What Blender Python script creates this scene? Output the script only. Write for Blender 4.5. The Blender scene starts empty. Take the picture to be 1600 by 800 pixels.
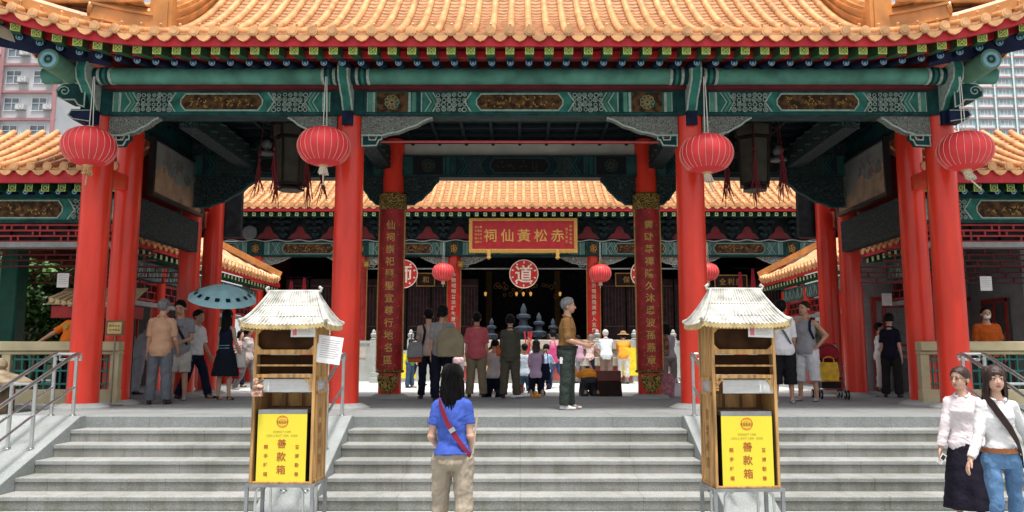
import bpy, math, random
import numpy as np
from mathutils import Vector, Matrix, noise
random.seed(7)
R = math.radians
SC = bpy.context.scene
COL = SC.collection
# ------------------------------------------------------------------ camera
cam = bpy.data.cameras.new('camera'); camo = bpy.data.objects.new('camera', cam); COL.objects.link(camo)
cam.lens = 28.0; cam.sensor_width = 36.0; cam.clip_end = 1500; cam.clip_start = 0.05
cam.shift_x = -0.0075
PITCH = R(7.3); EYE = 1.68
camo.location = (0, 0, EYE); camo.rotation_euler = (R(90) + PITCH, 0, 0)
SC.camera = camo
# ------------------------------------------------------------------ world
W = bpy.data.worlds.new('World'); SC.world = W; W.use_nodes = True
wn = W.node_tree; wn.nodes.clear()
sky = wn.nodes.new('ShaderNodeTexSky'); sky.sky_type = 'NISHITA'; sky.sun_disc = False
SUN_EL, SUN_AZ = R(76), R(168)
sky.sun_elevation = SUN_EL; sky.sun_rotation = SUN_AZ
sky.air_density = 1.0; sky.dust_density = 5.0; sky.ozone_density = 1.0
hs = wn.nodes.new('ShaderNodeHueSaturation'); hs.inputs['Saturation'].default_value = 0.30; hs.inputs['Value'].default_value = 1.0
bg = wn.nodes.new('ShaderNodeBackground'); bg.inputs[1].default_value = 0.13
wo = wn.nodes.new('ShaderNodeOutputWorld')
wn.links.new(sky.outputs[0], hs.inputs['Color']); wn.links.new(hs.outputs[0], bg.inputs[0]); wn.links.new(bg.outputs[0], wo.inputs[0])
sl = bpy.data.lights.new('sun', 'SUN'); sl.energy = 2.5; sl.angle = R(9); sl.color = (1.0, 0.96, 0.9)
so = bpy.data.objects.new('sun', sl); COL.objects.link(so)
so.rotation_euler = (R(90) - SUN_EL, 0, R(12)); so.location = (0, 0, 30)
SC.view_settings.view_transform = 'Standard'; SC.view_settings.look = 'None'
SC.view_settings.exposure = 0.70; SC.view_settings.gamma = 1.0
SC.view_settings.use_curve_mapping = False
SC.render.engine = 'CYCLES'
SC.cycles.max_bounces = 7; SC.cycles.diffuse_bounces = 4; SC.cycles.glossy_bounces = 3
SC.cycles.use_denoising = True
# ------------------------------------------------------------------ picture geometry -> world
F, CX, CY = 1245.0, 812.0, 400.0
ST, CT = math.sin(PITCH), math.cos(PITCH)
def P(px, py, D):
    v = CY - py; den = F * CT - v * ST
    return ((px - CX) * D / den, D, EYE + (F * ST + v * CT) * D / den)
def X_(px, py, D): return P(px, py, D)[0]
def Z_(py, D): return P(812, py, D)[2]
def G(px, py, z=0.9):
    v = CY - py; den = F * CT - v * ST
    D = (z - EYE) / ((F * ST + v * CT) / den)
    return ((px - CX) * D / den, D, z)
# ------------------------------------------------------------------ materials
MATS = {}
def M(name, col, rough=0.5, var=0.12, scale=6.0, bump=0.0, bscale=40.0, metal=0.0, spec=0.4, stretch=(1, 1, 1), col2=None, coat=0.0, sss=0.0, detail=4.0):
    if name in MATS: return MATS[name]
    m = bpy.data.materials.new(name); m.use_nodes = True; MATS[name] = m
    nt = m.node_tree; b = nt.nodes['Principled BSDF']
    b.inputs['Roughness'].default_value = rough; b.inputs['Metallic'].default_value = metal
    if max(col) < 0.09 and rough > 0.42 and not coat: spec = min(spec, 0.12)
    b.inputs['Specular IOR Level'].default_value = spec
    if coat: b.inputs['Coat Weight'].default_value = coat; b.inputs['Coat Roughness'].default_value = 0.15
    if sss: b.inputs['Subsurface Weight'].default_value = sss; b.inputs['Subsurface Radius'].default_value = (0.02, 0.008, 0.004); b.inputs['Subsurface Scale'].default_value = 0.5
    tc = nt.nodes.new('ShaderNodeTexCoord'); mp = nt.nodes.new('ShaderNodeMapping'); mp.inputs['Scale'].default_value = stretch
    nt.links.new(tc.outputs['Object'], mp.inputs[0])
    n = nt.nodes.new('ShaderNodeTexNoise'); n.inputs['Scale'].default_value = scale; n.inputs['Detail'].default_value = detail
    nt.links.new(mp.outputs[0], n.inputs['Vector'])
    r = nt.nodes.new('ShaderNodeValToRGB')
    c = Vector(col)
    if col2 is None:
        lo = [max(0, x * (1 - var * 1.6)) for x in c]; hi = [min(1, x * (1 + var)) for x in c]
        r.color_ramp.elements[0].position = 0.3; r.color_ramp.elements[1].position = 0.7
    else:
        lo = list(col); hi = list(col2); r.color_ramp.elements[0].position = 0.42; r.color_ramp.elements[1].position = 0.58
    r.color_ramp.elements[0].color = (*lo, 1); r.color_ramp.elements[1].color = (*hi, 1)
    nt.links.new(n.outputs['Fac'], r.inputs[0]); nt.links.new(r.outputs[0], b.inputs['Base Color'])
    if bump:
        n2 = nt.nodes.new('ShaderNodeTexNoise'); n2.inputs['Scale'].default_value = bscale; n2.inputs['Detail'].default_value = 3
        nt.links.new(mp.outputs[0], n2.inputs['Vector'])
        bp = nt.nodes.new('ShaderNodeBump'); bp.inputs['Strength'].default_value = bump; bp.inputs['Distance'].default_value = 0.02
        nt.links.new(n2.outputs['Fac'], bp.inputs['Height']); nt.links.new(bp.outputs[0], b.inputs['Normal'])
    return m
def voro(name, cols, scale, rough=0.6, bump=0.6):
    """carved relief: cells and scroll-like lines in several colours"""
    if name in MATS: return MATS[name]
    m = bpy.data.materials.new(name); m.use_nodes = True; MATS[name] = m
    nt = m.node_tree; b = nt.nodes['Principled BSDF']; b.inputs['Roughness'].default_value = rough; b.inputs['Specular IOR Level'].default_value = 0.12
    tc = nt.nodes.new('ShaderNodeTexCoord')
    nz = nt.nodes.new('ShaderNodeTexNoise'); nz.inputs['Scale'].default_value = scale * 0.4
    mx = nt.nodes.new('ShaderNodeMix'); mx.data_type = 'VECTOR'; mx.inputs['Factor'].default_value = 0.12
    nt.links.new(tc.outputs['Object'], nz.inputs['Vector']); nt.links.new(tc.outputs['Object'], mx.inputs['A']); nt.links.new(nz.outputs['Color'], mx.inputs['B'])
    v = nt.nodes.new('ShaderNodeTexVoronoi'); v.inputs['Scale'].default_value = scale
    nt.links.new(mx.outputs['Result'], v.inputs['Vector'])
    mth = nt.nodes.new('ShaderNodeMath'); mth.operation = 'SINE'
    ml = nt.nodes.new('ShaderNodeMath'); ml.operation = 'MULTIPLY'; ml.inputs[1].default_value = 16.0
    nt.links.new(v.outputs['Distance'], ml.inputs[0]); nt.links.new(ml.outputs[0], mth.inputs[0])
    ma = nt.nodes.new('ShaderNodeMath'); ma.operation = 'MULTIPLY_ADD'; ma.inputs[1].default_value = 0.5; ma.inputs[2].default_value = 0.5
    nt.links.new(mth.outputs[0], ma.inputs[0])
    r = nt.nodes.new('ShaderNodeValToRGB'); r.color_ramp.interpolation = 'LINEAR'
    els = r.color_ramp.elements
    while len(els) < len(cols): els.new(0.5)
    for i, c in enumerate(cols): els[i].position = i / (len(cols) - 1); els[i].color = (*c, 1)
    nt.links.new(ma.outputs[0], r.inputs[0])
    nt.links.new(r.outputs[0], b.inputs['Base Color'])
    bp = nt.nodes.new('ShaderNodeBump'); bp.inputs['Strength'].default_value = bump; bp.inputs['Distance'].default_value = 0.03
    nt.links.new(ma.outputs[0], bp.inputs['Height']); nt.links.new(bp.outputs[0], b.inputs['Normal'])
    return m
def stone(name, col, scale=90, var=0.25, rough=0.75, stain=0.25, joints=None):
    """granite: fine speckle, broad stains, optional joint lines every `joints` metres along X"""
    if name in MATS: return MATS[name]
    m = bpy.data.materials.new(name); m.use_nodes = True; MATS[name] = m
    nt = m.node_tree; b = nt.nodes['Principled BSDF']; b.inputs['Roughness'].default_value = rough; b.inputs['Specular IOR Level'].default_value = 0.3
    tc = nt.nodes.new('ShaderNodeTexCoord')
    def nz(s, d, stretch=(1, 1, 1)):
        mp = nt.nodes.new('ShaderNodeMapping'); mp.inputs['Scale'].default_value = stretch
        n = nt.nodes.new('ShaderNodeTexNoise'); n.inputs['Scale'].default_value = s; n.inputs['Detail'].default_value = d
        nt.links.new(tc.outputs['Object'], mp.inputs[0]); nt.links.new(mp.outputs[0], n.inputs['Vector']); return n
    def mul(a, bsock, f):
        x = nt.nodes.new('ShaderNodeMix'); x.data_type = 'RGBA'; x.blend_type = 'MULTIPLY'; x.inputs['Factor'].default_value = f
        nt.links.new(a, x.inputs['A']); nt.links.new(bsock, x.inputs['B']); return x.outputs['Result']
    def ramp(sock, c0, c1, p0=0.35, p1=0.65):
        r = nt.nodes.new('ShaderNodeValToRGB'); r.color_ramp.elements[0].position = p0; r.color_ramp.elements[1].position = p1
        r.color_ramp.elements[0].color = (*c0, 1); r.color_ramp.elements[1].color = (*c1, 1); nt.links.new(sock, r.inputs[0]); return r.outputs[0]
    s = nz(scale, 3)
    base = ramp(s.outputs['Fac'], [c * (1 - var) for c in col], [min(1, c * (1 + var * 0.6)) for c in col])
    st = nz(1.3, 8, (1, 1, 2.5)); st2 = nz(4.0, 8, (2.2, 1, 0.4))
    out = mul(base, ramp(st.outputs['Fac'], (0.62, 0.64, 0.60), (1, 1, 1), 0.32, 0.6), stain * 2)
    out = mul(out, ramp(st2.outputs['Fac'], (0.7, 0.68, 0.6), (1, 1, 1), 0.3, 0.55), stain * 1.3)
    if joints:
        sx = nt.nodes.new('ShaderNodeSeparateXYZ'); nt.links.new(tc.outputs['Object'], sx.inputs[0])
        md = nt.nodes.new('ShaderNodeMath'); md.operation = 'FLOORED_MODULO'; md.inputs[1].default_value = joints; nt.links.new(sx.outputs[0], md.inputs[0])
        lt = nt.nodes.new('ShaderNodeMath'); lt.operation = 'GREATER_THAN'; lt.inputs[1].default_value = 0.012; nt.links.new(md.outputs[0], lt.inputs[0])
        out = mul(out, ramp(lt.outputs[0], (0.62, 0.62, 0.60), (1, 1, 1), 0, 1), 0.6)
    nt.links.new(out, b.inputs['Base Color'])
    bp = nt.nodes.new('ShaderNodeBump'); bp.inputs['Strength'].default_value = 0.25; bp.inputs['Distance'].default_value = 0.01
    nt.links.new(s.outputs['Fac'], bp.inputs['Height']); nt.links.new(bp.outputs[0], b.inputs['Normal'])
    return m
def glassm(name, col=(0.9, 0.95, 0.95), rough=0.02, alpha=0.15):
    if name in MATS: return MATS[name]
    m = bpy.data.materials.new(name); m.use_nodes = True; MATS[name] = m
    nt = m.node_tree; b = nt.nodes['Principled BSDF']
    n = nt.nodes.new('ShaderNodeTexNoise'); n.inputs['Scale'].default_value = 3
    r = nt.nodes.new('ShaderNodeMapRange'); r.inputs['To Min'].default_value = alpha * 0.7; r.inputs['To Max'].default_value = alpha * 1.3
    nt.links.new(n.outputs['Fac'], r.inputs['Value']); nt.links.new(r.outputs[0], b.inputs['Alpha'])
    b.inputs['Base Color'].default_value = (*col, 1); b.inputs['Roughness'].default_value = rough
    return m
# ------------------------------------------------------------------ mesh builder
def frame(d):
    d = Vector(d).normalized(); up = Vector((0, 0, 1)) if abs(d.z) < 0.95 else Vector((0, 1, 0))
    a = d.cross(up).normalized(); return a, a.cross(d).normalized(), d
class MB:
    def __init__(s): s.v = []; s.f = []; s.m = []
    def add(s, vs, fs, m=0):
        o = len(s.v); s.v.extend(tuple(x) for x in vs); s.f.extend([tuple(i + o for i in f) for f in fs]); s.m.extend([m] * len(fs)); return s
    def box(s, x0, x1, y0, y1, z0, z1, m=0):
        return s.add([(x0, y0, z0), (x1, y0, z0), (x1, y1, z0), (x0, y1, z0), (x0, y0, z1), (x1, y0, z1), (x1, y1, z1), (x0, y1, z1)],
                     [(0, 3, 2, 1), (4, 5, 6, 7), (0, 1, 5, 4), (1, 2, 6, 5), (2, 3, 7, 6), (3, 0, 4, 7)], m)
    def bar(s, p0, p1, w, h, m=0, up=(0, 0, 1)):
        p0, p1 = Vector(p0), Vector(p1); d = (p1 - p0).normalized(); up = (0, 1, 0) if abs(d.dot(Vector(up))) > 0.98 else up; a = d.cross(Vector(up)).normalized(); b = a.cross(d).normalized()
        a = a * w / 2; b = b * h / 2
        vs = [p0 - a - b, p0 + a - b, p0 + a + b, p0 - a + b, p1 - a - b, p1 + a - b, p1 + a + b, p1 - a + b]
        return s.add(vs, [(0, 1, 2, 3), (7, 6, 5, 4), (0, 4, 5, 1), (1, 5, 6, 2), (2, 6, 7, 3), (3, 7, 4, 0)], m)
    def rings(s, rs, m=0, caps=True, closed=False):
        n = len(rs[0]); o = len(s.v)
        for r in rs: s.v.extend(tuple(p) for p in r)
        k = len(rs)
        for i in range(k if closed else k - 1):
            i2 = (i + 1) % k
            for j in range(n):
                j2 = (j + 1) % n
                s.f.append((o + i * n + j, o + i * n + j2, o + i2 * n + j2, o + i2 * n + j)); s.m.append(m)
        if caps and not closed:
            s.f.append(tuple(o + j for j in reversed(range(n)))); s.m.append(m)
            s.f.append(tuple(o + (k - 1) * n + j for j in range(n))); s.m.append(m)
        return s
    def cyl(s, p0, p1, r0, r1=None, n=12, m=0, caps=True):
        r1 = r0 if r1 is None else r1; p0, p1 = Vector(p0), Vector(p1); a, b, d = frame(p1 - p0)
        rr = [[p + (a * math.cos(t) + b * math.sin(t)) * r for t in [2 * math.pi * j / n for j in range(n)]] for p, r in ((p0, r0), (p1, r1))]
        return s.rings(rr, m, caps)
    def tube(s, pts, r, n=8, m=0, caps=True, closed=False):
        pts = [Vector(p) for p in pts]; k = len(pts); rs = []
        rad = r if isinstance(r, (list, tuple)) else [r] * k
        d0 = (pts[1] - pts[0]).normalized(); a, b, _ = frame(d0)
        for i, p in enumerate(pts):
            q0 = pts[i - 1] if (i > 0 or closed) else p; q1 = pts[(i + 1) % k] if (i < k - 1 or closed) else p
            d = (q1 - q0).normalized()
            a = (a - d * a.dot(d)).normalized(); b = d.cross(a)
            rs.append([p + (a * math.cos(2 * math.pi * j / n) + b * math.sin(2 * math.pi * j / n)) * rad[i] for j in range(n)])
        return s.rings(rs, m, caps, closed)
    def ell(s, c, r, nu=14, nv=9, m=0, rot=None):
        c = Vector(c); r = (r, r, r) if isinstance(r, (int, float)) else r
        rs = []
        for i in range(1, nv):
            t = math.pi * i / nv
            ring = []
            for j in range(nu):
                f = 2 * math.pi * j / nu
                p = Vector((r[0] * math.sin(t) * math.cos(f), r[1] * math.sin(t) * math.sin(f), -r[2] * math.cos(t)))
                ring.append(c + (rot @ p if rot else p))
            rs.append(ring)
        o = len(s.v); s.rings(rs, m, False)
        zt = Vector((0, 0, r[2])); zt = rot @ zt if rot else zt
        s.v.append(tuple(c - zt)); s.v.append(tuple(c + zt)); b0, t0 = len(s.v) - 2, len(s.v) - 1
        for j in range(nu):
            j2 = (j + 1) % nu
            s.f.append((b0, o + j2, o + j)); s.m.append(m)
            s.f.append((t0, o + (nv - 2) * nu + j, o + (nv - 2) * nu + j2)); s.m.append(m)
        return s
    def lathe(s, prof, c=(0, 0, 0), n=16, m=0, caps=True, ph=0.0):
        rs = [[(c[0] + r * math.cos(ph + 2 * math.pi * j / n), c[1] + r * math.sin(ph + 2 * math.pi * j / n), c[2] + z) for j in range(n)] for r, z in prof]
        return s.rings(rs, m, caps)
    def prism(s, poly, plane, d0, d1, m=0):
        mk = {'xz': lambda a, b, d: (a, d, b), 'xy': lambda a, b, d: (a, b, d), 'yz': lambda a, b, d: (d, a, b)}[plane]
        n = len(poly); vs = [mk(a, b, d0) for a, b in poly] + [mk(a, b, d1) for a, b in poly]
        fs = [tuple(range(n)), tuple(reversed(range(n, 2 * n)))] + [(i, i + n, (i + 1) % n + n, (i + 1) % n) for i in range(n)]
        return s.add(vs, fs, m)
    def annulus(s, c, r, w, th=0.01, n=10, m=0):
        """flat ring in the XZ plane standing th proud towards -Y"""
        cx, cy, cz = c; vs = []
        for rr, y in ((r - w, cy), (r - w * 0.7, cy - th), (r - w * 0.3, cy - th), (r, cy)):
            vs += [(cx + rr * math.cos(2 * math.pi * j / n), y, cz + rr * math.sin(2 * math.pi * j / n)) for j in range(n)]
        fs = []
        for k in range(3):
            for j in range(n): fs.append((k * n + j, k * n + (j + 1) % n, (k + 1) * n + (j + 1) % n, (k + 1) * n + j))
        return s.add(vs, fs, m)
    def path(s, pts, w, y, th=0.008, m=0, closed=False):
        """flat painted line of width w through (x,z) points, on the plane y, proud th towards -Y"""
        pts = [Vector((p[0], p[1])) for p in pts]; k = len(pts)
        L, Rr = [], []
        for i, p in enumerate(pts):
            q0 = pts[i - 1] if (i > 0 or closed) else p; q1 = pts[(i + 1) % k] if (i < k - 1 or closed) else p
            d0 = (p - q0).normalized() if (p - q0).length > 1e-9 else (q1 - p).normalized(); d1 = (q1 - p).normalized() if (q1 - p).length > 1e-9 else d0
            t = (d0 + d1).normalized() if (d0 + d1).length > 1e-6 else d0; nn = Vector((-t.y, t.x)); c = max(0.4, abs(nn.dot(Vector((-d0.y, d0.x)))))
            L.append(p + nn * (w / 2 / c)); Rr.append(p - nn * (w / 2 / c))
        vs = []
        for a, b in zip(L, Rr): vs += [(a.x, y, a.y), (a.x, y - th, a.y), (b.x, y - th, b.y), (b.x, y, b.y)]
        fs = []
        for i in range(k if closed else k - 1):
            i2 = (i + 1) % k
            for j in range(3): fs.append((i * 4 + j, i * 4 + j + 1, i2 * 4 + j + 1, i2 * 4 + j))
        return s.add(vs, fs, m)
    def xform(s, mat, start=0):
        for i in range(start, len(s.v)): s.v[i] = tuple(mat @ Vector(s.v[i]))
        return s
    def mesh(s, name):
        me = bpy.data.meshes.new(name); me.from_pydata(s.v, [], s.f); return me
    def build(s, name, mats, parent=None, smooth=True, angle=38, bevel=0.0):
        me = s.mesh(name)
        if parent is not None:
            off = Vector((0, 0, 0)); q = parent
            while q is not None: off += q.location; q = q.parent
            if off.length > 0: me.transform(Matrix.Translation(-off))
        for m in (mats if isinstance(mats, (list, tuple)) else [mats]): me.materials.append(m)
        me.polygons.foreach_set('material_index', s.m)
        me.update()
        import bmesh
        bm = bmesh.new(); bm.from_mesh(me); bmesh.ops.recalc_face_normals(bm, faces=bm.faces)
        if bevel:
            es = [e for e in bm.edges if len(e.link_faces) == 2 and e.calc_face_angle(0) > 0.9]
            try: bmesh.ops.bevel(bm, geom=es, offset=bevel, segments=1, affect='EDGES', clamp_overlap=True)
            except Exception: pass
        bm.to_mesh(me); bm.free()
        if smooth:
            me.polygons.foreach_set('use_smooth', [True] * len(me.polygons)); me.set_sharp_from_angle(angle=R(angle))
        o = bpy.data.objects.new(name, me); COL.objects.link(o)
        if parent is not None: o.parent = parent
        return o
def thing(name, label, cat, loc=(0, 0, 0), rz=0, group=None):
    o = bpy.data.objects.new(name, None); COL.objects.link(o); o.location = loc; o.rotation_euler = (0, 0, rz); o.empty_display_size = 0.2
    o['label'] = label; o['category'] = cat
    if group: o['group'] = group
    return o
def tag(o, label, cat, group=None):
    o['label'] = label; o['category'] = cat
    if group: o['group'] = group
    return o
def struct(o, label=None):
    o['kind'] = 'structure'
    if label: o['label'] = label
    return o
def dup(root, loc=None, rz=None, label=None, group=None, sc=None):
    r = root.copy(); COL.objects.link(r)
    if loc is not None: r.location = loc
    if rz is not None: r.rotation_euler = (0, 0, rz)
    if sc is not None: r.scale = (sc, sc, sc)
    if label: r['label'] = label
    if group: r['group'] = group
    for ch in list(root.children):
        c = ch.copy(); COL.objects.link(c); c.parent = r
        for g in list(ch.children):
            d = g.copy(); COL.objects.link(d); d.parent = c
    return r
def part_copy(o, loc, parent, rot=None):
    c = o.copy(); COL.objects.link(c); c.parent = parent; c.location = loc
    if rot is not None: c.rotation_euler = rot
    return c
# ------------------------------------------------------------------ lettering
_G = {}
def glyph(ch):
    if ch not in _G:
        cu = bpy.data.curves.new('glyph', 'FONT'); cu.body = ch; cu.size = 1.0; cu.align_x = 'CENTER'; cu.align_y = 'CENTER'; cu.resolution_u = 2; cu.offset = 0.012
        ob = bpy.data.objects.new('glyph', cu)
        me = bpy.data.meshes.new_from_object(ob)
        vs = [tuple(v.co) for v in me.vertices]; fs = [tuple(p.vertices) for p in me.polygons]
        if vs:
            a = np.array(vs); c = (a.max(0) + a.min(0)) / 2; vs = [(x - c[0], y - c[1], 0) for x, y, z in vs]
        bpy.data.objects.remove(ob); bpy.data.curves.remove(cu); bpy.data.meshes.remove(me)
        _G[ch] = (vs, fs)
    return _G[ch]
def put_glyph(mb, ch, org, ax, ay, size, m=0, th=0.004):
    """glyph centred on org; ax = reading direction, ay = up; raised th"""
    vs, fs = glyph(ch); org, ax, ay = Vector(org), Vector(ax).normalized(), Vector(ay).normalized(); nrm = ax.cross(ay)
    n = len(vs)
    edges = {}
    for f in fs:
        for i in range(len(f)):
            e = (f[i], f[(i + 1) % len(f)])
            edges[e] = edges.get(e, 0) + 1
    bd = [e for e in edges if (e[1], e[0]) not in edges]
    V = [org + ax * x * size + ay * y * size + nrm * th for x, y, z in vs] + [org + ax * x * size + ay * y * size for x, y, z in vs]
    Fs = list(fs) + [(e[1], e[0], e[0] + n, e[1] + n) for e in bd]
    mb.add(V, Fs, m)
def put_line(mb, text, org, ax, ay, size, m=0, th=0.003, track=0.62):
    org = Vector(org); ax = Vector(ax).normalized(); n = len(text)
    for i, ch in enumerate(text):
        if ch != ' ': put_glyph(mb, ch, org + ax * (i - (n - 1) / 2) * size * track, ax, ay, size, m, th)
# ================================================================== setting
D0, TR, RI, NST = 10.94, 0.365, 0.15, 6
granite = stone('granite', (0.34, 0.365, 0.36), joints=None)
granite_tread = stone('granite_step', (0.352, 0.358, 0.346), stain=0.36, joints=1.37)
granite_riser_shaded = stone('granite_riser_shaded', (0.305, 0.303, 0.285), stain=0.6, joints=1.37)  # darker than the treads: shade of upright faces put into the granite colour
deck = stone('platform_stone', (0.27, 0.285, 0.285), stain=0.25, joints=1.25)
court = stone('courtyard_stone', (0.62, 0.62, 0.60), stain=0.1, joints=1.0)
struct(MB().box(-600, 600, -40, 900, -0.6, -0.02).build('ground', stone('ground_concrete', (0.42, 0.43, 0.42), scale=30)))
struct(MB().box(-22, 22, -6, D0 - NST * TR + TR - 0.002, -0.02, 0.0).build('forecourt_paving', stone('paving', (0.38, 0.40, 0.39), joints=0.8)))
struct(MB().box(-6.0 - 1.2, 7.2, D0, 16.6, -0.01, 0.9).build('platform', deck, bevel=0.008))
struct(MB().box(-19, -7.2, 12.9, 60, -0.01, 0.896).build('side_terrace', deck)); struct(MB().box(7.2, 19, 12.9, 60, -0.01, 0.896).build('side_terrace', deck))
struct(MB().box(-7.2, 7.2, 16.6, 60, -0.01, 0.894).build('courtyard_floor', court))
def steps(x0, x1):
    mb = MB()
    for i in range(1, NST):
        z = 0.9 - i * RI; y0 = D0 - i * TR; y1 = D0 - (i - 1) * TR
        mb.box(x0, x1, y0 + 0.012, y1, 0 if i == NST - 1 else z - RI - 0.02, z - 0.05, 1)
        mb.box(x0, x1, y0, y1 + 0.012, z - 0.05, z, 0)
    return struct(mb.build('stairs', [granite_tread, granite_riser_shaded], bevel=0.006))
steps(-5.85, -2.842); steps(-2.238, 2.188); steps(2.782, 5.85)
def ramp(x0, x1):
    s = RI / TR
    y_top = D0 - 0.02; y_bot = D0 - 0.95 / s
    mb = MB().prism([(y_bot, 0.0), (D0 + 0.01, 0.0), (D0 + 0.01, 0.912), (y_top - 0.12, 0.912), (y_bot, 0.02)], 'yz', x0, x1)
    return struct(mb.build('ramp', granite, bevel=0.008))
ramp(-2.84, -2.24); ramp(2.19, 2.78); ramp(-7.1, -5.852); ramp(5.852, 7.1)
# retaining wall of the side terraces
for sx in (-1, 1):
    mb = MB()
    for k in range(3):
        z0 = k * 0.3
        x = 7.12
        while x < 18:
            w = 0.9
            mb.box(min(sx * x, sx * (x + w - 0.012)), max(sx * x, sx * (x + w - 0.012)), 12.55, 12.898, z0, z0 + 0.288)
            x += w
    mb.box(min(sx * 7.12, sx * 18), max(sx * 7.12, sx * 18), 12.5, 12.9, 0.888, 0.96)
    tag(mb.build('retaining_wall', granite, bevel=0.005), 'low grey block wall below the cream railing behind the %s' % ('stone burner' if sx < 0 else 'two women in white'), 'wall')
# ------------------------------------------------------------------ stainless handrails
steel = M('stainless', (0.62, 0.63, 0.63), rough=0.28, metal=1.0, var=0.08, bump=0.05)
def handrail(xs, label, two=True):
    t = thing('handrail', label, 'handrail', (xs[0], 10.88, 0.912), 0, 'steel handrails on the ramps')
    s = RI / TR
    def zr(y): return 0.9 - max(0, D0 - 0.14 - y) * s
    for x in xs:
        for y in (10.86, 9.98, 9.1):
            MB().cyl((x, y, zr(y)), (x, y, zr(y) + 0.80), 0.024, n=12).lathe([(0.045, 0), (0.045, 0.02), (0.03, 0.03)], (x, y, zr(y)), 12).build('post', steel, t)
        MB().tube([(x, 10.9, 0.9 + 0.835), (x, 10.80, 0.9 + 0.82), (x, 9.98, zr(9.98) + 0.83), (x, 8.75, zr(8.75) + 0.83)], 0.024, 12).build('top_rail', steel, t)
        MB().tube([(x, 10.86, 0.9 + 0.40), (x, 9.98, zr(9.98) + 0.42), (x, 9.1, zr(9.1) + 0.42), (x, 8.75, zr(8.75) + 0.42)], 0.016, 10).build('middle_rail', steel, t)
    x0, x1 = xs
    for y, z in ((10.9, 1.735), (9.98, zr(9.98) + 0.80)):
        MB().cyl((x0, y, z), (x1, y, z), 0.018, n=10).build('cross_bar', steel, t)
    MB().tube([(x0, 10.9, 1.735), (x0, 10.97, 1.72), (x0, 10.97, 1.66), (x1, 10.97, 1.66), (x1, 10.97, 1.72), (x1, 10.9, 1.735)], 0.018, 10).build('end_loop', steel, t)
handrail((-6.28, -5.99), 'steel handrail on the ramp below the tall wooden notice stand')
handrail((-2.62, -2.38), 'steel handrail behind the donation kiosk with the loose white paper')
handrail((2.34, 2.60), 'steel handrail behind the donation kiosk near the stroller')
handrail((5.99, 6.28), 'steel handrail on the ramp behind the two women in white')
# ================================================================== front pavilion
red = M('red_lacquer', (0.74, 0.042, 0.020), rough=0.34, var=0.13, scale=3.0, bump=0.05, bscale=14, coat=0.3, stretch=(1.6, 1.6, 0.35), detail=8)
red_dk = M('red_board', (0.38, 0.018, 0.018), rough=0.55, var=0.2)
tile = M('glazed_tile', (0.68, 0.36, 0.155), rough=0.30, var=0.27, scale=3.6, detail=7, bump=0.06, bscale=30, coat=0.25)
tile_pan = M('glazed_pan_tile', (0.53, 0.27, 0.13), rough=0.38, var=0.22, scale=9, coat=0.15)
ridge_m = M('ridge_glaze', (0.58, 0.24, 0.06), rough=0.3, var=0.22, scale=3, coat=0.3, bump=0.05)
teal = M('teal_paint', (0.028, 0.165, 0.13), rough=0.55, var=0.3, spec=0.2)
teal_lt = M('pale_teal_paint', (0.085, 0.245, 0.19), rough=0.55, var=0.25, scale=3, detail=7, spec=0.2)
teal_dk = M('dark_teal_paint', (0.010, 0.055, 0.055), rough=0.6, var=0.3)
ground_dk = M('painted_ground', (0.022, 0.05, 0.05), rough=0.65, var=0.3)
line = M('pale_line', (0.34, 0.42, 0.37), rough=0.6, var=0.2, scale=20)
brown_p = M('brown_panel', (0.03, 0.017, 0.010), rough=0.55, scale=10, col2=(0.11, 0.055, 0.022))
gold = M('gold_paint', (0.42, 0.24, 0.06), rough=0.42, var=0.3, scale=30, metal=0.35, bump=0.2, bscale=80)
blue_dk = M('dark_blue_paint', (0.010, 0.016, 0.05), rough=0.5, var=0.3)
blue_lt = M('pale_blue_paint', (0.22, 0.40, 0.52), rough=0.5, var=0.1)
green_p = M('green_rafter_paint', (0.012, 0.09, 0.035), rough=0.5, var=0.2)
yellow_g = M('yellow_green_paint', (0.42, 0.50, 0.10), rough=0.5, var=0.25, scale=30)
carve = voro('carved_scrolls', [(0.05, 0.07, 0.07), (0.24, 0.16, 0.15), (0.46, 0.46, 0.42), (0.10, 0.20, 0.16)], 24)
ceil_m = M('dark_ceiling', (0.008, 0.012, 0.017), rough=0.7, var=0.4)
grey_board = M('grey_board', (0.50, 0.47, 0.42), rough=0.7, var=0.12, scale=2)
plinth_m = stone('plinth_stone', (0.36, 0.38, 0.37))

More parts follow.
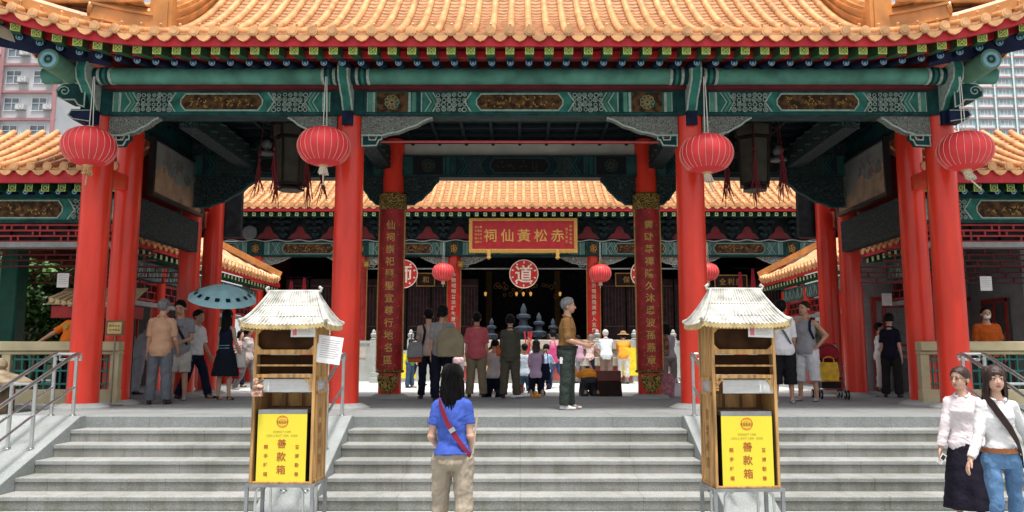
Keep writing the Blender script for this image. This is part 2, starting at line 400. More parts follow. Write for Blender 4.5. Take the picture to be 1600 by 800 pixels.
SP = 0.29
EY, EZ, RT = 11.2, 6.43, 3.1
def prof(t): return 0.40 * t + 0.13 * max(0.0, t - 0.3) ** 2
def lift(x): return 0.36 * (max(0.0, abs(x) - 5.15) / 2.45) ** 2
def fwd(x): return 0.16 * (max(0.0, abs(x) - 5.5) / 2.0) ** 2
def tile_slope(bases, d, profile, tmaxs, mb, m_roll=0, m_pan=1, step=0.125, r=0.060, zlift=None, nails=True, disc=True, seg=0.16):
    """bases: eave points of the rolls; d: horizontal unit vector up the slope; profile(t)->rise; tmaxs: run of each roll"""
    d = Vector(d); n = len(bases)
    bases = [Vector(b) for b in bases]
    for i, b in enumerate(bases):
        k = max(2, int(tmaxs[i] / seg)); pts = []
        for q in range(k + 1):
            t = tmaxs[i] * q / k; l = (1 - min(1, t / 2.0)) if zlift is not None else 0
            pts.append(b + d * t + Vector((0, 0, profile(t) - (zlift[i] * (1 - l) if zlift is not None else 0) + 0.02)))
        mb.tube(pts, [r * (1 + 0.035 * ((q % 3) == 0)) for q in range(k + 1)], 10, m_roll)
        if disc:
            p = pts[0]; out = -d
            mb.cyl(p + d * 0.02, p + out * 0.03, r * 1.28, r * 1.28, 16, m_roll)
            mb.cyl(p + out * 0.03, p + out * 0.038, r * 0.92, r * 0.85, 14, m_roll)
        if nails:
            p = pts[0] + d * 0.17 + Vector((0, 0, profile(0.17) + r)); mb.cyl(p - Vector((0, 0, 0.02)), p + Vector((0, 0, 0.035)), 0.012, 0.012, 6, m_roll); mb.ell(p + Vector((0, 0, 0.045)), 0.024, 6, 5, m_roll)
    for i in range(n - 1):
        a, b = bases[i], bases[i + 1]; tm = min(tmaxs[i], tmaxs[i + 1]); k = max(2, int(tm / step))
        la, lb = (zlift[i], zlift[i + 1]) if zlift is not None else (0, 0)
        for q in range(k):
            t0, t1 = tm * q / k, min(tm, tm * (q + 1) / k + 0.02); vs = []
            for t, up in ((t0, 0.036), (t1, 0.0)):
                for u in (0.0, 0.25, 0.5, 0.75, 1.0):
                    pp = a.lerp(b, u); l = 1 - min(1, t / 2.0)
                    zz = profile(t) - (la * (1 - u) + lb * u) * (1 - l)
                    vs.append(pp + d * t + Vector((0, 0, zz + up - 0.035 * math.sin(math.pi * u) - 0.01)))
            vs += [v - Vector((0, 0, 0.036)) for v in vs[:5]]
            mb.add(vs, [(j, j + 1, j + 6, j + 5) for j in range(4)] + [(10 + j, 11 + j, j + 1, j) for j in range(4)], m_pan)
        if disc:   # hanging drip tile
            c = a.lerp(b, 0.5); e = (b - a).normalized(); w = (b - a).length * 0.40
            poly = [(-w, -0.022), (-w * 0.92, -0.06), (-w * 0.55, -0.105), (0, -0.132), (w * 0.55, -0.105), (w * 0.92, -0.06), (w, -0.022), (w * 0.5, -0.036), (0, -0.042), (-w * 0.5, -0.036)]
            o = c - d * 0.02 + Vector((0, 0, -0.012)); k2 = len(poly)
            vs = [o + e * x + Vector((0, 0, z)) for x, z in poly] + [o + d * 0.03 + e * x + Vector((0, 0, z)) for x, z in poly]
            mb.add(vs, [tuple(range(k2)), tuple(reversed(range(k2, 2 * k2)))] + [(j, j + k2, (j + 1) % k2 + k2, (j + 1) % k2) for j in range(k2)], m_roll)
pav = thing('pavilion', 'large red columned open pavilion with orange tiled roof above the stairs', 'pavilion', (0, 14.3, 0.9))
mb = MB()
N = 58
xs = [(-N / 2 + 0.5 + i) * SP for i in range(N)]
GX = 5.55
def tmx(x): return RT if abs(x) < GX else max(0.22, 0.75 - (abs(x) - GX) * 0.22)
tile_slope([(x, EY - fwd(x), EZ + lift(x)) for x in xs], (0, 1, 0), prof, [tmx(x) for x in xs], mb, zlift=[lift(x) for x in xs])
tile_slope([(-x, 2 * (EY + RT) - EY + fwd(x), EZ + lift(x)) for x in xs], (0, -1, 0), prof, [tmx(x) for x in xs], mb, zlift=[lift(x) for x in xs], step=0.3)
for sx in (-1, 1):   # low side skirts
    ys = [EY + 0.35 + i * SP for i in range(20)]
    tile_slope([(sx * 8.5, y, EZ + 0.62) for y in ys], (-sx, 0, 0), lambda t: 0.02 * t, [2.75] * 20, mb, step=0.3)
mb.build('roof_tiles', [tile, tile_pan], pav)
# sheathing under the tiles keeps the sun out
mb = MB()
for s in (1, -1):
    yb = EY if s > 0 else 2 * (EY + RT) - EY
    for k in range(8):
        t0, t1 = 0.12 + (RT - 0.12) * k / 8, 0.12 + (RT - 0.12) * (k + 1) / 8
        mb.add([(-GX, yb + s * t0, EZ + prof(t0) - 0.07), (GX, yb + s * t0, EZ + prof(t0) - 0.07), (GX, yb + s * t1, EZ + prof(t1) - 0.07), (-GX, yb + s * t1, EZ + prof(t1) - 0.07)], [(0, 1, 2, 3)])
for sx in (-1, 1):
    for k in range(6):
        x0, x1 = GX + (8.4 - GX) * k / 6, GX + (8.4 - GX) * (k + 1) / 6
        f = EY + 0.12 - fwd(x0); b = 2 * (EY + RT) - f
        mb.add([(sx * x0, EY + 0.1 - fwd(x0), EZ + lift(x0) - 0.09), (sx * x1, EY + 0.1 - fwd(x1), EZ + lift(x1) - 0.09), (sx * x1, 2 * (EY + RT) - EY - 0.1, EZ + lift(x1) - 0.09), (sx * x0, 2 * (EY + RT) - EY - 0.1, EZ + lift(x0) - 0.09)], [(0, 1, 2, 3)])
    g = [(EY + 0.8 + i * 0.25, EZ + prof(0.8 + i * 0.25) - 0.08) for i in range(10)] + [(EY + RT, EZ + prof(RT) - 0.05)]
    g = g + [(2 * (EY + RT) - y, z) for y, z in reversed(g[:-1])]
    mb.prism(g, 'yz', sx * (GX - 0.1), sx * (GX - 0.04))
mb.build('roof_sheathing', red_dk, pav)
# ridges
mb = MB()
mb.box(-GX, GX, EY + RT - 0.16, EY + RT + 0.16, EZ + prof(RT) - 0.1, EZ + prof(RT) + 0.55)
mb.tube([(-GX, EY + RT, EZ + prof(RT) + 0.58), (GX, EY + RT, EZ + prof(RT) + 0.58)], 0.13, 10)
mb.build('main_ridge', ridge_m, pav)
for sx in (-1, 1):
    mb = MB()
    pts = [(t, EZ + prof(t)) for t in (0.62, 0.95, 1.3, 1.7, 2.1, 2.6, 3.1)]
    for (t0, z0), (t1, z1) in zip(pts[:-1], pts[1:]):
        x = sx * (GX + 0.02)
        mb.bar((x, EY + t0, z0 + 0.17), (x, EY + t1, z1 + 0.17), 0.26, 0.42)
        for h in (0.02, 0.2, 0.33): mb.bar((x, EY + t0, z0 + h), (x, EY + t1, z1 + h), 0.33, 0.035)
        mb.tube([(x, EY + t0, z0 + 0.41), (x, EY + t1, z1 + 0.41)], 0.085, 8)
    mb.box(sx * GX - 0.15, sx * GX + 0.19, EY + 0.50, EY + 0.66, EZ + prof(0.5) - 0.02, EZ + prof(0.5) + 0.62)
    mb.box(sx * GX - 0.09, sx * GX + 0.13, EY + 0.48, EY + 0.52, EZ + prof(0.5) + 0.08, EZ + prof(0.5) + 0.52)
    mb.build('descending_ridge', ridge_m, pav)
    mb = MB()   # corner ridge: tall stage, then the low one out to the corner
    def cp(u, h): x = GX + 0.1 + u; return (sx * x, EY + 0.62 - 0.20 * u - fwd(x), EZ + lift(x) + 0.24 + h)
    for u0, u1 in [(0.0, 0.4), (0.4, 0.88)]:
        mb.bar(cp(u0, 0.10), cp(u1, 0.10), 0.2, 0.3); mb.bar(cp(u0, 0.24), cp(u1, 0.24), 0.26, 0.04); mb.bar(cp(u0, 0.02), cp(u1, 0.02), 0.26, 0.04); mb.tube([cp(u0, 0.30), cp(u1, 0.30)], 0.08, 8)
    mb.cyl(cp(0.86, 0.18), cp(0.92, 0.18), 0.13, 0.13, 12)
    us = [0.8 + 0.25 * i for i in range(9)]
    for u0, u1 in zip(us[:-1], us[1:]):
        mb.bar(cp(u0, -0.06), cp(u1, -0.06), 0.18, 0.16); mb.tube([cp(u0, 0.03), cp(u1, 0.03)], 0.075, 8)
    rb = mb.build('corner_ridge', ridge_m, pav)
    mb = MB()   # seated ridge beast
    p = Vector(cp(0.74, 0.40)); mb.lathe([(0.12, 0), (0.14, 0.04), (0.09, 0.1), (0.11, 0.2), (0.08, 0.3)], p, 12); mb.ell(p + Vector((sx * 0.05, -0.03, 0.36)), (0.10, 0.08, 0.10)); mb.ell(p + Vector((sx * 0.13, -0.04, 0.33)), (0.07, 0.05, 0.05)); mb.tube([p + Vector((-sx * 0.08, 0, 0.1)), p + Vector((-sx * 0.2, 0, 0.2)), p + Vector((-sx * 0.18, 0, 0.4))], [0.05, 0.04, 0.015], 8)
    mb.build('ridge_beast', M('ridge_beast_glaze', (0.42, 0.12, 0.04), rough=0.3, coat=0.3), rb)
# fascia boards (upper red one follows the lifted corners)
mb = MB()
fx = [(-8.5 + 17 * i / 68) for i in range(69)]
def strip(y_off, z0, z1, m, th=0.04):
    for a, b in zip(fx[:-1], fx[1:]):
        ya, yb = EY + y_off - fwd(a), EY + y_off - fwd(b); la, lb = EZ + lift(a), EZ + lift(b)
        vs = [(a, ya, la + z0), (b, yb, lb + z0), (b, yb, lb + z1), (a, ya, la + z1), (a, ya + th, la + z0), (b, yb + th, lb + z0), (b, yb + th, lb + z1), (a, ya + th, la + z1)]
        mb.add(vs, [(0, 1, 2, 3), (7, 6, 5, 4), (0, 4, 5, 1), (3, 2, 6, 7)], m)
redf = M('red_fascia', (0.50, 0.02, 0.03), rough=0.5, var=0.15)
strip(0.04, -0.19, -0.055, 0); mb.build('eave_fascia', redf, pav)
mb = MB(); strip(0.46, -0.205, -0.10, 0); mb.build('inner_fascia', redf, pav)
# soffit boards between the rafters
mb = MB()
for a, b in zip(fx[:-1], fx[1:]):
    for (o0, h0), (o1, h1) in [((0.08, -0.16), (0.62, -0.02)), ((0.64, -0.12), (1.3, 0.05))]:
        m = 1 if (abs(a) > 6.9 and o0 > 0.5) else 0
        mb.add([(a, EY + o0 - fwd(a), EZ + lift(a) + h0), (b, EY + o0 - fwd(b), EZ + lift(b) + h0), (b, EY + o1, EZ + lift(b) * 0.8 + h1), (a, EY + o1, EZ + lift(a) * 0.8 + h1)], [(0, 1, 2, 3)], m)
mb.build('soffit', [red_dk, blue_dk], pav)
# square flying rafters and round rafters
mb = MB(); q = 0.066
mb.bar((0, 0, 0), (0, 0.56, 0.13), 0.132, 0.132, 0)
for z in (-1, 1): mb.path([(-q + 0.006, z * (q - 0.009)), (q - 0.006, z * (q - 0.009))], 0.014, -0.004, 0.006, 1); mb.path([(z * (q - 0.009), -q + 0.006), (z * (q - 0.009), q - 0.006)], 0.014, -0.004, 0.006, 1)
for a in (-1, 1): mb.path([(-q * 0.75 * a, -q * 0.75), (q * 0.75 * a, q * 0.75)], 0.013, -0.004, 0.005, 1)
mb.annulus((0, -0.004, 0), 0.045, 0.012, 0.005, 12, 1)
proto = mb.build('square_rafter', [green_p, yellow_g]); proto.parent = pav
mb = MB(); mb.cyl((0, 0, 0), (0, 0.62, 0.16), 0.056, n=14, m=0); mb.annulus((0, -0.002, 0), 0.05, 0.016, 0.004, 16, 1); mb.ell((0, -0.002, -0.008), (0.022, 0.008, 0.022), 8, 6, 1)
proto2 = mb.build('round_rafter', [blue_dk, blue_lt]); proto2.parent = pav
base = Vector(pav.location); k = 0
for i, x in enumerate(xs):
    if abs(x) > 8.2: continue
    rz = 0.0 if abs(x) < 5.6 else -math.copysign((abs(x) - 5.6) * 0.28, x)
    for pr, dy, dz, sc in ((proto, 0.10, -0.235, 1), (proto2, 0.52, -0.262, 1)):
        loc = Vector((x * (1 if dy < 0.3 else 0.985), EY + dy - fwd(x), EZ + lift(x) * (1 if dy < 0.3 else 0.86) + dz)) - base
        if k < 2: pr.location = loc; pr.rotation_euler = (0, 0, rz)
        else: part_copy(pr, loc, pav, (0, 0, rz))
        k += 1
# ------------------------------------------------------------------ columns
CXS = (-6.87, -2.77, 2.77, 6.87); CYF = 12.7
def column(x, y, r=0.232, ztop=5.66, mat=None, plinth=0.42, parent=None):
    mb = MB(); n = 28
    prf = [(r * 1.02, 0.06), (r * 1.0, 0.5), (r * 0.985, 2.2), (r * 0.955, ztop - 0.9)]
    mb.lathe(prf, (x, y, 0.9), n)
    o = mb.build('column', mat or red, parent or pav)
    mb = MB(); mb.lathe([(plinth * 1.0, 0.0), (plinth * 0.98, 0.02), (r * 1.25, 0.075), (r * 1.1, 0.08)], (x, y, 0.9), 28); mb.build('plinth', plinth_m, o)
    return o
for x in CXS: column(x, CYF)
for sx in (-1, 1):
    column(sx * 6.87, 13.72, 0.22)
    column(sx * 7.0, 16.75, 0.22, 6.1); column(sx * 7.0, 18.0, 0.22, 6.1)
# beam ornament -----------------------------------------------------
def ring_field(mb, x0, x1, z0, z1, y, r, m, seed=0, arrow=None):
    rd = random.Random(seed); cols = max(1, int((x1 - x0) / (r * 1.75))); rows = max(2, int((z1 - z0) / (r * 1.75)))
    for i in range(cols):
        for j in range(rows):
            x = x0 + (i + 0.5) * (x1 - x0) / cols + rd.uniform(-.2, .2) * r; z = z0 + (j + 0.5) * (z1 - z0) / rows + rd.uniform(-.2, .2) * r
            rr = r * rd.uniform(0.72, 1.0)
            mb.annulus((x, y, z), rr, rr * 0.36, 0.008, 8, m)
            if rd.random() < 0.6: mb.annulus((x, y, z), rr * 0.42, rr * 0.25, 0.008, 6, m)
def painted_beam(x0, x1, z0, z1, y, lz, parent, sq=False, lotus=True, name='painted_beam', depth=0.36, mats=None, r=None, detail=True):
    """teal beam with stripes, chevrons, scroll rings and a long lozenge panel (symmetrical)"""
    mb = MB(); h = z1 - z0; c = (x0 + x1) / 2; L = (x1 - x0) / 2; zc = (z0 + z1) / 2
    mb.box(x0, x1, y, y + depth, z0, z1, 0); mb.box(x0, x1, y + 0.012, y + depth - 0.01, z0 - 0.022, z0 - 0.002, 6)
    mb.box(x0, x1, y - 0.012, y - 0.001, z0 + 0.004, z0 + 0.05 * h + 0.004, 2); mb.box(x0, x1, y - 0.012, y - 0.001, z1 - 0.05 * h - 0.004, z1 - 0.004, 2)
    a = z0 + 0.08 * h; b = z1 - 0.08 * h; hh = b - a; w = 0.035 * h + 0.006
    def loz(e): return [(c - lz + e + 0.22 * hh, a + 0.08 * hh + e), (c - lz + e, zc - 0.12 * hh), (c - lz + e, zc + 0.12 * hh), (c - lz + e + 0.22 * hh, b - 0.08 * hh - e), (c + lz - e - 0.22 * hh, b - 0.08 * hh - e), (c + lz - e, zc + 0.12 * hh), (c + lz - e, zc - 0.12 * hh), (c + lz - e - 0.22 * hh, a + 0.08 * hh + e)]
    mb.prism(loz(0.03 * h), 'xz', y - 0.010, y - 0.001, 4); mb.path(loz(0), w, y, 0.016, 3, True)
    if detail:   # gilt relief in the lozenge
        rd = random.Random(int(abs(x0 * 100)))
        for k in range(int(lz * 2 / (0.13 * h))):
            x = c - lz * 0.82 + 1.64 * lz * rd.random(); z = zc + rd.uniform(-.26, .26) * hh; rr = rd.uniform(0.03, 0.07) * h
            ph = rd.random() * 6.28
            mb.path([(x + rr * (0.4 + 0.25 * q) * math.cos(ph + q * 0.9), z + rr * (0.4 + 0.25 * q) * math.sin(ph + q * 0.9)) for q in range(5)], 0.018 * h + 0.004, y - 0.008, 0.008, 5)
    for s in (-1, 1):
        def mir(p): return [(c + s * q[0], q[1]) for q in p]
        e = L
        x_st = e - 0.55 * h                       # end stripes
        for q0, q1, m in ((0.02, 0.16, 2), (0.2, 0.40, 1), (0.44, 0.5, 3)):
            lo, hi = e - q1 * h, e - q0 * h; mb.box(min(c + s * lo, c + s * hi), max(c + s * lo, c + s * hi), y - 0.014, y - 0.001, a, b, m)
        for q in (0.18, 0.42): mb.path(mir([(e - q * h, a), (e - q * h, b)]), w * 0.6, y, 0.018, 3)
        if sq:                                    # square flower panel between two stripe groups
            p0 = e - 1.85 * h; mb.box(min(c + s * p0, c + s * (e - 0.58 * h)), max(c + s * p0, c + s * (e - 0.58 * h)), y - 0.01, y - 0.001, a, b, 4)
            cc = (c + s * (e - 1.21 * h), y - 0.008, zc)
            for q in range(9): mb.annulus((cc[0] + 0.2 * h * math.cos(q * 0.7), cc[1], cc[2] + 0.2 * h * math.sin(q * 0.7)), 0.13 * h, 0.05 * h, 0.006, 8, 5 if q % 2 else 1)
            mb.annulus(cc, 0.12 * h, 0.07 * h, 0.01, 10, 5)
            for q0, q1, m in ((1.90, 2.0, 3), (2.05, 2.22, 1), (2.26, 2.40, 2), (2.43, 2.48, 3)):
                lo, hi = e - q1 * h, e - q0 * h; mb.box(min(c + s * lo, c + s * hi), max(c + s * lo, c + s * hi), y - 0.014, y - 0.001, a, b, m)
            x_st = e - 2.5 * h
        ar = lz + 0.22 * h                        # arrow line hugging the lozenge
        mb.path(mir([(ar + 0.26 * h, a), (ar, zc), (ar + 0.26 * h, b)] if False else [(ar, a), (ar + 0.28 * h, zc), (ar, b)]), w, y, 0.016, 3)
        for q, m in ((0.10, 3), (0.26, 1), (0.42, 3)):   # chevrons near the stripes
            xq = x_st - q * h; mb.path(mir([(xq, a), (xq - 0.26 * h, zc), (xq, b)]), w * (1.7 if m == 1 else 0.8), y, 0.013, m)
        f0, f1 = ar + 0.16 * h, x_st - 0.55 * h
        if f1 > f0:
            lo, hi = sorted((c + s * f0, c + s * f1)); mb.box(lo, hi, y - 0.005, y - 0.001, a, b, 6)
            if detail: ring_field(mb, lo, hi, a, b, y - 0.005, r or 0.115 * h, 3, int(abs(c * 37) + s + 5))
    return mb.build(name, mats or [teal, teal_lt, teal_dk, line, brown_p, gold, ground_dk], parent)
BZ0, BZ1, BY = 5.60, 5.985, 12.49
painted_beam(-2.77 + 0.235, 2.77 - 0.235, BZ0, BZ1, BY, 0.70, pav, sq=True)
painted_beam(-6.87 + 0.22, -2.77 - 0.235, BZ0, BZ1, BY, 0.66, pav)
painted_beam(2.77 + 0.235, 6.87 - 0.22, BZ0, BZ1, BY, 0.66, pav)
# column heads, bracket clouds and tie caps
for x in CXS:
    mb = MB(); mb.box(x - 0.236, x + 0.236, BY - 0.02, 12.95, BZ0 - 0.02, 6.06, 1); mb.build('column_head', [red, teal_dk], pav)
    mb = MB()   # the hooked nose over the purlin
    for dx, m, w in ((0, 0, 0.17), (0, 1, 0.115)):
        yo = -0.008 if m else 0
        mb2 = MB(); pr = [(12.02 + yo, 6.30), (11.98 + yo, 6.18), (12.02 + yo, 6.02), (12.12 + yo, 5.95), (12.2 + yo, 5.86), (12.3 + yo, 5.80), (12.36 + yo, 5.70), (12.44 + yo, 5.62), (12.44 + yo, 5.42), (12.5, 5.42), (12.5, 6.30)]
        mb.prism(pr, 'yz', x - w / 2, x + w / 2, m)
    mb.path([(x - 0.075, 5.42), (x + 0.075, 5.42), (x + 0.075, 5.64), (x - 0.075, 5.64)], 0.022, 12.435, 0.012, 1, True)
    mb.box(x - 0.086, x + 0.086, 12.40, 12.47, 5.40, 5.62, 2)
    mb.build('bracket_nose', [line, teal, blue_dk], pav)
mb = MB()
for a, b in ((-6.45, -3.12), (-2.42, 2.42), (3.12, 6.45)): mb.cyl((a, 12.28, 6.155), (b, 12.28, 6.155), 0.132, n=20, m=0, caps=True)
for s in (-1, 1): mb.cyl((s * 7.6, 12.28, 6.155), (s * 6.45, 12.28, 6.155), 0.128, n=20, m=0)
for cx in CXS:
    for dx in (-0.36, -0.27, 0.27, 0.36, -0.18, 0.18):
        if abs(cx + dx) < 7.3: mb.cyl((cx + dx - 0.022, 12.28, 6.155), (cx + dx + 0.022, 12.28, 6.155), 0.14, n=20, m=1 if abs(dx) == 0.27 else 2)
    mb.cyl((cx - 0.35, 12.28, 6.155), (cx + 0.35, 12.28, 6.155), 0.134, n=20, m=3)
mb.build('round_purlin', [teal_lt, teal, line, teal_dk], pav)
MB().box(-6.7, 6.7, 12.36, 12.6, 5.985, 6.07).build('red_tie_board', M('maroon_board', (0.12, 0.010, 0.016), rough=0.6, var=0.2), pav)
# corner: round timber ends facing out, curled cloud bracket
for s in (-1, 1):
    mb = MB(); mb.cyl((s * 7.12, 11.55, 6.16), (s * 7.12, 13.5, 6.16), 0.16, n=20, m=0); mb.annulus((s * 7.12, 11.548, 6.16), 0.125, 0.05, 0.006, 20, 1); mb.annulus((s * 7.12, 11.548, 6.16), 0.06, 0.03, 0.006, 16, 2)
    for q in range(12): mb.ell((s * 7.12 + 0.10 * math.cos(q * 0.5236), 11.542, 6.16 + 0.10 * math.sin(q * 0.5236)), (0.012, 0.006, 0.012), 6, 4, 1)
    mb.build('corner_purlin', [M('faded_green', (0.10, 0.22, 0.15), rough=0.6), blue_lt, teal_dk], pav)
    mb = MB()
    cl = [(0.30, 5.98), (0.42, 6.02), (0.6, 6.0), (0.70, 5.90), (0.68, 5.79), (0.58, 5.74), (0.40, 5.74), (0.34, 5.66), (0.24, 5.62), (0.24, 5.98)]
    mb.prism([(s * (6.65 + q), z) for q, z in cl], 'xz', 12.2, 12.55, 0); mb.path([(s * (6.65 + q), z) for q, z in cl], 0.02, 12.2, 0.012, 1, True)
    sp = [(s * (7.22 + 0.10 * (1 - q / 14) * math.cos(q * 0.75)), 5.88 + 0.09 * (1 - q / 14) * math.sin(q * 0.75)) for q in range(13)]; mb.path(sp, 0.014, 12.2, 0.012, 1)
    mb.prism([(s * (6.65 + q), z) for q, z in [(0.2, 5.62), (0.5, 5.62), (0.56, 5.52), (0.46, 5.44), (0.2, 5.40)]], 'xz', 12.3, 12.6, 2); mb.path([(s * (6.65 + q), z) for q, z in [(0.2, 5.60), (0.5, 5.60), (0.54, 5.52), (0.46, 5.46), (0.2, 5.42)]], 0.014, 12.3, 0.01, 1)
    mb.build('cloud_bracket', [teal_dk, line, blue_dk], pav)
    # hip beam with carved end under the corner
    mb = MB(); pr = [(12.3, 6.25), (10.9, 6.75), (10.75, 6.95), (10.9, 7.05), (11.2, 6.95), (12.3, 6.65)]
    mb.bar((s * 7.0, 12.4, 6.45), (s * 8.35, 11.0, 6.70), 0.2, 0.30, 0); mb.bar((s * 7.0, 12.4, 6.45), (s * 8.36, 10.99, 6.70), 0.16, 0.33, 1)
    mb.build('hip_beam', [M('cream_edge', (0.5, 0.42, 0.32), rough=0.7), blue_dk], pav)
    # blue triangular board below the lifted corner
    mb = MB(); mb.add([(s * 6.5, 12.2, 6.28), (s * 8.3, 11.25, 6.35), (s * 8.3, 11.2, 6.74), (s * 6.5, 11.95, 6.45)], [(0, 1, 2, 3)]); mb.build('corner_board', blue_dk, pav)
# spandrels --------------------------------------------------------
def spandrel(x, s, L=1.12, H=0.34, y=12.56, z=BZ0, parent=None, th=0.16, hook=True, mats=None):
    n = 10; poly = [(0, z), (0, z - H)]
    for i in range(n + 1):
        u = i / n; xx = L * (0.30 + 0.70 * u); zz = z - H * (1 - 0.86 * u ** 1.5) + 0.022 * abs(math.sin(u * 9.4)) * H / 0.34
        poly.append((xx, zz))
    poly.append((L, z))
    pl = [(x + s * a, b) for a, b in poly]
    mb = MB(); mb.prism(pl, 'xz', y, y + th, 0)
    mb.path(pl[1:-1], 0.022 * H / 0.34 + 0.004, y, 0.014, 1)
    if hook:
        sc = H / 0.34
        hk = [(0.02, -0.36), (0.16, -0.36), (0.18, -0.44), (0.32, -0.44), (0.36, -0.36), (0.46, -0.36), (0.46, -0.43), (0.40, -0.44), (0.34, -0.53), (0.02, -0.54)]
        hp = [(x + s * a * sc * 0.72, z + 0.03 * sc + b * sc) for a, b in hk]; mb.prism(hp, 'xz', y + 0.02, y + th - 0.02, 2); mb.path(hp, 0.02 * sc, y + 0.02, 0.012, 1, True)
    return mb.build('spandrel', mats or [carve, line, teal_dk], parent or pav)
for i, x in enumerate(CXS):
    if i < 3: spandrel(x + 0.2, 1, 1.15 if i in (1,) else 0.80, 0.34)
    if i > 0: spandrel(x - 0.2, -1, 1.15 if i in (2,) else 0.80, 0.34)
# ------------------------------------------------------------------ interior
mb = MB(); mb.box(-6.9, 6.9, 12.95, 16.3, 6.12, 6.16, 0)
for x in np.arange(-6.6, 6.7, 0.55): mb.box(x - 0.03, x + 0.03, 12.96, 16.2, 6.04, 6.118, 1)
for y in np.arange(13.2, 16.2, 0.55): mb.box(-6.8, 6.8, y - 0.03, y + 0.03, 6.055, 6.117, 1)
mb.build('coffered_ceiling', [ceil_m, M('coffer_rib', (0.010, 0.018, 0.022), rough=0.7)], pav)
carve_dk = voro('dark_carving', [(0.008, 0.016, 0.02), (0.015, 0.035, 0.036), (0.05, 0.06, 0.058)], 14)
for x in (-5.55, -2.77, 2.77, 5.55):   # beams running back
    mb = MB(); mb.box(x - 0.15, x + 0.15, 12.96, 16.0, 5.50, 5.92, 0)
    for s in (-1, 1):
        for y in np.arange(13.1, 15.8, 0.42):
            for dz in (0.06, 0.30): mb.bar((x + s * 0.155, y, 5.55 + dz), (x + s * 0.155, y + 0.3, 5.62 + dz), 0.012, 0.025, 1)
    mb.build('cross_beam', [carve_dk, teal], pav)
RY = 16.0
for x in (-2.58, 2.58):
    if abs(x) < 3: column(x, RY, 0.225, 6.2, red, 0.40)
MB().box(-2.38, 2.38, 16.06, 16.12, 5.80, 6.22).build('ceiling_board', grey_board, pav)
shaded_mats = [M('rear_beam_base', (0.008, 0.022, 0.028), rough=0.6), M('rear_beam_stripe', (0.012, 0.07, 0.065), rough=0.6), ground_dk, M('dim_line', (0.035, 0.06, 0.058), rough=0.7), M('rear_panel', (0.012, 0.012, 0.014)), M('rear_gold', (0.06, 0.04, 0.02)), M('rear_field', (0.02, 0.03, 0.03))]  # darkened copies of the front beam paints, interior shade mixed into the colour
painted_beam(-2.4, 2.4, 5.36, 5.80, 15.9, 0.6, pav, sq=True, mats=shaded_mats, name='rear_beam', r=0.05)
painted_beam(-6.7, -2.76, 5.36, 5.80, 15.9, 0.6, pav, mats=shaded_mats, name='rear_beam', r=0.05); painted_beam(2.76, 6.7, 5.36, 5.80, 15.9, 0.6, pav, mats=shaded_mats, name='rear_beam', r=0.05)
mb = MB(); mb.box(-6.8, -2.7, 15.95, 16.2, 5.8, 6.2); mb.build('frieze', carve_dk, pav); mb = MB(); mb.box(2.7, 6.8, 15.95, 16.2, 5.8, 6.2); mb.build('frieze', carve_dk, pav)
for x, s, L in ((-2.58 + 0.2, 1, 0.72), (2.58 - 0.2, -1, 0.72), (-2.58 - 0.2, -1, 0.5), (2.58 + 0.2, 1, 0.5), (-6.75, 1, 1.35), (6.75, -1, 1.35)): spandrel(x, s, L, 0.57 if L < 1 else 0.62, 15.95, 5.36, hook=False, mats=[carve_dk, teal_dk, teal_dk])
tag(MB().cyl((-2.6, 13.2, 5.335), (2.6, 13.2, 5.325), 0.024, n=8).build('fluorescent_tube', M('red_tube', (0.5, 0.08, 0.08), rough=0.4)), 'long thin red tube strung across the central bay under the painted beam', 'light tube')
for s in (-1, 1): MB().box(*sorted((s * 6.45, s * 8.6)), 18.15, 18.3, 4.45, 6.9).build('side_frieze', M('dark_frieze', (0.010, 0.014, 0.018), rough=0.7, var=0.4), pav)
for s in (-1, 1): MB().box(*sorted((s * 6.98, s * 7.03)), 12.95, 18.1, 5.75, 6.75).build('side_board', ceil_m, pav)
# side paintings and the low lintels between the paired columns
for sx in (-1, 1):
    mb = MB(); mb.box(sx * 6.86 - 0.1, sx * 6.86 + 0.1, 13.95, 16.55, 3.88, 4.52); mb.build('side_lintel', carve_dk, pav)
    mb = MB(); mb.box(sx * 6.86 - 0.12, sx * 6.86 + 0.12, 13.9, 16.6, 5.72, 6.1); mb.build('side_beam', teal_dk, pav)
    for za, zb in ((4.55, 4.80), (5.4, 5.7)): MB().box(sx * 6.86 - 0.08, sx * 6.86 + 0.08, 12.9, 13.55, za, zb).build('tie_beam', red, pav)
# ================================================================== main hall across the courtyard
HX = 0.15
hall = thing('temple_hall', 'dark main hall with orange roof and hanging red roundels across the courtyard', 'temple hall', (HX, 31, 0.894))
def rprof(t): return 0.42 * t + 0.06 * t * t
HE, HZ = 28.3, 7.16
hx = [HX + (-41 + i) * 0.31 for i in range(83)]
mb = MB(); tile_slope([(x, HE, HZ) for x in hx], (0, 1, 0), rprof, [5.0 - max(0, abs(x - HX) - 10.8) * 2.3 for x in hx], mb, step=0.25, seg=0.5, r=0.075)
mb.build('roof_tiles', [tile, tile_pan], hall)
mb = MB()
pts = [(HE + 5.0 * k / 6, HZ + rprof(5.0 * k / 6) - 0.08) for k in range(7)]
for (y0, z0), (y1, z1) in zip(pts[:-1], pts[1:]): w0, w1 = 12.5 - (y0 - HE) * 0.4, 12.5 - (y1 - HE) * 0.4; mb.add([(HX - w0, y0, z0), (HX + w0, y0, z0), (HX + w1, y1, z1), (HX - w1, y1, z1)], [(0, 1, 2, 3)])
mb.add([(HX - 10.6, HE + 5, pts[-1][1]), (HX + 10.6, HE + 5, pts[-1][1]), (HX + 10.6, HE + 10, HZ), (HX - 10.6, HE + 10, HZ)], [(0, 1, 2, 3)])
mb.build('roof_sheathing', red_dk, hall)
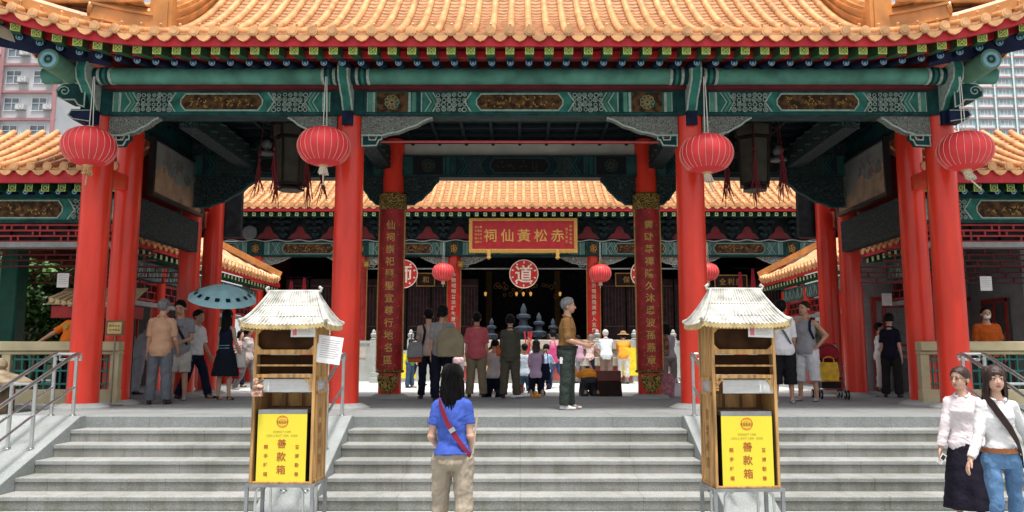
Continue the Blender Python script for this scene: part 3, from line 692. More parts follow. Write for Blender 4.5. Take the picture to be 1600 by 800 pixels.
MB().box(HX - 9, HX + 9, HE + 4.9, HE + 5.2, HZ + 3.4, HZ + 4.3).build('main_ridge', ridge_m, hall)
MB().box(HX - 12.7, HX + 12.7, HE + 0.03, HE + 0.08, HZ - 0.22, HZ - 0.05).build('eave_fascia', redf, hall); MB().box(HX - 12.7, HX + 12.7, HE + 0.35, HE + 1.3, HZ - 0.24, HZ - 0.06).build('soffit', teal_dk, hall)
mb = MB(); mb.bar((0, 0, 0), (0, 0.8, 0.1), 0.13, 0.14, 0); mb.box(-0.062, 0.062, -0.012, -0.001, -0.066, 0.066, 1); mb.box(-0.03, 0.03, -0.016, -0.012, -0.03, 0.03, 0)
pale_g = M('pale_rafter_end', (0.42, 0.48, 0.26), rough=0.6, var=0.25, scale=30)
pr = mb.build('square_rafter', [green_p, pale_g]); pr.parent = hall
for i, x in enumerate([q for q in hx if abs(q - HX) < 12.6]):
    loc = (x + 0.155 - HX, HE + 0.1 - 31, HZ - 0.32 - 0.894)
    if i == 0: pr.location = loc
    else: part_copy(pr, loc, hall)
# bracket zone
MB().box(HX - 12.9, HX + 12.9, 29.6, 29.7, 6.05, 7.1).build('bracket_board', M('bracket_board', (0.015, 0.022, 0.028), rough=0.7, var=0.4), hall)
mb = MB(); i = 0
dim_l = M('dim_line', (0.09, 0.14, 0.13), rough=0.7)
for x in np.arange(-12.0, 12.1, 1.2):
    x += HX
    mb.prism([(x - 0.45, 6.12), (x + 0.45, 6.12), (x + 0.3, 6.3), (x + 0.2, 6.34), (x + 0.1, 6.55), (x, 6.6), (x - 0.1, 6.55), (x - 0.2, 6.34), (x - 0.3, 6.3)], 'xz', 29.56, 29.599, 0)
    xb = x + 0.6
    for k in range(4):
        w = 0.14 + 0.10 * k; z = 6.15 + k * 0.22
        mb.box(xb - w, xb + w, 29.5 - 0.14 * k, 29.58, z + 0.09, z + 0.18, 1); mb.box(xb - 0.07, xb + 0.07, 29.47 - 0.14 * k, 29.58, z, z + 0.09, 1)
        mb.path([(xb - w, z + 0.10), (xb + w, z + 0.10)], 0.02, 29.5 - 0.14 * k, 0.006, 2)
        for s in (-1, 1): mb.annulus((xb + s * w * 0.6, 29.498 - 0.14 * k, z + 0.15), 0.05, 0.018, 0.005, 8, 2)
    mb.path([(x - 0.45, 6.12), (x - 0.3, 6.3), (x - 0.2, 6.34), (x - 0.1, 6.55), (x, 6.6), (x + 0.1, 6.55), (x + 0.2, 6.34), (x + 0.3, 6.3), (x + 0.45, 6.12)], 0.02, 29.56, 0.006, 2)
mb.build('bracket_sets', [M('dim_red', (0.20, 0.015, 0.025), rough=0.6), M('bracket_paint', (0.014, 0.028, 0.04), rough=0.6, var=0.4), dim_l], hall)
wl = [(HX - 12.8 + 0.12 * k, 6.03 + 0.03 * math.sin(k * 0.9)) for k in range(214)]
MB().path(wl, 0.035, 29.44, 0.01).build('wave_trim', M('wave_trim', (0.35, 0.36, 0.33), rough=0.7), hall)
HC = [-13.2, -10.0, -6.1, -2.6, 2.6, 6.1, 10.0, 13.2]
hb = [M('hall_teal', (0.02, 0.10, 0.09), rough=0.5), M('hall_teal_pale', (0.06, 0.20, 0.17), rough=0.5), teal_dk, M('hall_line', (0.22, 0.28, 0.25), rough=0.6), brown_p, M('hall_gold', (0.40, 0.22, 0.07), rough=0.5, var=0.3, scale=30), ground_dk]
for a, b in zip(HC[:-1], HC[1:]): painted_beam(HX + a + 0.24, HX + b - 0.24, 5.46, 6.0, 29.45, 0.95, hall, mats=hb, r=0.07)
for x in HC:
    x += HX; mb = MB(); mb.box(x - 0.235, x + 0.235, 29.42, 30, 5.46, 6.0, 0); mb.box(x - 0.15, x + 0.15, 29.405, 29.42, 5.52, 5.94, 1)
    for q in range(5): mb.annulus((x + 0.06 * math.cos(q * 1.3), 29.405, 5.73 + 0.09 * math.sin(q * 1.3)), 0.07, 0.03, 0.006, 8, 2)
    mb.build('column_head', [teal_dk, brown_p, gold], hall)
    o = column(x, 29.75, 0.25, 5.46, red, 0.4, hall)
    for s in (-1, 1):
        spandrel(x + s * 0.22, s, 1.05, 0.32, 29.6, 5.46, hall, th=0.1, mats=[voro('hall_carving', [(0.05, 0.05, 0.05), (0.30, 0.30, 0.28), (0.5, 0.5, 0.46)], 16), line, teal_dk])
for a, b in zip(HC[2:-3], HC[3:-2]): MB().box(HX + a, HX + b, 29.7, 29.74, 4.98, 5.03).build('lantern_rail', M('rail_grey', (0.3, 0.3, 0.3), rough=0.5), hall)
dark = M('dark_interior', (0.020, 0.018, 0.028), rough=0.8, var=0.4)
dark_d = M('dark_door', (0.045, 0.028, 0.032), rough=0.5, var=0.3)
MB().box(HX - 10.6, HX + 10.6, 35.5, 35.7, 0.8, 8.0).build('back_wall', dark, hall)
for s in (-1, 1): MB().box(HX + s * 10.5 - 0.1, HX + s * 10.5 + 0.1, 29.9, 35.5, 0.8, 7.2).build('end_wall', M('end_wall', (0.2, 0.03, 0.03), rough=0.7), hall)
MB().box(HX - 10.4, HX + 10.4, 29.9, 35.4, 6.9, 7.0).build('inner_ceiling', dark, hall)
for x in HC[1:-2]:
    for k in range(4):
        xx = HX + x + 0.55 + k * 0.95
        if abs(xx) < 2.0: continue
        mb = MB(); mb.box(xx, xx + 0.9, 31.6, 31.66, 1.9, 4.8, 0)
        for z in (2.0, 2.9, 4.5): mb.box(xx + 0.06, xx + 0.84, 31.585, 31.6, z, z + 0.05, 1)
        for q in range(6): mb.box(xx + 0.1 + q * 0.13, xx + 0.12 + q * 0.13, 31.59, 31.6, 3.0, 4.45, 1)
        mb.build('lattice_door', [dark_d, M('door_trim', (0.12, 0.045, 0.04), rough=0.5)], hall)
# gilt shrine glimpsed through the open middle doors
mb = MB(); mb.box(HX - 1.5, HX + 1.5, 34.4, 35.4, 0.9, 2.8, 0); mb.box(HX - 1.6, HX - 1.35, 34.2, 34.4, 1.9, 5.4, 1); mb.box(HX + 1.35, HX + 1.6, 34.2, 34.4, 1.9, 5.4, 1)
for q in range(22):
    rd = random.Random(q); mb.annulus((HX + rd.uniform(-1.5, 1.5), 34.15, rd.uniform(4.3, 4.9)), rd.uniform(.05, .12), 0.03, 0.02, 8, 2)
mb.build('shrine', [M('altar_cloth_dark', (0.10, 0.012, 0.012), rough=0.7), M('shrine_post', (0.08, 0.05, 0.015), rough=0.5), gold], hall)
for dx in (-0.28, 0.0, 0.30, -1.55, 1.5):
    m = bpy.data.materials.get('oil_lamp_glow')
    if not m:
        m = M('oil_lamp_glow', (0.9, 0.5, 0.12)); m.node_tree.nodes['Principled BSDF'].inputs['Emission Color'].default_value = (1, 0.5, 0.12, 1); m.node_tree.nodes['Principled BSDF'].inputs['Emission Strength'].default_value = 0.3
    t = thing('hanging_lamp', 'small glowing lamp hanging inside the dark hall behind the middle roundel', 'lamp', (HX + dx, 32.5, 4.25), group='lamps inside the hall')
    MB().lathe([(0.01, 0.12), (0.06, 0.08), (0.05, 0.0), (0.02, -0.06)], (HX + dx, 32.5, 4.25), 8).build('lamp_glass', m, t); MB().cyl((HX + dx, 32.5, 4.35), (HX + dx, 32.5, 6.9), 0.008, n=5).build('cord', dark, t)
# couplet boards on the hall columns
gold_t = M('gold_lettering', (0.62, 0.36, 0.09), rough=0.4, var=0.25, scale=40, metal=0.2)
cream_t = M('cream_lettering', (0.70, 0.60, 0.42), rough=0.6)
def couplet(x, y, w, z0, z1, text, name, label, matb, size, mt, grp=None, wrap=0.25, speck=0):
    """curved board that wraps the front of a column; vertical characters"""
    t = thing(name, label, 'couplet board', (x, y, z0), 0, grp)
    mb = MB(); n = 12; a0 = math.asin(min(0.98, w / 2 / wrap)); rows = [z0, z1]
    for r0, m in ((wrap, 0),):
        vs = []
        for z in rows:
            for rr in (r0, r0 + 0.03):
                for k in range(n + 1):
                    a = -a0 + 2 * a0 * k / n; vs.append((x + rr * math.sin(a), y - rr * math.cos(a), z))
        N1 = n + 1; fs = []
        for k in range(n):
            fs += [(N1 + k, N1 + k + 1, 3 * N1 + k + 1, 3 * N1 + k), (k, 2 * N1 + k, 2 * N1 + k + 1, k + 1), (k, k + 1, N1 + k + 1, N1 + k), (2 * N1 + k, 3 * N1 + k, 3 * N1 + k + 1, 2 * N1 + k + 1)]
        fs += [(0, N1, 3 * N1, 2 * N1), (n, 2 * N1 + n, 3 * N1 + n, N1 + n)]
        mb.add(vs, fs, 0)
    for s in (-1, 1):
        xe, ye = x + s * (wrap + 0.01) * math.sin(a0), y - (wrap + 0.01) * math.cos(a0)
        mb.box(xe - 0.028, xe + 0.028, ye - 0.035, ye + 0.02, z0, z1, 1)
    yf = y - wrap - 0.034
    rd = random.Random(int(x * 50))
    for k in range(speck):
        xx = rd.uniform(-.36, .36) * w; zz = z0 + (z1 - z0) * rd.random() ** 1.5; aa = math.asin(max(-1, min(1, xx / wrap)))
        c = (x + (wrap + 0.032) * math.sin(aa), y - (wrap + 0.032) * math.cos(aa), zz); q = rd.uniform(0.006, 0.014)
        mb.add([(c[0] - q, c[1], c[2]), (c[0], c[1] - 0.002, c[2] - q), (c[0] + q, c[1], c[2]), (c[0], c[1] - 0.002, c[2] + q)], [(0, 1, 2, 3)], 1)
    b = mb.build('board', [matb, gold], t)
    return t, yf
red_band = M('couplet_red', (0.36, 0.016, 0.018), rough=0.5, var=0.3, scale=4, bump=0.1)
red_hall = M('couplet_red_bright', (0.55, 0.02, 0.015), rough=0.5, var=0.15)
for x, txt, nm in ((-2.6, '金闕昭明普濟群生登福地仙壇', 'red hall couplet board facing forward beside the hanging lantern over the khaki bag'), (2.6, '赤松示現同霑雨露入玄門道境', 'red hall couplet board beside the hanging lantern behind the man in brown shirt'), (-6.1, '靈籤有準慈雲廣被嗇色園中', 'dim hall couplet board showing right of the second large red column'), (6.1, '仙蹟長留法雨均霑獅山腳下', 'dim hall couplet board mostly covered by the third large red column')):
    t, yf = couplet(HX + x, 29.75, 0.46, 2.0, 5.05, txt, 'hall_couplet', nm, red_hall if abs(x) < 3 else red_band, 0.2, cream_t, 'couplets on the hall columns', wrap=0.27)  # outer boards take a darker red, painting in the shade they hang in
    mb = MB()
    for k, ch in enumerate(txt): put_glyph(mb, ch, (HX + x, yf, 4.75 - k * 0.205), (1, 0, 0), (0, 0, 1), 0.17, 0, 0.006)
    mb.build('lettering', cream_t if abs(x) < 3 else gold_t, t)
    mb = MB(); mb.lathe([(0.05, 0), (0.14, 0.05), (0.12, 0.14), (0.16, 0.2), (0.05, 0.28)], (HX + x + 0.26, 29.4, 5.0), 10); mb.build('gilt_cap', gold, t)
# big name plaque
t = thing('name_plaque', 'wide red plaque with five large gold characters and gilt frame', 'plaque', (HX, 28.75, 5.6))
x0, x1 = X_(738, 366, 28.7), X_(897, 366, 28.7); z0, z1 = Z_(389, 28.7), Z_(345, 28.7)
mb = MB(); mb.box(x0, x1, 28.72, 28.80, z0, z1, 0); mb.build('board', M('plaque_red', (0.40, 0.013, 0.02), rough=0.45, var=0.12), t)
mb = MB()
for (a, b, c, d) in ((x0 - 0.12, x1 + 0.12, z0 - 0.14, z0), (x0 - 0.12, x1 + 0.12, z1, z1 + 0.10), (x0 - 0.12, x0, z0, z1), (x1, x1 + 0.12, z0, z1)):
    mb.box(a, b, 28.68, 28.81, c, d, 0)
    for q in range(int(max(b - a, d - c) / 0.11)):
        u = (q + 0.5) * 0.11; p = (a + u if b - a > d - c else (a + b) / 2, 28.678, (c + d) / 2 if b - a > d - c else c + u); mb.annulus(p, 0.05, 0.03, 0.012, 7, 0)
for s in (-1, 1): mb.lathe([(0.05, 0.1), (0.09, 0.0), (0.06, -0.12), (0.09, -0.2), (0.02, -0.26)], ((x0 + x1) / 2 + s * 1.25, 28.7, z0 - 0.13), 8)
mb.build('gilt_frame', gold_t, t)
mb = MB()
for k, ch in enumerate('祠仙黃松赤'):
    put_glyph(mb, ch, (X_(766 + k * 26.3, 369, 28.7), 28.72, (z0 + z1) / 2 - 0.02), (1, 0, 0), (0, 0, 1), 0.50, 0, 0.015)
for k in range(5): put_glyph(mb, '庚申年孟秋'[k], (x1 - 0.12, 28.72, z1 - 0.2 - k * 0.15), (1, 0, 0), (0, 0, 1), 0.11, 0, 0.01)
for k in range(4): put_glyph(mb, '弟子敬立'[k], (x1 - 0.27, 28.72, z1 - 0.3 - k * 0.15), (1, 0, 0), (0, 0, 1), 0.11, 0, 0.01)
for c in range(3):
    for k in range(5): put_glyph(mb, '嗇色園重建立壇主人敬書仙'[(c * 5 + k) % 12], (x0 + 0.13 + c * 0.09, 28.72, z1 - 0.22 - k * 0.14), (1, 0, 0), (0, 0, 1), 0.085, 0, 0.01)
mb.build('lettering', gold_t, t)
# roundels on the rail
cream = M('roundel_cream', (0.72, 0.62, 0.50), rough=0.6)
for px, ch, lb in ((818.5, '道', 'round red disc lettered in cream hanging in the middle of the hall front'), (630, '師', 'round red disc half covered by the tall gold-speckled couplet near the green child'), (1008, '經', 'round red disc almost wholly hidden behind the couplet post with the shopping bags')):
    D = 29.0; c = P(px, 428, D); t = thing('hanging_roundel', lb, 'roundel', (c[0], D, c[2]), 0, 'red roundels hung across the hall front')
    MB().cyl((c[0], D, c[2]), (c[0], D + 0.05, c[2]), 0.525, n=40).build('disc', M('roundel_red', (0.48, 0.016, 0.016), rough=0.5), t)
    mb = MB(); mb.annulus((c[0], D, c[2]), 0.535, 0.035, 0.015, 40)
    put_glyph(mb, ch, (c[0], D, c[2]), (1, 0, 0), (0, 0, 1), 0.68, 0, 0.012)
    md_ = MB()
    for k in range(10):
        a = k * 0.628 + 0.3; r = 0.43; md_.ell((c[0] + r * math.cos(a), D - 0.004, c[2] + r * math.sin(a)), (0.045, 0.008, 0.03), 8, 5, 0, Matrix.Rotation(-a, 3, 'Y'))
    mb.build('lettering', cream, t); md_.build('dot_pattern', cream, t)
    MB().cyl((c[0], D + 0.02, c[2] + 0.52), (c[0], 29.5, 5.46), 0.01, n=5).build('cord', dark, t)
# small dark plaques inside the hall
for px, py, w, txt, lb in ((1142, 440, 50, '全利益', 'small dim plaque with gold characters behind the small lantern near the kiosk roof'), (665, 437, 28, '和', 'small dim plaque just right of the half covered roundel'), (985, 437, 46, '保佑', 'dim framed plaque left of the couplet post with the shopping bags')):
    D = 31.2; c = P(px, py, D); h = 0.5; ww = w * D / 1240
    t = thing('inner_plaque', lb, 'plaque', (c[0], D, c[2]))
    MB().box(c[0] - ww / 2, c[0] + ww / 2, D, D + 0.06, c[2] - h / 2, c[2] + h / 2).build('board', dark_d, t)
    mb = MB(); mb.path([(c[0] - ww / 2, c[2] - h / 2), (c[0] + ww / 2, c[2] - h / 2), (c[0] + ww / 2, c[2] + h / 2), (c[0] - ww / 2, c[2] + h / 2)], 0.04, D, 0.02, 0, True)
    for k, ch in enumerate(txt): put_glyph(mb, ch, (c[0] + (k - (len(txt) - 1) / 2) * 0.32, D, c[2]), (1, 0, 0), (0, 0, 1), 0.27, 0, 0.01)
    mb.build('lettering', gold_t, t)
# stone terrace with balustrade -------------------------------------
marble = stone('pale_stone', (0.43, 0.45, 0.43), scale=40, stain=0.18)
beige_s = stone('beige_stone', (0.50, 0.47, 0.40), scale=40, stain=0.2)
struct(MB().box(HX - 11, HX + 11, 27.4, 36, 0.89, 1.95).build('hall_terrace', stone('terrace_stone', (0.42, 0.43, 0.42))))
def balustrade(pa, pb, label):
    xa, xb = X_(pa, 520, 27.2), X_(pb, 520, 27.2); t = thing('stone_balustrade', label, 'balustrade', ((xa + xb) / 2, 27.2, 0.894), 0, 'pale stone balustrades of the terrace')
    n = max(1, round(abs(xb - xa) / 1.4)); zt = Z_(531, 27.2)
    for k in range(n + 1):
        x = xa + (xb - xa) * k / n
        mb = MB(); mb.box(x - 0.11, x + 0.11, 27.1, 27.32, 0.894, zt); mb.lathe([(0.10, 0), (0.12, 0.03), (0.07, 0.06), (0.11, 0.13), (0.105, 0.2), (0.06, 0.24), (0.07, 0.28), (0.02, 0.35)], (x, 27.21, zt), 12); mb.build('post', marble, t)
    for k in range(n):
        a, b = xa + (xb - xa) * k / n + 0.112, xa + (xb - xa) * (k + 1) / n - 0.112
        mb = MB(); mb.box(a, b, 27.15, 27.27, 0.894, zt - 0.12, 0); mb.box(a + 0.12, b - 0.12, 27.13, 27.149, zt - 0.6, zt - 0.25, 1); mb.box(a, b, 27.12, 27.30, zt - 0.12, zt - 0.03, 0)
        m_ = (a + b) / 2; mb.prism([(m_ - 0.28, zt - 0.55), (m_ + 0.28, zt - 0.55), (m_ + 0.18, zt - 0.45), (m_ + 0.1, zt - 0.42), (m_, zt - 0.32), (m_ - 0.1, zt - 0.42), (m_ - 0.18, zt - 0.45)], 'xz', 27.118, 27.129, 2)
        mb.build('panel', [marble, beige_s, M('relief_red', (0.45, 0.05, 0.04), rough=0.6)], t)
balustrade(380, 584, 'pale stone balustrade with red relief beside the second large red column'); balustrade(642, 700, 'pale stone balustrade behind the two women with the khaki bag'); balustrade(933, 991, 'pale stone balustrade with rounded finials behind the old man in pale shirt'); balustrade(1052, 1260, 'pale stone balustrade behind the long haired woman with shopping bags')
for a, b in ((584, 642), (991, 1052)):
    xa, xb = X_(a, 520, 27.0) + 0.14, X_(b, 520, 27.0) - 0.14; mb = MB()
    for k in range(6): mb.box(xa, xb, 25.6 + k * 0.3, 27.6, 0.89 + k * 0.17, 0.89 + (k + 1) * 0.17)
    struct(mb.build('terrace_steps', marble, bevel=0.01))
# long offering altar
t = thing('offering_altar', 'long low stone offering table with red panels in front of the hall', 'altar', (0.1, 25.6, 0.894))
xa, xb = X_(702, 560, 25.6), X_(992, 560, 25.6)
mb = MB()
mb.box(xa, xb, 25.7, 26.3, Z_(546, 25.7), Z_(531, 25.7)); mb.box(xa, xb, 25.2, 25.68, Z_(572, 25.3), Z_(558, 25.3)); mb.build('tabletop', beige_s, t, bevel=0.02)
mb = MB(); mb.box(xa + 0.05, xb - 0.05, 25.75, 26.25, 0.9, Z_(546, 25.7)); mb.box(xa + 0.1, xb - 0.1, 25.3, 25.66, 0.9, Z_(572, 25.3)); mb.build('base', stone('altar_base', (0.30, 0.28, 0.26)), t)
for k in range(6):
    x = xa + (k + 0.5) * (xb - xa) / 6; MB().box(x - 0.35, x + 0.35, 25.27, 25.298, 1.0, 1.4).build('red_panel', M('altar_red', (0.33, 0.06, 0.05), rough=0.7), t)
bz = M('aged_bronze', (0.16, 0.13, 0.08), rough=0.5, metal=0.5, var=0.4)
for k in range(11):
    x = xa + 0.3 + k * (xb - xa - 0.6) / 10; rd = random.Random(k)
    o = MB().lathe([(0.04, 0), (0.12, 0.01), (0.16, 0.06), (0.17, 0.09), (0.13, 0.10), (0.12, 0.08)], (x, 25.42, Z_(558, 25.3)), 10).build('offering_dish', M('dish_%d' % (k % 3), [(0.5, 0.35, 0.15), (0.6, 0.55, 0.45), (0.35, 0.14, 0.08)][k % 3], rough=0.5))
    tag(o, 'small shallow offering dish set on the stone altar', 'dish', 'offering dishes along the altar')
slate = M('slate_bronze', (0.045, 0.06, 0.08), rough=0.55, var=0.3)
for px, py0, sc, lb in ((768, 535, 0.85, 'slim grey altar vase between the red shirt and olive jacket worshippers'), (818, 535, 1.25, 'tallest grey tiered incense burner beneath the middle roundel'), (842, 535, 1.0, 'grey altar vase left of the man in brown shirt'), (864, 535, 0.85, 'grey altar vase close behind the brown shirted man')):
    D = 27.9; x = X_(px, py0, D); z = 1.95
    tag(MB().lathe([(0.22, 0), (0.24, 0.08), (0.13, 0.12), (0.11, 0.45), (0.26, 0.5), (0.28, 0.62), (0.14, 0.68), (0.11, 0.85), (0.2, 0.9), (0.2, 0.97), (0.08, 1.02), (0.09, 1.15), (0.02, 1.3)], (0, 0, 0), 12).xform(Matrix.Translation((x, D, z)) @ Matrix.Scale(sc, 4)).build('altar_vase', slate), lb, 'altar vase')
# ================================================================== side galleries (along the courtyard)
lat = M('lattice_red', (0.36, 0.03, 0.035), rough=0.55, var=0.2)
grey_wall = M('grey_wall', (0.34, 0.36, 0.37), rough=0.8, var=0.1)
def gallery(s, label):
    t = thing('side_gallery', label, 'gallery', (s * 10, 22, 0.896))
    y0, y1, xe, ze = 17.2, 27.6, 8.3, 4.30
    gp = lambda u: 0.42 * u + 0.10 * u * u
    ys = [y0 + i * 0.29 for i in range(int((y1 - y0) / 0.29) + 1)]
    mb = MB(); tile_slope([(s * xe, y, ze + 0.10 * max(0, (y - 26.4)) ** 2) for y in ys], (s, 0, 0), gp, [2.2 if y < 25.6 else max(0.25, 2.2 - (y - 25.6) * 0.95) for y in ys], mb, step=0.2, seg=0.4); mb.build('roof_tiles', [tile, tile_pan], t)
    mb = MB(); mb.add([(s * (xe + 0.08), y0 - 0.1, ze - 0.08), (s * (xe + 0.08), y1, ze - 0.08), (s * (xe + 2.3), y1 - 1.9, ze + gp(2.2) - 0.08), (s * (xe + 2.3), y0 - 0.1, ze + gp(2.2) - 0.08)], [(0, 1, 2, 3)]); mb.add([(s * (xe + 2.3), y0 - 0.1, ze + gp(2.2) - 0.08), (s * (xe + 2.3), y1 - 1.9, ze + gp(2.2) - 0.08), (s * (xe + 4.6), y1 - 1.9, ze), (s * (xe + 4.6), y0 - 0.1, ze)], [(0, 1, 2, 3)]); mb.build('roof_sheathing', red_dk, t)
    mb = MB(); mb.bar((s * (xe + 2.25), y0, ze + gp(2.2) + 0.15), (s * (xe + 2.25), 25.7, ze + gp(2.2) + 0.15), 0.25, 0.4); mb.bar((s * (xe + 2.25), 25.6, ze + gp(2.2) + 0.05), (s * (xe + 0.05), 27.6, ze + 0.25), 0.2, 0.2); mb.build('ridge', ridge_m, t)
    MB().box(min(s * (xe + 0.03), s * (xe + 0.07)), max(s * (xe + 0.03), s * (xe + 0.07)), y0, y1, ze - 0.2, ze - 0.05).build('eave_fascia', redf, t)
    pr = None
    for y in ys:
        if pr is None:
            mb = MB(); mb.bar((0, 0, 0), (s * 0.7, 0, 0.08), 0.12, 0.12, 0); mb.box(-0.006, 0.006, -0.055, 0.055, -0.055, 0.055, 1); pr = mb.build('square_rafter', [green_p, pale_g]); pr.parent = t; first = True
        loc = (s * (xe + 0.1) - s * 10, y + 0.145 - 22, ze - 0.28 - 0.896)
        if first: pr.location = loc; first = False
        else: part_copy(pr, loc, t)
    x = s * (xe + 0.75)
    MB().box(x - 0.12, x + 0.12, y0, y1 - 0.5, ze - 0.75, ze - 0.34).build('beam', [M('gallery_beam', (0.06, 0.13, 0.13), rough=0.6, var=0.4, scale=3)], t)
    mb = MB(); xx = x - s * 0.125
    for k in range(26):
        y = y0 + 0.2 + k * 0.38; mb.bar((xx, y, ze - 0.7), (xx, y + 0.12, ze - 0.4), 0.012, 0.03); mb.bar((xx, y + 0.24, ze - 0.7), (xx, y + 0.12, ze - 0.4), 0.012, 0.03)
    mb.build('beam_ornament', line, t)
    mb = MB(); z0, z1 = ze - 1.22, ze - 0.82      # openwork frieze
    mb.bar((x, y0, z0), (x, y1 - 0.5, z0), 0.06, 0.05); mb.bar((x, y0, z1), (x, y1 - 0.5, z1), 0.06, 0.05); mb.bar((x, y0, (z0 + z1) / 2), (x, y1 - 0.5, (z0 + z1) / 2), 0.04, 0.025)
    for k in range(52): y = y0 + k * 0.19; mb.bar((x, y, z0 if k % 2 else (z0 + z1) / 2), (x, y, (z0 + z1) / 2 if k % 2 else z1), 0.03, 0.03)
    mb.build('openwork_frieze', lat, t); MB().box(x + s * 0.06 - 0.01, x + s * 0.06 + 0.01, y0, y1 - 0.5, z0, z1).build('frieze_backing', M('frieze_backing', (0.03, 0.02, 0.02)), t)
    MB().box(x - 0.08, x + 0.08, y0, y1 - 0.5, z0 - 0.16, z0 - 0.06).build('lintel', M('grey_lintel', (0.25, 0.26, 0.26), rough=0.7), t)
    for y in (17.4, 19.9, 22.4, 24.9, 27.0): MB().lathe([(0.17, 0), (0.16, ze - 1.3)], (x, y, 0.896), 16).build('column', red, t)
    xw = s * (xe + 2.6)
    MB().box(min(xw, xw + s * 0.15), max(xw, xw + s * 0.15), y0 if s > 0 else 20.6, y1 - 0.6, 0.896, ze + 0.6).build('wall', grey_wall if s > 0 else M('dark_wall', (0.07, 0.075, 0.08), rough=0.8), t)
    for k in range(5):
        y = 17.7 + k * 2.0
        if s < 0 and y < 20.8: continue
        xi = xw - s * 0.01
        mb = MB(); mb.box(min(xi, xi - s * 0.05), max(xi, xi - s * 0.05), y, y + 0.95, 0.9, 3.0, 1)
        for (a, b, c, d) in ((y, y + 0.95, 2.93, 3.02), (y, y + 0.07, 0.9, 3.0), (y + 0.88, y + 0.95, 0.9, 3.0), (y, y + 0.95, 1.6, 1.68), (y + 0.45, y + 0.5, 0.9, 3.0)): mb.box(min(xi - s * 0.05, xi - s * 0.09), max(xi - s * 0.05, xi - s * 0.09), a, b, c, d, 0)
        for q in range(7):
            mb.bar((xi - s * 0.06, y + 0.08 + q * 0.12, 1.7), (xi - s * 0.06, min(y + 0.88, y + 0.5 + q * 0.12), 2.3 + (0.3 if q < 3 else 0)), 0.015, 0.015, 2); mb.bar((xi - s * 0.06, y + 0.88 - q * 0.12, 1.7), (xi - s * 0.06, max(y + 0.08, y + 0.46 - q * 0.12), 2.3), 0.015, 0.015, 2)
        mb.build('lattice_door', [M('door_frame_red', (0.42, 0.04, 0.035), rough=0.5), M('door_panel_grey', (0.10, 0.10, 0.10), rough=0.7), M('lattice_pale', (0.3, 0.29, 0.27), rough=0.6)], t)
    return t
gallery(-1, 'tiled gallery along the courtyard behind the group with the parasol'); gallery(1, 'tiled gallery along the courtyard behind the two young tourists, with grey doors')
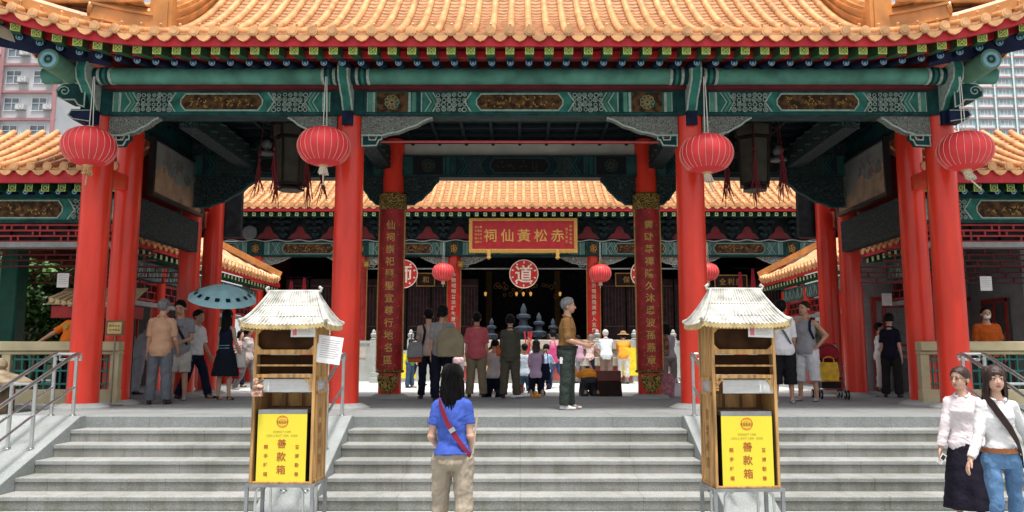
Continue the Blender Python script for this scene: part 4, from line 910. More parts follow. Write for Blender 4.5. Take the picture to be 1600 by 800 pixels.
# ================================================================== wings beside the pavilion
cream_r = M('cream_rail', (0.50, 0.43, 0.26), rough=0.5, var=0.12, scale=3)
green_col = M('green_column', (0.012, 0.11, 0.075), rough=0.4, var=0.15)
def wing(s, label):
    t = thing('side_wing', label, 'wing', (s * 11, 15, 0.896))
    ye, ze = 13.55, 4.97; wp = lambda u: 0.40 * u + 0.08 * u * u
    xs = [7.05 + 0.29 * i for i in range(36)]
    mb = MB(); tile_slope([(s * x, ye, ze) for x in (xs if s > 0 else xs)], (0, 1, 0), wp, [2.15] * 36, mb); mb.build('roof_tiles', [tile, tile_pan], t)
    mb = MB()
    for a, b in ((0.1, 1.1), (1.1, 2.2)): mb.add([(s * 7.0, ye + a, ze + wp(a) - 0.08), (s * 17.5, ye + a, ze + wp(a) - 0.08), (s * 17.5, ye + b, ze + wp(b) - 0.08), (s * 7.0, ye + b, ze + wp(b) - 0.08)], [(0, 1, 2, 3)])
    mb.add([(s * 7.0, ye + 2.2, ze + wp(2.2) - 0.08), (s * 17.5, ye + 2.2, ze + wp(2.2) - 0.08), (s * 17.5, ye + 4.2, ze), (s * 7.0, ye + 4.2, ze)], [(0, 1, 2, 3)]); mb.build('roof_sheathing', red_dk, t)
    MB().box(min(s * 7, s * 17.5), max(s * 7, s * 17.5), ye + 0.04, ye + 0.09, ze - 0.26, ze - 0.06).build('eave_fascia', redf, t)
    pr = prc = None; k = 0
    for x in xs[:30]:
        if pr is None:
            mb = MB(); q = 0.06; mb.bar((0, 0, 0), (0, 0.6, 0.1), 0.12, 0.13, 0); mb.path([(-q, -q), (q, -q), (q, q), (-q, q)], 0.014, -0.003, 0.005, 1, True); mb.annulus((0, -0.003, 0), 0.04, 0.014, 0.005, 10, 1); pr = mb.build('square_rafter', [green_p, yellow_g]); pr.parent = t
            mb = MB(); sp = [(0.055 * (1 - q / 16) * math.cos(q * 0.8), 0.055 * (1 - q / 16) * math.sin(q * 0.8)) for q in range(13)]; mb.cyl((0, 0, 0), (0, 0.5, 0.1), 0.055, n=10, m=0); mb.path(sp, 0.018, -0.003, 0.006, 1); prc = mb.build('round_rafter', [blue_dk, blue_lt]); prc.parent = t
        for p_, dx, dy, dz in ((pr, 0.1, 0.14, -0.33), (prc, -0.04, 0.3, -0.37)):
            loc = (s * (x + dx) - s * 11, ye + dy - 15, ze + dz - 0.896)
            if k < 2: p_.location = loc
            else: part_copy(p_, loc, t)
            k += 1
    MB().box(min(s * 7, s * 17.5), max(s * 7, s * 17.5), ye + 0.5, ye + 0.58, ze - 0.43, ze - 0.1).build('soffit_board', teal_dk, t)
    z1, z0 = Z_(308, 14.2), Z_(346, 14.2)
    for a, b in ((7.15, 10.9), (11.1, 14.9)): painted_beam(min(s * a, s * b), max(s * a, s * b), z0, z1, 14.2, 0.75, t, r=0.05)
    z1, z0 = Z_(351, 14.25), Z_(377, 14.25); mb = MB()
    n = 3
    for k in range(n + 1): z = z0 + (z1 - z0) * k / n; mb.bar((s * 7.1, 14.3, z), (s * 15, 14.3, z), 0.05, 0.03)
    for k in range(60):
        x = 7.15 + k * 0.13; r0 = k % n; mb.bar((s * x, 14.3, z0 + (z1 - z0) * r0 / n), (s * x, 14.3, z0 + (z1 - z0) * (r0 + 1) / n), 0.03, 0.028)
        if k % 4 == 0: mb.bar((s * x, 14.3, z0), (s * x, 14.3, z1), 0.03, 0.028)
    mb.build('openwork_frieze', lat, t); MB().box(min(s * 7.1, s * 15), max(s * 7.1, s * 15), 14.36, 14.38, z0, z1).build('frieze_backing', M('frieze_backing', (0.03, 0.02, 0.02)), t)
    MB().box(min(s * 7.1, s * 17), max(s * 7.1, s * 17), 14.2, 14.42, Z_(386, 14.2), Z_(378, 14.2)).build('lintel', M('grey_lintel', (0.25, 0.26, 0.26), rough=0.7), t)
    MB().box(min(s * 7.1, s * 17), max(s * 7.1, s * 17), 14.5, 18.9, 4.55, 4.6).build('ceiling', M('wing_ceiling', (0.05, 0.025, 0.025), rough=0.8), t)
    for y in (15.4, 16.6): 
        mb = MB()
        zz = 4.0 - (y - 14.2) * 0.18
        for k in range(4): mb.bar((s * 7.1, y, zz - k * 0.11), (s * 15, y, zz - k * 0.11), 0.05, 0.025)
        for k in range(50): x = 7.15 + k * 0.16; r0 = k % 3; mb.bar((s * x, y, zz - (r0 + 1) * 0.11), (s * x, y, zz - r0 * 0.11), 0.03, 0.025)
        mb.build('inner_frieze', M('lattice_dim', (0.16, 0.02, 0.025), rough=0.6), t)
    for x, y in ((10.45, 16.2), (11.5, 14.35), (13.8, 16.2)):
        if s > 0 and x < 11: continue
        MB().box(s * x - 0.19, s * x + 0.19, y, y + 0.38, 0.896, 4.6).build('column', green_col, t, bevel=0.03)
    return t
wing(-1, 'tiled wing beside the pavilion with green columns and garden behind'); wing(1, 'tiled wing beside the pavilion sheltering the masked man in orange')
def wing_rail(s, label):
    t = thing('wooden_railing', label, 'railing', (s * 10, 13.5, 0.896), 0, 'cream railings with green bars')
    zt, zb = Z_(533.5, 13.4), Z_(554, 13.4)
    a, b = sorted((s * 6.70, s * 15)); mb = MB(); mb.box(a, b, 13.38, 13.64, zb + 0.06, zt); mb.box(a, b, 13.43, 13.6, zb, zb + 0.058); mb.build('top_rail', cream_r, t, bevel=0.012)
    MB().box(a, b, 13.42, 13.6, 0.896, 1.16).build('base', cream_r, t, bevel=0.01)
    for x in (6.78, 8.6, 10.6, 12.6): MB().box(s * x - 0.07, s * x + 0.07, 13.44, 13.58, 1.161, zb - 0.001).build('post', cream_r, t)
    for x0 in (6.85, 8.67, 10.67, 12.67):
        x1 = x0 + (0.38 if x0 < 7 else 1.8)
        if x0 < 7: x1 = 8.53
        mb = MB()
        for z in (1.25, zb - 0.08, (1.2 + zb) / 2): mb.bar((s * x0, 13.51, z), (s * x1, 13.51, z), 0.04, 0.03)
        k = 0
        while x0 + 0.08 + k * 0.13 < x1: x = x0 + 0.08 + k * 0.13; mb.cyl((s * x, 13.51, 1.162), (s * x, 13.51, zb - 0.002), 0.02, n=8); k += 1
        mb.build('green_bars', M('green_bar_paint', (0.015, 0.15, 0.12), rough=0.45), t)
wing_rail(-1, 'cream railing with green bars under the reaching man in orange'); wing_rail(1, 'cream railing with green bars in front of the masked man in orange')
# back rooms of the wing with red doors (seen past the masked man)
t = thing('office_front', 'grey office front with red framed lattice doors behind the masked man', 'office front', (10, 19.2, 0.896))
MB().box(8.0, 16, 19.3, 19.5, 0.896, 4.6).build('wall', grey_wall, t)
for k, x in enumerate((8.5, 9.9, 11.3, 12.7)):
    mb = MB(); w = 1.15
    for a, b, c, d in ((x, x + w, 3.05, 3.14), (x, x + 0.1, 0.9, 3.05), (x + w - 0.1, x + w, 0.9, 3.05), (x + 0.1, x + w - 0.1, 1.75, 1.84), (x + 0.27, x + 0.34, 1.95, 2.95), (x + 0.82, x + 0.89, 1.95, 2.95), (x + 0.34, x + 0.82, 2.88, 2.95), (x + 0.34, x + 0.82, 1.95, 2.02)): mb.box(a, b, 19.22, 19.27, c, d, 0)
    mb.box(x + 0.02, x + w - 0.02, 19.271, 19.29, 0.9, 3.04, 1)
    for q in range(9): mb.bar((x + 0.36 + q * 0.05, 19.26, 2.02), (x + 0.36 + q * 0.05, 19.26, 2.88), 0.012, 0.012, 2); mb.bar((x + 0.34, 19.26, 2.06 + q * 0.09), (x + 0.82, 19.26, 2.06 + q * 0.09), 0.012, 0.012, 2)
    mb.build('lattice_door', [MATS['door_frame_red'], grey_wall, MATS['lattice_pale']], t)
# ================================================================== towers behind
def tower(name, label, D, x0, x1, fh, nf, bays, wallm, bandm, winm, ac, zbase=0.0):
    t = thing(name, label, 'tower block', ((x0 + x1) / 2, D, 0))
    H = nf * fh; MB().box(x0, x1, D, D + 12, 0, H).build('wall', wallm, t)
    mb = MB()
    for k in range(1, nf + 1): mb.box(x0 - 0.05, x1 + 0.05, D - 0.35, D - 0.002, k * fh - 0.22, k * fh)
    mb.build('floor_bands', bandm, t)
    mb = MB(); bw = (x1 - x0) / bays
    for k in range(0, bays + 1, 2 if ac else 1): mb.box(x0 + k * bw - 0.2, x0 + k * bw + 0.2, D - 0.45, D - 0.36, 0, H)
    mb.build('pilasters', bandm if ac else M('white_fin', (0.75, 0.76, 0.76), rough=0.7), t)
    return t, bw
conc = M('pale_concrete', (0.52, 0.53, 0.55), rough=0.85, var=0.06, scale=0.6)
pinkb = M('dusty_pink', (0.38, 0.19, 0.20), rough=0.8, var=0.12, scale=0.5)
wing_glass = M('window_glass', (0.16, 0.20, 0.23), rough=0.15, var=0.4, scale=1.0)
white_m = M('white_frame', (0.7, 0.71, 0.72), rough=0.6)
t, bw = tower('apartment_tower', 'pale apartment tower with pink bands and air conditioners behind the wing roof', 76, -62, -45.7, 2.78, 15, 6, conc, pinkb, wing_glass, True)
mbw = MB(); mbw.box(-0.75, 0.75, -0.03, 0.0, -0.65, 0.65, 0)
for x in (-0.75, -0.02, 0.71): mbw.box(x, x + 0.05, -0.07, -0.031, -0.65, 0.65, 1)
for z in (-0.67, 0.1, 0.63): mbw.box(-0.77, 0.79, -0.08, -0.032, z, z + 0.05, 1)
w0 = mbw.build('window', [wing_glass, white_m]); w0.parent = t
mba = MB(); mba.box(-0.42, 0.42, -0.45, 0, -0.25, 0.25, 0); mba.annulus((0.1, -0.451, 0), 0.2, 0.05, 0.01, 12, 1); mba.box(-0.5, 0.5, -0.5, 0, -0.32, -0.26, 1)
a0 = mba.build('air_conditioner', [M('ac_white', (0.55, 0.56, 0.56), rough=0.6), M('ac_grille', (0.22, 0.22, 0.22))]); a0.parent = t
first = True; off = Vector(t.location)
for k in range(6, 15):
    for b in range(6):
        x = -62 + (b + 0.5) * bw; z = k * 2.78 + 1.45
        if b < 1: continue
        for o, l in ((w0, (x - 0.3, 75.99, z)), (a0, (x + 0.75, 75.95, z - 0.35))):
            l = Vector(l) - off
            if first and o is w0: o.location = l
            elif first: o.location = l
            else: part_copy(o, l, t)
        first = False
# laundry pole bits
tag(MB().prism([(-49.6, 20.2), (-48.6, 20.3), (-48.3, 18.9), (-49.2, 18.6)], 'xz', 75.0, 75.05).build('hanging_laundry', M('laundry', (0.15, 0.17, 0.2), rough=0.9)), 'dark laundry hanging from the pale apartment tower', 'laundry')
t2 = thing('grey_tower', 'plain pale grey tower wall beside the pink banded tower', 'tower block', (-44, 95, 0))
MB().box(-57, -33, 95, 107, 0, 32).build('wall', M('grey_tower_wall', (0.52, 0.54, 0.57), rough=0.85, var=0.05, scale=0.3), t2)
MB().box(-57.2, -32.8, 94.8, 94.99, 31.2, 32.2).build('parapet', conc, t2)
t, bw = tower('housing_block', 'long teal and white housing block with pink bands behind the wing roof', 200, 108, 200, 2.75, 34, 18, M('teal_wall', (0.30, 0.47, 0.49), rough=0.8, var=0.08, scale=0.2), M('salmon_band', (0.55, 0.28, 0.27), rough=0.8), wing_glass, False)
mbw = MB(); mbw.box(-1.5, 1.5, -0.04, 0, -0.6, 0.7, 0); mbw.box(-1.9, 1.9, -0.3, -0.05, -1.2, -0.62, 1)
for x in (-1.5, -0.5, 0.45, 1.4): mbw.box(x, x + 0.1, -0.1, -0.041, -0.6, 0.7, 1)
w0 = mbw.build('window', [M('window_glass_pale', (0.36, 0.42, 0.46), rough=0.2, var=0.4, scale=0.4), white_m]); w0.parent = t
first = True; off = Vector(t.location)
for k in range(19, 34):
    for b in range(6):
        l = Vector((108 + (b + 0.5) * bw, 199.99, k * 2.75 + 1.35)) - off
        if first: w0.location = l; first = False
        else: part_copy(w0, l, t)
# ================================================================== garden
leafm = [M('leaf_a', (0.06, 0.16, 0.03), rough=0.5, var=0.4, scale=3), M('leaf_b', (0.11, 0.24, 0.05), rough=0.5, var=0.4, scale=3), M('leaf_c', (0.02, 0.06, 0.015), rough=0.5, var=0.4, scale=3)]
bark = M('bark', (0.09, 0.065, 0.045), rough=0.9, var=0.3, bump=0.5, bscale=20)
def tree(loc, h, rr, seed, label, nleaf=3200, ls=0.12):
    t = thing('garden_tree', label, 'tree', loc, 0, 'garden trees beyond the wing'); rd = random.Random(seed); x, y, z = loc
    mb = MB(); tips = []
    top = Vector((x + rd.uniform(-.2, .2), y, z + h * 0.55)); mb.tube([(x, y, z), (x + 0.08, y, z + h * 0.25), top], [0.13, 0.10, 0.07], 8)
    for k in range(9):
        a = k * 0.8 + rd.random(); e = Vector((x + math.cos(a) * rr * rd.uniform(.4, .8), y + math.sin(a) * rr * rd.uniform(.4, .8), z + h * rd.uniform(0.45, 0.92)))
        mid = top.lerp(e, 0.5) + Vector((0, 0, 0.15)); b0 = Vector((x, y, z + h * 0.25)).lerp(top, rd.uniform(.3, 1)); mb.tube([b0, mid, e], [0.05, 0.03, 0.012], 6); tips.append(e)
    mb.build('trunk', bark, t)
    mb = MB(); cl = []
    for e in tips:
        for q in range(4): cl.append((e + Vector((rd.gauss(0, .35), rd.gauss(0, .35), rd.gauss(0, .3))) * rr * 0.6, rr * rd.uniform(.18, .34)))
    for k in range(nleaf):
        c, r = rd.choice(cl); d = Vector((rd.gauss(0, 1), rd.gauss(0, 1), rd.gauss(0, 1))).normalized(); p = c + d * r * rd.uniform(.5, 1.05)
        a = Vector((rd.gauss(0, 1), rd.gauss(0, 1), rd.gauss(0, .5))).normalized(); b = a.cross(d if abs(a.dot(d)) < .9 else Vector((0, 0, 1))).normalized(); s_ = ls * rd.uniform(.7, 1.4)
        mb.add([p - a * s_, p + b * s_ * 0.45, p + a * s_, p - b * s_ * 0.45], [(0, 1, 2, 3)], rd.choice((0, 0, 1, 2)))
    mb.build('crown', leafm, t, smooth=False)
tree((-14.6, 22.0, 0.9), 4.2, 1.9, 1, 'bushy garden tree seen between the green columns at the edge'); tree((-13.6, 22.6, 0.9), 3.9, 1.6, 2, 'bushy garden tree behind the reaching man in orange'); tree((-16.8, 25.5, 0.9), 5.0, 2.3, 3, 'taller garden tree deepest behind the green columns', 2200); tree((-15.2, 26.6, 0.9), 4.6, 2.2, 4, 'shaded garden tree behind the reaching arm, farther back', 2200)

t = thing('garden_wall', 'dark mossy wall closing the garden behind the trees', 'wall', (-17, 29.5, 0.9))
MB().box(-26, -10.9, 29.5, 29.8, 0.5, 4.2).build('wall_body', stone('mossy_wall', (0.06, 0.075, 0.05), scale=12), t); MB().box(-26.1, -10.8, 29.42, 29.88, 4.2, 4.35).build('coping', granite, t)
for x_, y_, s_ in ((-13.0, 21.0, 11), (-12.4, 23.2, 12), (-14.4, 24.0, 13)): tree((x_, y_, 0.9), 2.1, 1.25, s_, {11: 'low shrub in front of the garden trees', 12: 'low shrub close to the gallery in the garden', 13: 'low shrub deepest among the garden trees'}[s_], 1800, 0.09)

# red prayer pennants hanging in the hall bays
for px, py, lb in ((466, 450, 'pair of narrow red pennants in the dark hall above the kiosk with loose paper'), (1168, 436, 'pair of narrow red pennants beside the small dim plaque near the tourists')):
    c = P(px, py, 30.6); t = thing('prayer_pennant', lb, 'pennant', c, 0, 'red pennants inside the hall')
    for dx, h in ((-0.28, 0.55), (0.22, 0.8)): MB().prism([(c[0] + dx - 0.1, c[2] - h / 2), (c[0] + dx, c[2] - h / 2 - 0.14), (c[0] + dx + 0.1, c[2] - h / 2), (c[0] + dx + 0.05, c[2] + h / 2), (c[0] + dx - 0.05, c[2] + h / 2)], 'xz', 30.6, 30.62).build('pennant', M('pennant_red', (0.40, 0.02, 0.04), rough=0.8), t)
    MB().cyl((c[0] - 0.5, 30.61, c[2] + 0.42), (c[0] + 0.5, 30.61, c[2] + 0.42), 0.015, n=6).build('rod', dark, t)
# ================================================================== donation kiosks
wood = M('honey_wood', (0.50, 0.28, 0.10), rough=0.55, var=0.34, scale=5, stretch=(5, 5, 0.6), bump=0.1, detail=8)
wood_dk = M('shaded_wood', (0.26, 0.11, 0.03), rough=0.6, var=0.25, scale=5, stretch=(4, 4, 0.6))
inside_m = M('dark_wood_inside', (0.055, 0.024, 0.010), rough=0.8, var=0.3)
kroof = M('weathered_white_tile', (0.56, 0.55, 0.50), rough=0.6, var=0.28, scale=10)
kedge = M('cream_eave', (0.55, 0.42, 0.20), rough=0.55, var=0.25, scale=10)
acryl = glassm('clear_acrylic', (0.75, 0.78, 0.78), 0.12, 0.35)
carved_txt = M('carved_gold_brown', (0.36, 0.17, 0.05), rough=0.6)
paper = M('white_paper', (0.78, 0.77, 0.76), rough=0.8, var=0.03)
pinkink = M('pink_ink', (0.72, 0.20, 0.25), rough=0.8)
greyink = M('grey_ink', (0.35, 0.34, 0.34), rough=0.8)
yellowp = M('yellow_panel', (0.80, 0.67, 0.05), rough=0.35, var=0.03, scale=2)
redink = M('brown_red_ink', (0.42, 0.10, 0.02), rough=0.6)
orangeink = M('orange_ink', (0.72, 0.16, 0.02), rough=0.5)
iron = M('grey_iron', (0.33, 0.34, 0.35), rough=0.45, metal=0.7, var=0.2)
def kiosk(loc, rz, label):
    t = thing('donation_kiosk', label, 'kiosk', (0, 0, 0), 0, 'roofed donation kiosks at the foot of the ramps')
    w, d = 0.305, 0.21; zb, zt = 0.49, 1.98
    mb = MB()   # carcass: front frame around the openings, sides, back
    for s in (-1, 1): mb.box(s * w - (0.028 if s > 0 else 0), s * w + (0.028 if s < 0 else 0), -d, -d + 0.035, zb, zt)
    for z0, z1 in ((1.955, 1.98), (1.715, 1.762), (1.49, 1.525), (1.60, 1.618), (zb, zb + 0.02)): mb.box(-w + 0.029, w - 0.029, -d + 0.002, -d + 0.033, z0, z1)
    mb.build('front_frame', wood, t, bevel=0.003)
    mb = MB()   # rounded corners of the top window
    for s in (-1, 1):
        for zc, sz in ((1.955, -1), (1.762, 1)):
            x = s * (w - 0.028); mb.prism([(x, zc), (x - s * 0.045, zc), (x - s * 0.03, zc + sz * 0.012), (x - s * 0.012, zc + sz * 0.03), (x, zc + sz * 0.045)], 'xz', -d + 0.004, -d + 0.03)
    for s in (-1, 1):
        for k in range(5): mb.box(s * (w - 0.045) - 0.014, s * (w - 0.045) + 0.014, -d + 0.006, -d + 0.028, 1.49 - 0.018 - k * 0.024, 1.49 - k * 0.024); mb.box(s * (w - 0.09 + k * 0.012) - 0.012, s * (w - 0.09 + k * 0.012) + 0.012, -d + 0.006, -d + 0.028, 1.47 - k * 0.012, 1.488 - k * 0.012)
    mb.build('corner_trim', wood, t)
    mb = MB(); mb.box(-w + 0.02, w - 0.02, -d + 0.06, d - 0.02, 1.716, 1.95); mb.build('letter_compartment', inside_m, t)
    for s in (-1, 1):
        mb = MB(); x0, x1 = sorted((s * w, s * (w - 0.02))); mb.box(x0, x1, -d + 0.036, d, zb, 1.35, 0); mb.box(x0, x1, -d + 0.036, d, 1.49, zt, 0)
        xo = s * (w + 0.004)
        for (a, b, c, e) in ((-d + 0.04, d, 1.47, 1.50), (-d + 0.04, d, 1.33, 1.36), (-d + 0.04, d, zb, zb + 0.03), (-d + 0.04, -d + 0.07, zb, zt), (d - 0.03, d, zb, zt)): mb.box(*sorted((s * w + s * 0.001, s * w + s * 0.010)), a, b, c, e, 0)
        for k, ch in enumerate('有求必應'): put_glyph(mb, ch, (s * (w + 0.002), 0.0, 1.15 - k * 0.15), (0, s, 0), (0, 0, 1), 0.105, 1, 0.003)
        mb.build('side_panel', [wood, carved_txt], t)
        MB().box(*sorted((s * (w - 0.012), s * (w - 0.008))), -d + 0.04, d - 0.03, 1.351, 1.489).build('side_pane', acryl, t)
    mb = MB(); mb.box(-w + 0.021, w - 0.021, d - 0.02, d, zb, 1.5, 0)
    for k in range(3): mb.box(-w + 0.06 + k * 0.17, -w + 0.20 + k * 0.17, d - 0.032, d - 0.021, 1.20, 1.33, 1)
    mb.box(-w + 0.021, w - 0.021, -d + 0.05, d - 0.02, 1.475, 1.489, 0); mb.build('back_panel', [wood_dk, wood], t)
    MB().box(-w + 0.03, w - 0.03, -d + 0.036, -d + 0.10, 1.60, 1.616).build('slot_shelf', wood_dk, t)
    MB().box(-w + 0.03, w - 0.03, -d + 0.10, -d + 0.11, 1.527, 1.71).build('slot_backing', inside_m, t)
    MB().box(-w + 0.10, w - 0.03, -d + 0.010, -d + 0.016, 1.352, 1.478).build('acrylic_pane', acryl, t)
    # hipped miniature roof
    mb = MB(); ze, zr = 1.995, 2.335; ex, ey, rx = 0.425, 0.32, 0.235
    def sl(u): return ze + (zr - ze) * (u ** 1.25)
    n = 22
    for s in (-1, 1):     # front/back slopes with rolls
        for i in range(n + 1):
            q = -1 + 2 * i / n; pts = []
            for k in range(7):
                u = k / 6; pts.append((q * (ex + (rx - ex) * u), s * ey * (1 - u * 0.97), sl(u) + 0.028 * (1 - u) ** 3 * abs(q) ** 4 + 0.006))
            mb.tube(pts, 0.0085, 6, 0)
        for k in range(6):
            u0, u1 = k / 6, (k + 1) / 6
            for i in range(n):
                qa, qb = -1 + 2 * i / n, -1 + 2 * (i + 1) / n
                f = lambda q, u: (q * (ex + (rx - ex) * u), s * ey * (1 - u * 0.97), sl(u) + 0.028 * (1 - u) ** 3 * abs(q) ** 4)
                mb.add([f(qa, u0), f(qb, u0), f(qb, u1), f(qa, u1)], [(0, 1, 2, 3)], 0)
    for s in (-1, 1):     # ends
        for i in range(15):
            q = -1 + 2 * i / 14; pts = [(s * (ex + (rx - ex) * u), q * ey * (1 - u * 0.97), sl(u) + 0.028 * (1 - u) ** 3 * abs(q) ** 4 + 0.006) for u in [k / 6 for k in range(7)]]; mb.tube(pts, 0.0085, 6, 0)
        for k in range(6):
            u0, u1 = k / 6, (k + 1) / 6; g = lambda q, u: (s * (ex + (rx - ex) * u), q * ey * (1 - u * 0.97), sl(u) + 0.028 * (1 - u) ** 3 * abs(q) ** 4)
            for i in range(8): mb.add([g(-1 + i / 4, u0), g(-1 + (i + 1) / 4, u0), g(-1 + (i + 1) / 4, u1), g(-1 + i / 4, u1)], [(0, 1, 2, 3)], 0)
    for sx in (-1, 1):
        for sy in (-1, 1): mb.tube([(sx * (ex + (rx - ex) * u), sy * ey * (1 - u * 0.97), sl(u) + 0.03 * (1 - u) ** 3 + 0.012) for u in [k / 6 for k in range(7)]], [0.022, 0.016, 0.016, 0.015, 0.015, 0.014, 0.014], 8, 0)
    for u in (0.33, 0.66): mb.tube([(-(ex + (rx - ex) * u), -ey * (1 - u * 0.97), sl(u) + 0.008), ((ex + (rx - ex) * u), -ey * (1 - u * 0.97), sl(u) + 0.008)], 0.007, 5, 0)
    rt = mb.build('roof', kroof, t)
    mb = MB(); mb.tube([(-rx - 0.02, 0, zr + 0.055), (-rx - 0.045, 0, zr + 0.04), (-rx - 0.035, 0, zr + 0.012), (-rx, 0, zr + 0.01), (rx, 0, zr + 0.01), (rx + 0.035, 0, zr + 0.012), (rx + 0.045, 0, zr + 0.04), (rx + 0.02, 0, zr + 0.055)], 0.016, 8); mb.build('ridge', kroof, rt)
    mb = MB()   # scalloped eave
    for i in range(26):
        x0, x1 = -ex + i * 2 * ex / 26, -ex + (i + 1) * 2 * ex / 26; xm = (x0 + x1) / 2; li = 0.028 * (abs(xm) / ex) ** 4
        for s in (-1, 1): mb.prism([(x0, ze + li + 0.004), (x0, ze - 0.03 + li), (xm, ze - 0.045 + li), (x1, ze - 0.03 + li), (x1, ze + li + 0.004)], 'xz', *sorted((s * ey, s * (ey - 0.02))))
    for i in range(18):
        x0, x1 = -ey + i * 2 * ey / 18, -ey + (i + 1) * 2 * ey / 18; xm = (x0 + x1) / 2; li = 0.028 * (abs(xm) / ey) ** 4
        for s in (-1, 1): mb.prism([(x0, ze + li + 0.004), (x0, ze - 0.03 + li), (xm, ze - 0.045 + li), (x1, ze - 0.03 + li), (x1, ze + li + 0.004)], 'yz', *sorted((s * ex, s * (ex - 0.02))))
    mb.add([(-ex + 0.01, -ey + 0.01, ze - 0.005), (ex - 0.01, -ey + 0.01, ze - 0.005), (ex - 0.01, ey - 0.01, ze - 0.005), (-ex + 0.01, ey - 0.01, ze - 0.005)], [(0, 1, 2, 3)]); mb.build('eave', kedge, rt)
    # iron stand
    MB().box(-w - 0.03, w + 0.03, -d - 0.03, d + 0.03, 0.462, 0.488).build('stand_plate', iron, t)
    for sx in (-1, 1):
        for sy in (-1, 1): MB().box(sx * (w + 0.01) - 0.016, sx * (w + 0.01) + 0.016, sy * (d + 0.01) - 0.016, sy * (d + 0.01) + 0.016, 0, 0.461).build('leg', iron, t)
    for sx in (-1, 1): MB().tube([(sx * 0.19, -d - 0.01, 0.461), (sx * 0.225, -d - 0.01, 0.42), (sx * 0.23, -d - 0.01, 0.30), (sx * 0.23, -d - 0.01, 0.05), (sx * 0.23, d, 0.05), (sx * 0.23, d, 0.461)], 0.013, 8).build('hoop', steel, t)
    t.location = loc; t.rotation_euler = (0, 0, rz)
    return t
def donation_box(loc, rz, label):
    t = thing('donation_box', label, 'donation box', (0, 0, 0), 0, 'yellow donation boxes inside the kiosks')
    w, h = 0.235, 0.69
    mb = MB(); mb.box(-w, w, -0.12, 0.16, 0.0, h); mb.build('body', M('box_side', (0.03, 0.025, 0.02), rough=0.5), t, bevel=0.006)
    mb = MB(); mb.box(-w - 0.003, w + 0.003, -0.128, -0.121, 0.0, h - 0.035); mb.build('yellow_front', yellowp, t)
    MB().box(-w - 0.002, w + 0.002, -0.127, 0.162, h - 0.033, h + 0.006).build('steel_lid', iron, t)
    mb = MB(); y = -0.128
    mb.annulus((0, y, 0.585), 0.058, 0.010, 0.003, 24, 1)
    for k in range(5): mb.box(-0.03 + k * 0.0, 0.03, y - 0.002, y, 0.545 + k * 0.02 - 0.002, 0.545 + k * 0.02 + 0.001, 1)
    mb.box(-0.056, 0.056, y - 0.004, y - 0.0021, 0.572, 0.592, 0)
    for k in range(4): put_glyph(mb, '嗇色園黃'[k], (-0.038 + k * 0.025, y - 0.0042, 0.582), (1, 0, 0), (0, 0, 1), 0.016, 3, 0.001)
    put_line(mb, 'DONATION', (0, y, 0.488), (1, 0, 0), (0, 0, 1), 0.026, 2, 0.002, 0.82); put_line(mb, 'COLLECTION BOX', (0, y, 0.452), (1, 0, 0), (0, 0, 1), 0.026, 2, 0.002, 0.82)
    for k, ch in enumerate('善款箱'): put_glyph(mb, ch, (0, y, 0.375 - k * 0.122), (1, 0, 0), (0, 0, 1), 0.092, 0, 0.002)
    for k in range(4):
        put_glyph(mb, '親手種福'[k], (-0.15, y, 0.345 - k * 0.085), (1, 0, 0), (0, 0, 1), 0.042, 0, 0.002); put_glyph(mb, '普濟勸善'[k], (0.15, y, 0.345 - k * 0.085), (1, 0, 0), (0, 0, 1), 0.042, 0, 0.002)
    mb.build('lettering', [redink, orangeink, M('pale_brown_ink', (0.50, 0.36, 0.04), rough=0.6), yellowp], t)
    t.location = loc; t.rotation_euler = (0, 0, rz)
    return t
def notice(name, label, w, h, M4, title=True, grp=None, lines=6):
    t = thing(name, label, 'notice', (0, 0, 0), 0, grp); mb = MB(); mb.box(-w / 2, w / 2, -0.002, 0, -h / 2, h / 2); mb.build('sheet', paper, t)
    mb = MB()
    if title: mb.box(-w * 0.42, -w * 0.26, -0.004, -0.0021, -h * 0.35, h * 0.38, 0)
    for k in range(lines): mb.box(-w * (0.2 if title else 0.36), w * (0.4 - 0.1 * (k % 3 == 2)), -0.0035, -0.0021, h * (0.36 - k * 0.72 / lines) - h * 0.02, h * (0.36 - k * 0.72 / lines), 1)
    mb.build('print', [pinkink, greyink], t); t.matrix_world = M4; return t
KL, KR = Vector((-2.275, 8.01, 0)), Vector((2.095, 7.75, 0))
RZL, RZR = R(-2), R(3)
kiosk(KL, RZL, 'roofed wooden donation kiosk with a loose white paper on its side'); kiosk(KR, RZR, 'roofed wooden donation kiosk in front of the tourist in white t-shirt')
donation_box(KL + Vector((-0.01, -0.06, 0.489)), RZL + R(1), 'yellow fronted donation box standing inside the kiosk with the loose white paper'); donation_box(KR + Vector((0.015, -0.07, 0.489)), RZR + R(-2), 'yellow fronted donation box standing inside the kiosk near the tourists')
def at(loc, rx=0, ry=0, rz=0): return Matrix.Translation(loc) @ Matrix.Rotation(rz, 4, 'Z') @ Matrix.Rotation(ry, 4, 'Y') @ Matrix.Rotation(rx, 4, 'X')
notice('small_notice', 'small pink and white card taped below the eave of the kiosk with the loose paper', 0.24, 0.105, at(KL + Vector((0.17, -0.235, 1.935)), R(-4), 0, RZL)); notice('small_notice', 'small pink and white card taped below the eave of the kiosk near the tourists', 0.24, 0.105, at(KR + Vector((0.17, -0.235, 1.925)), R(-4), R(2), RZR))
notice('loose_paper', 'large white paper flapping from the side of a kiosk', 0.24, 0.27, at(KL + Vector((0.41, -0.16, 1.76)), R(-8), R(8), R(14)), False, None, 9)
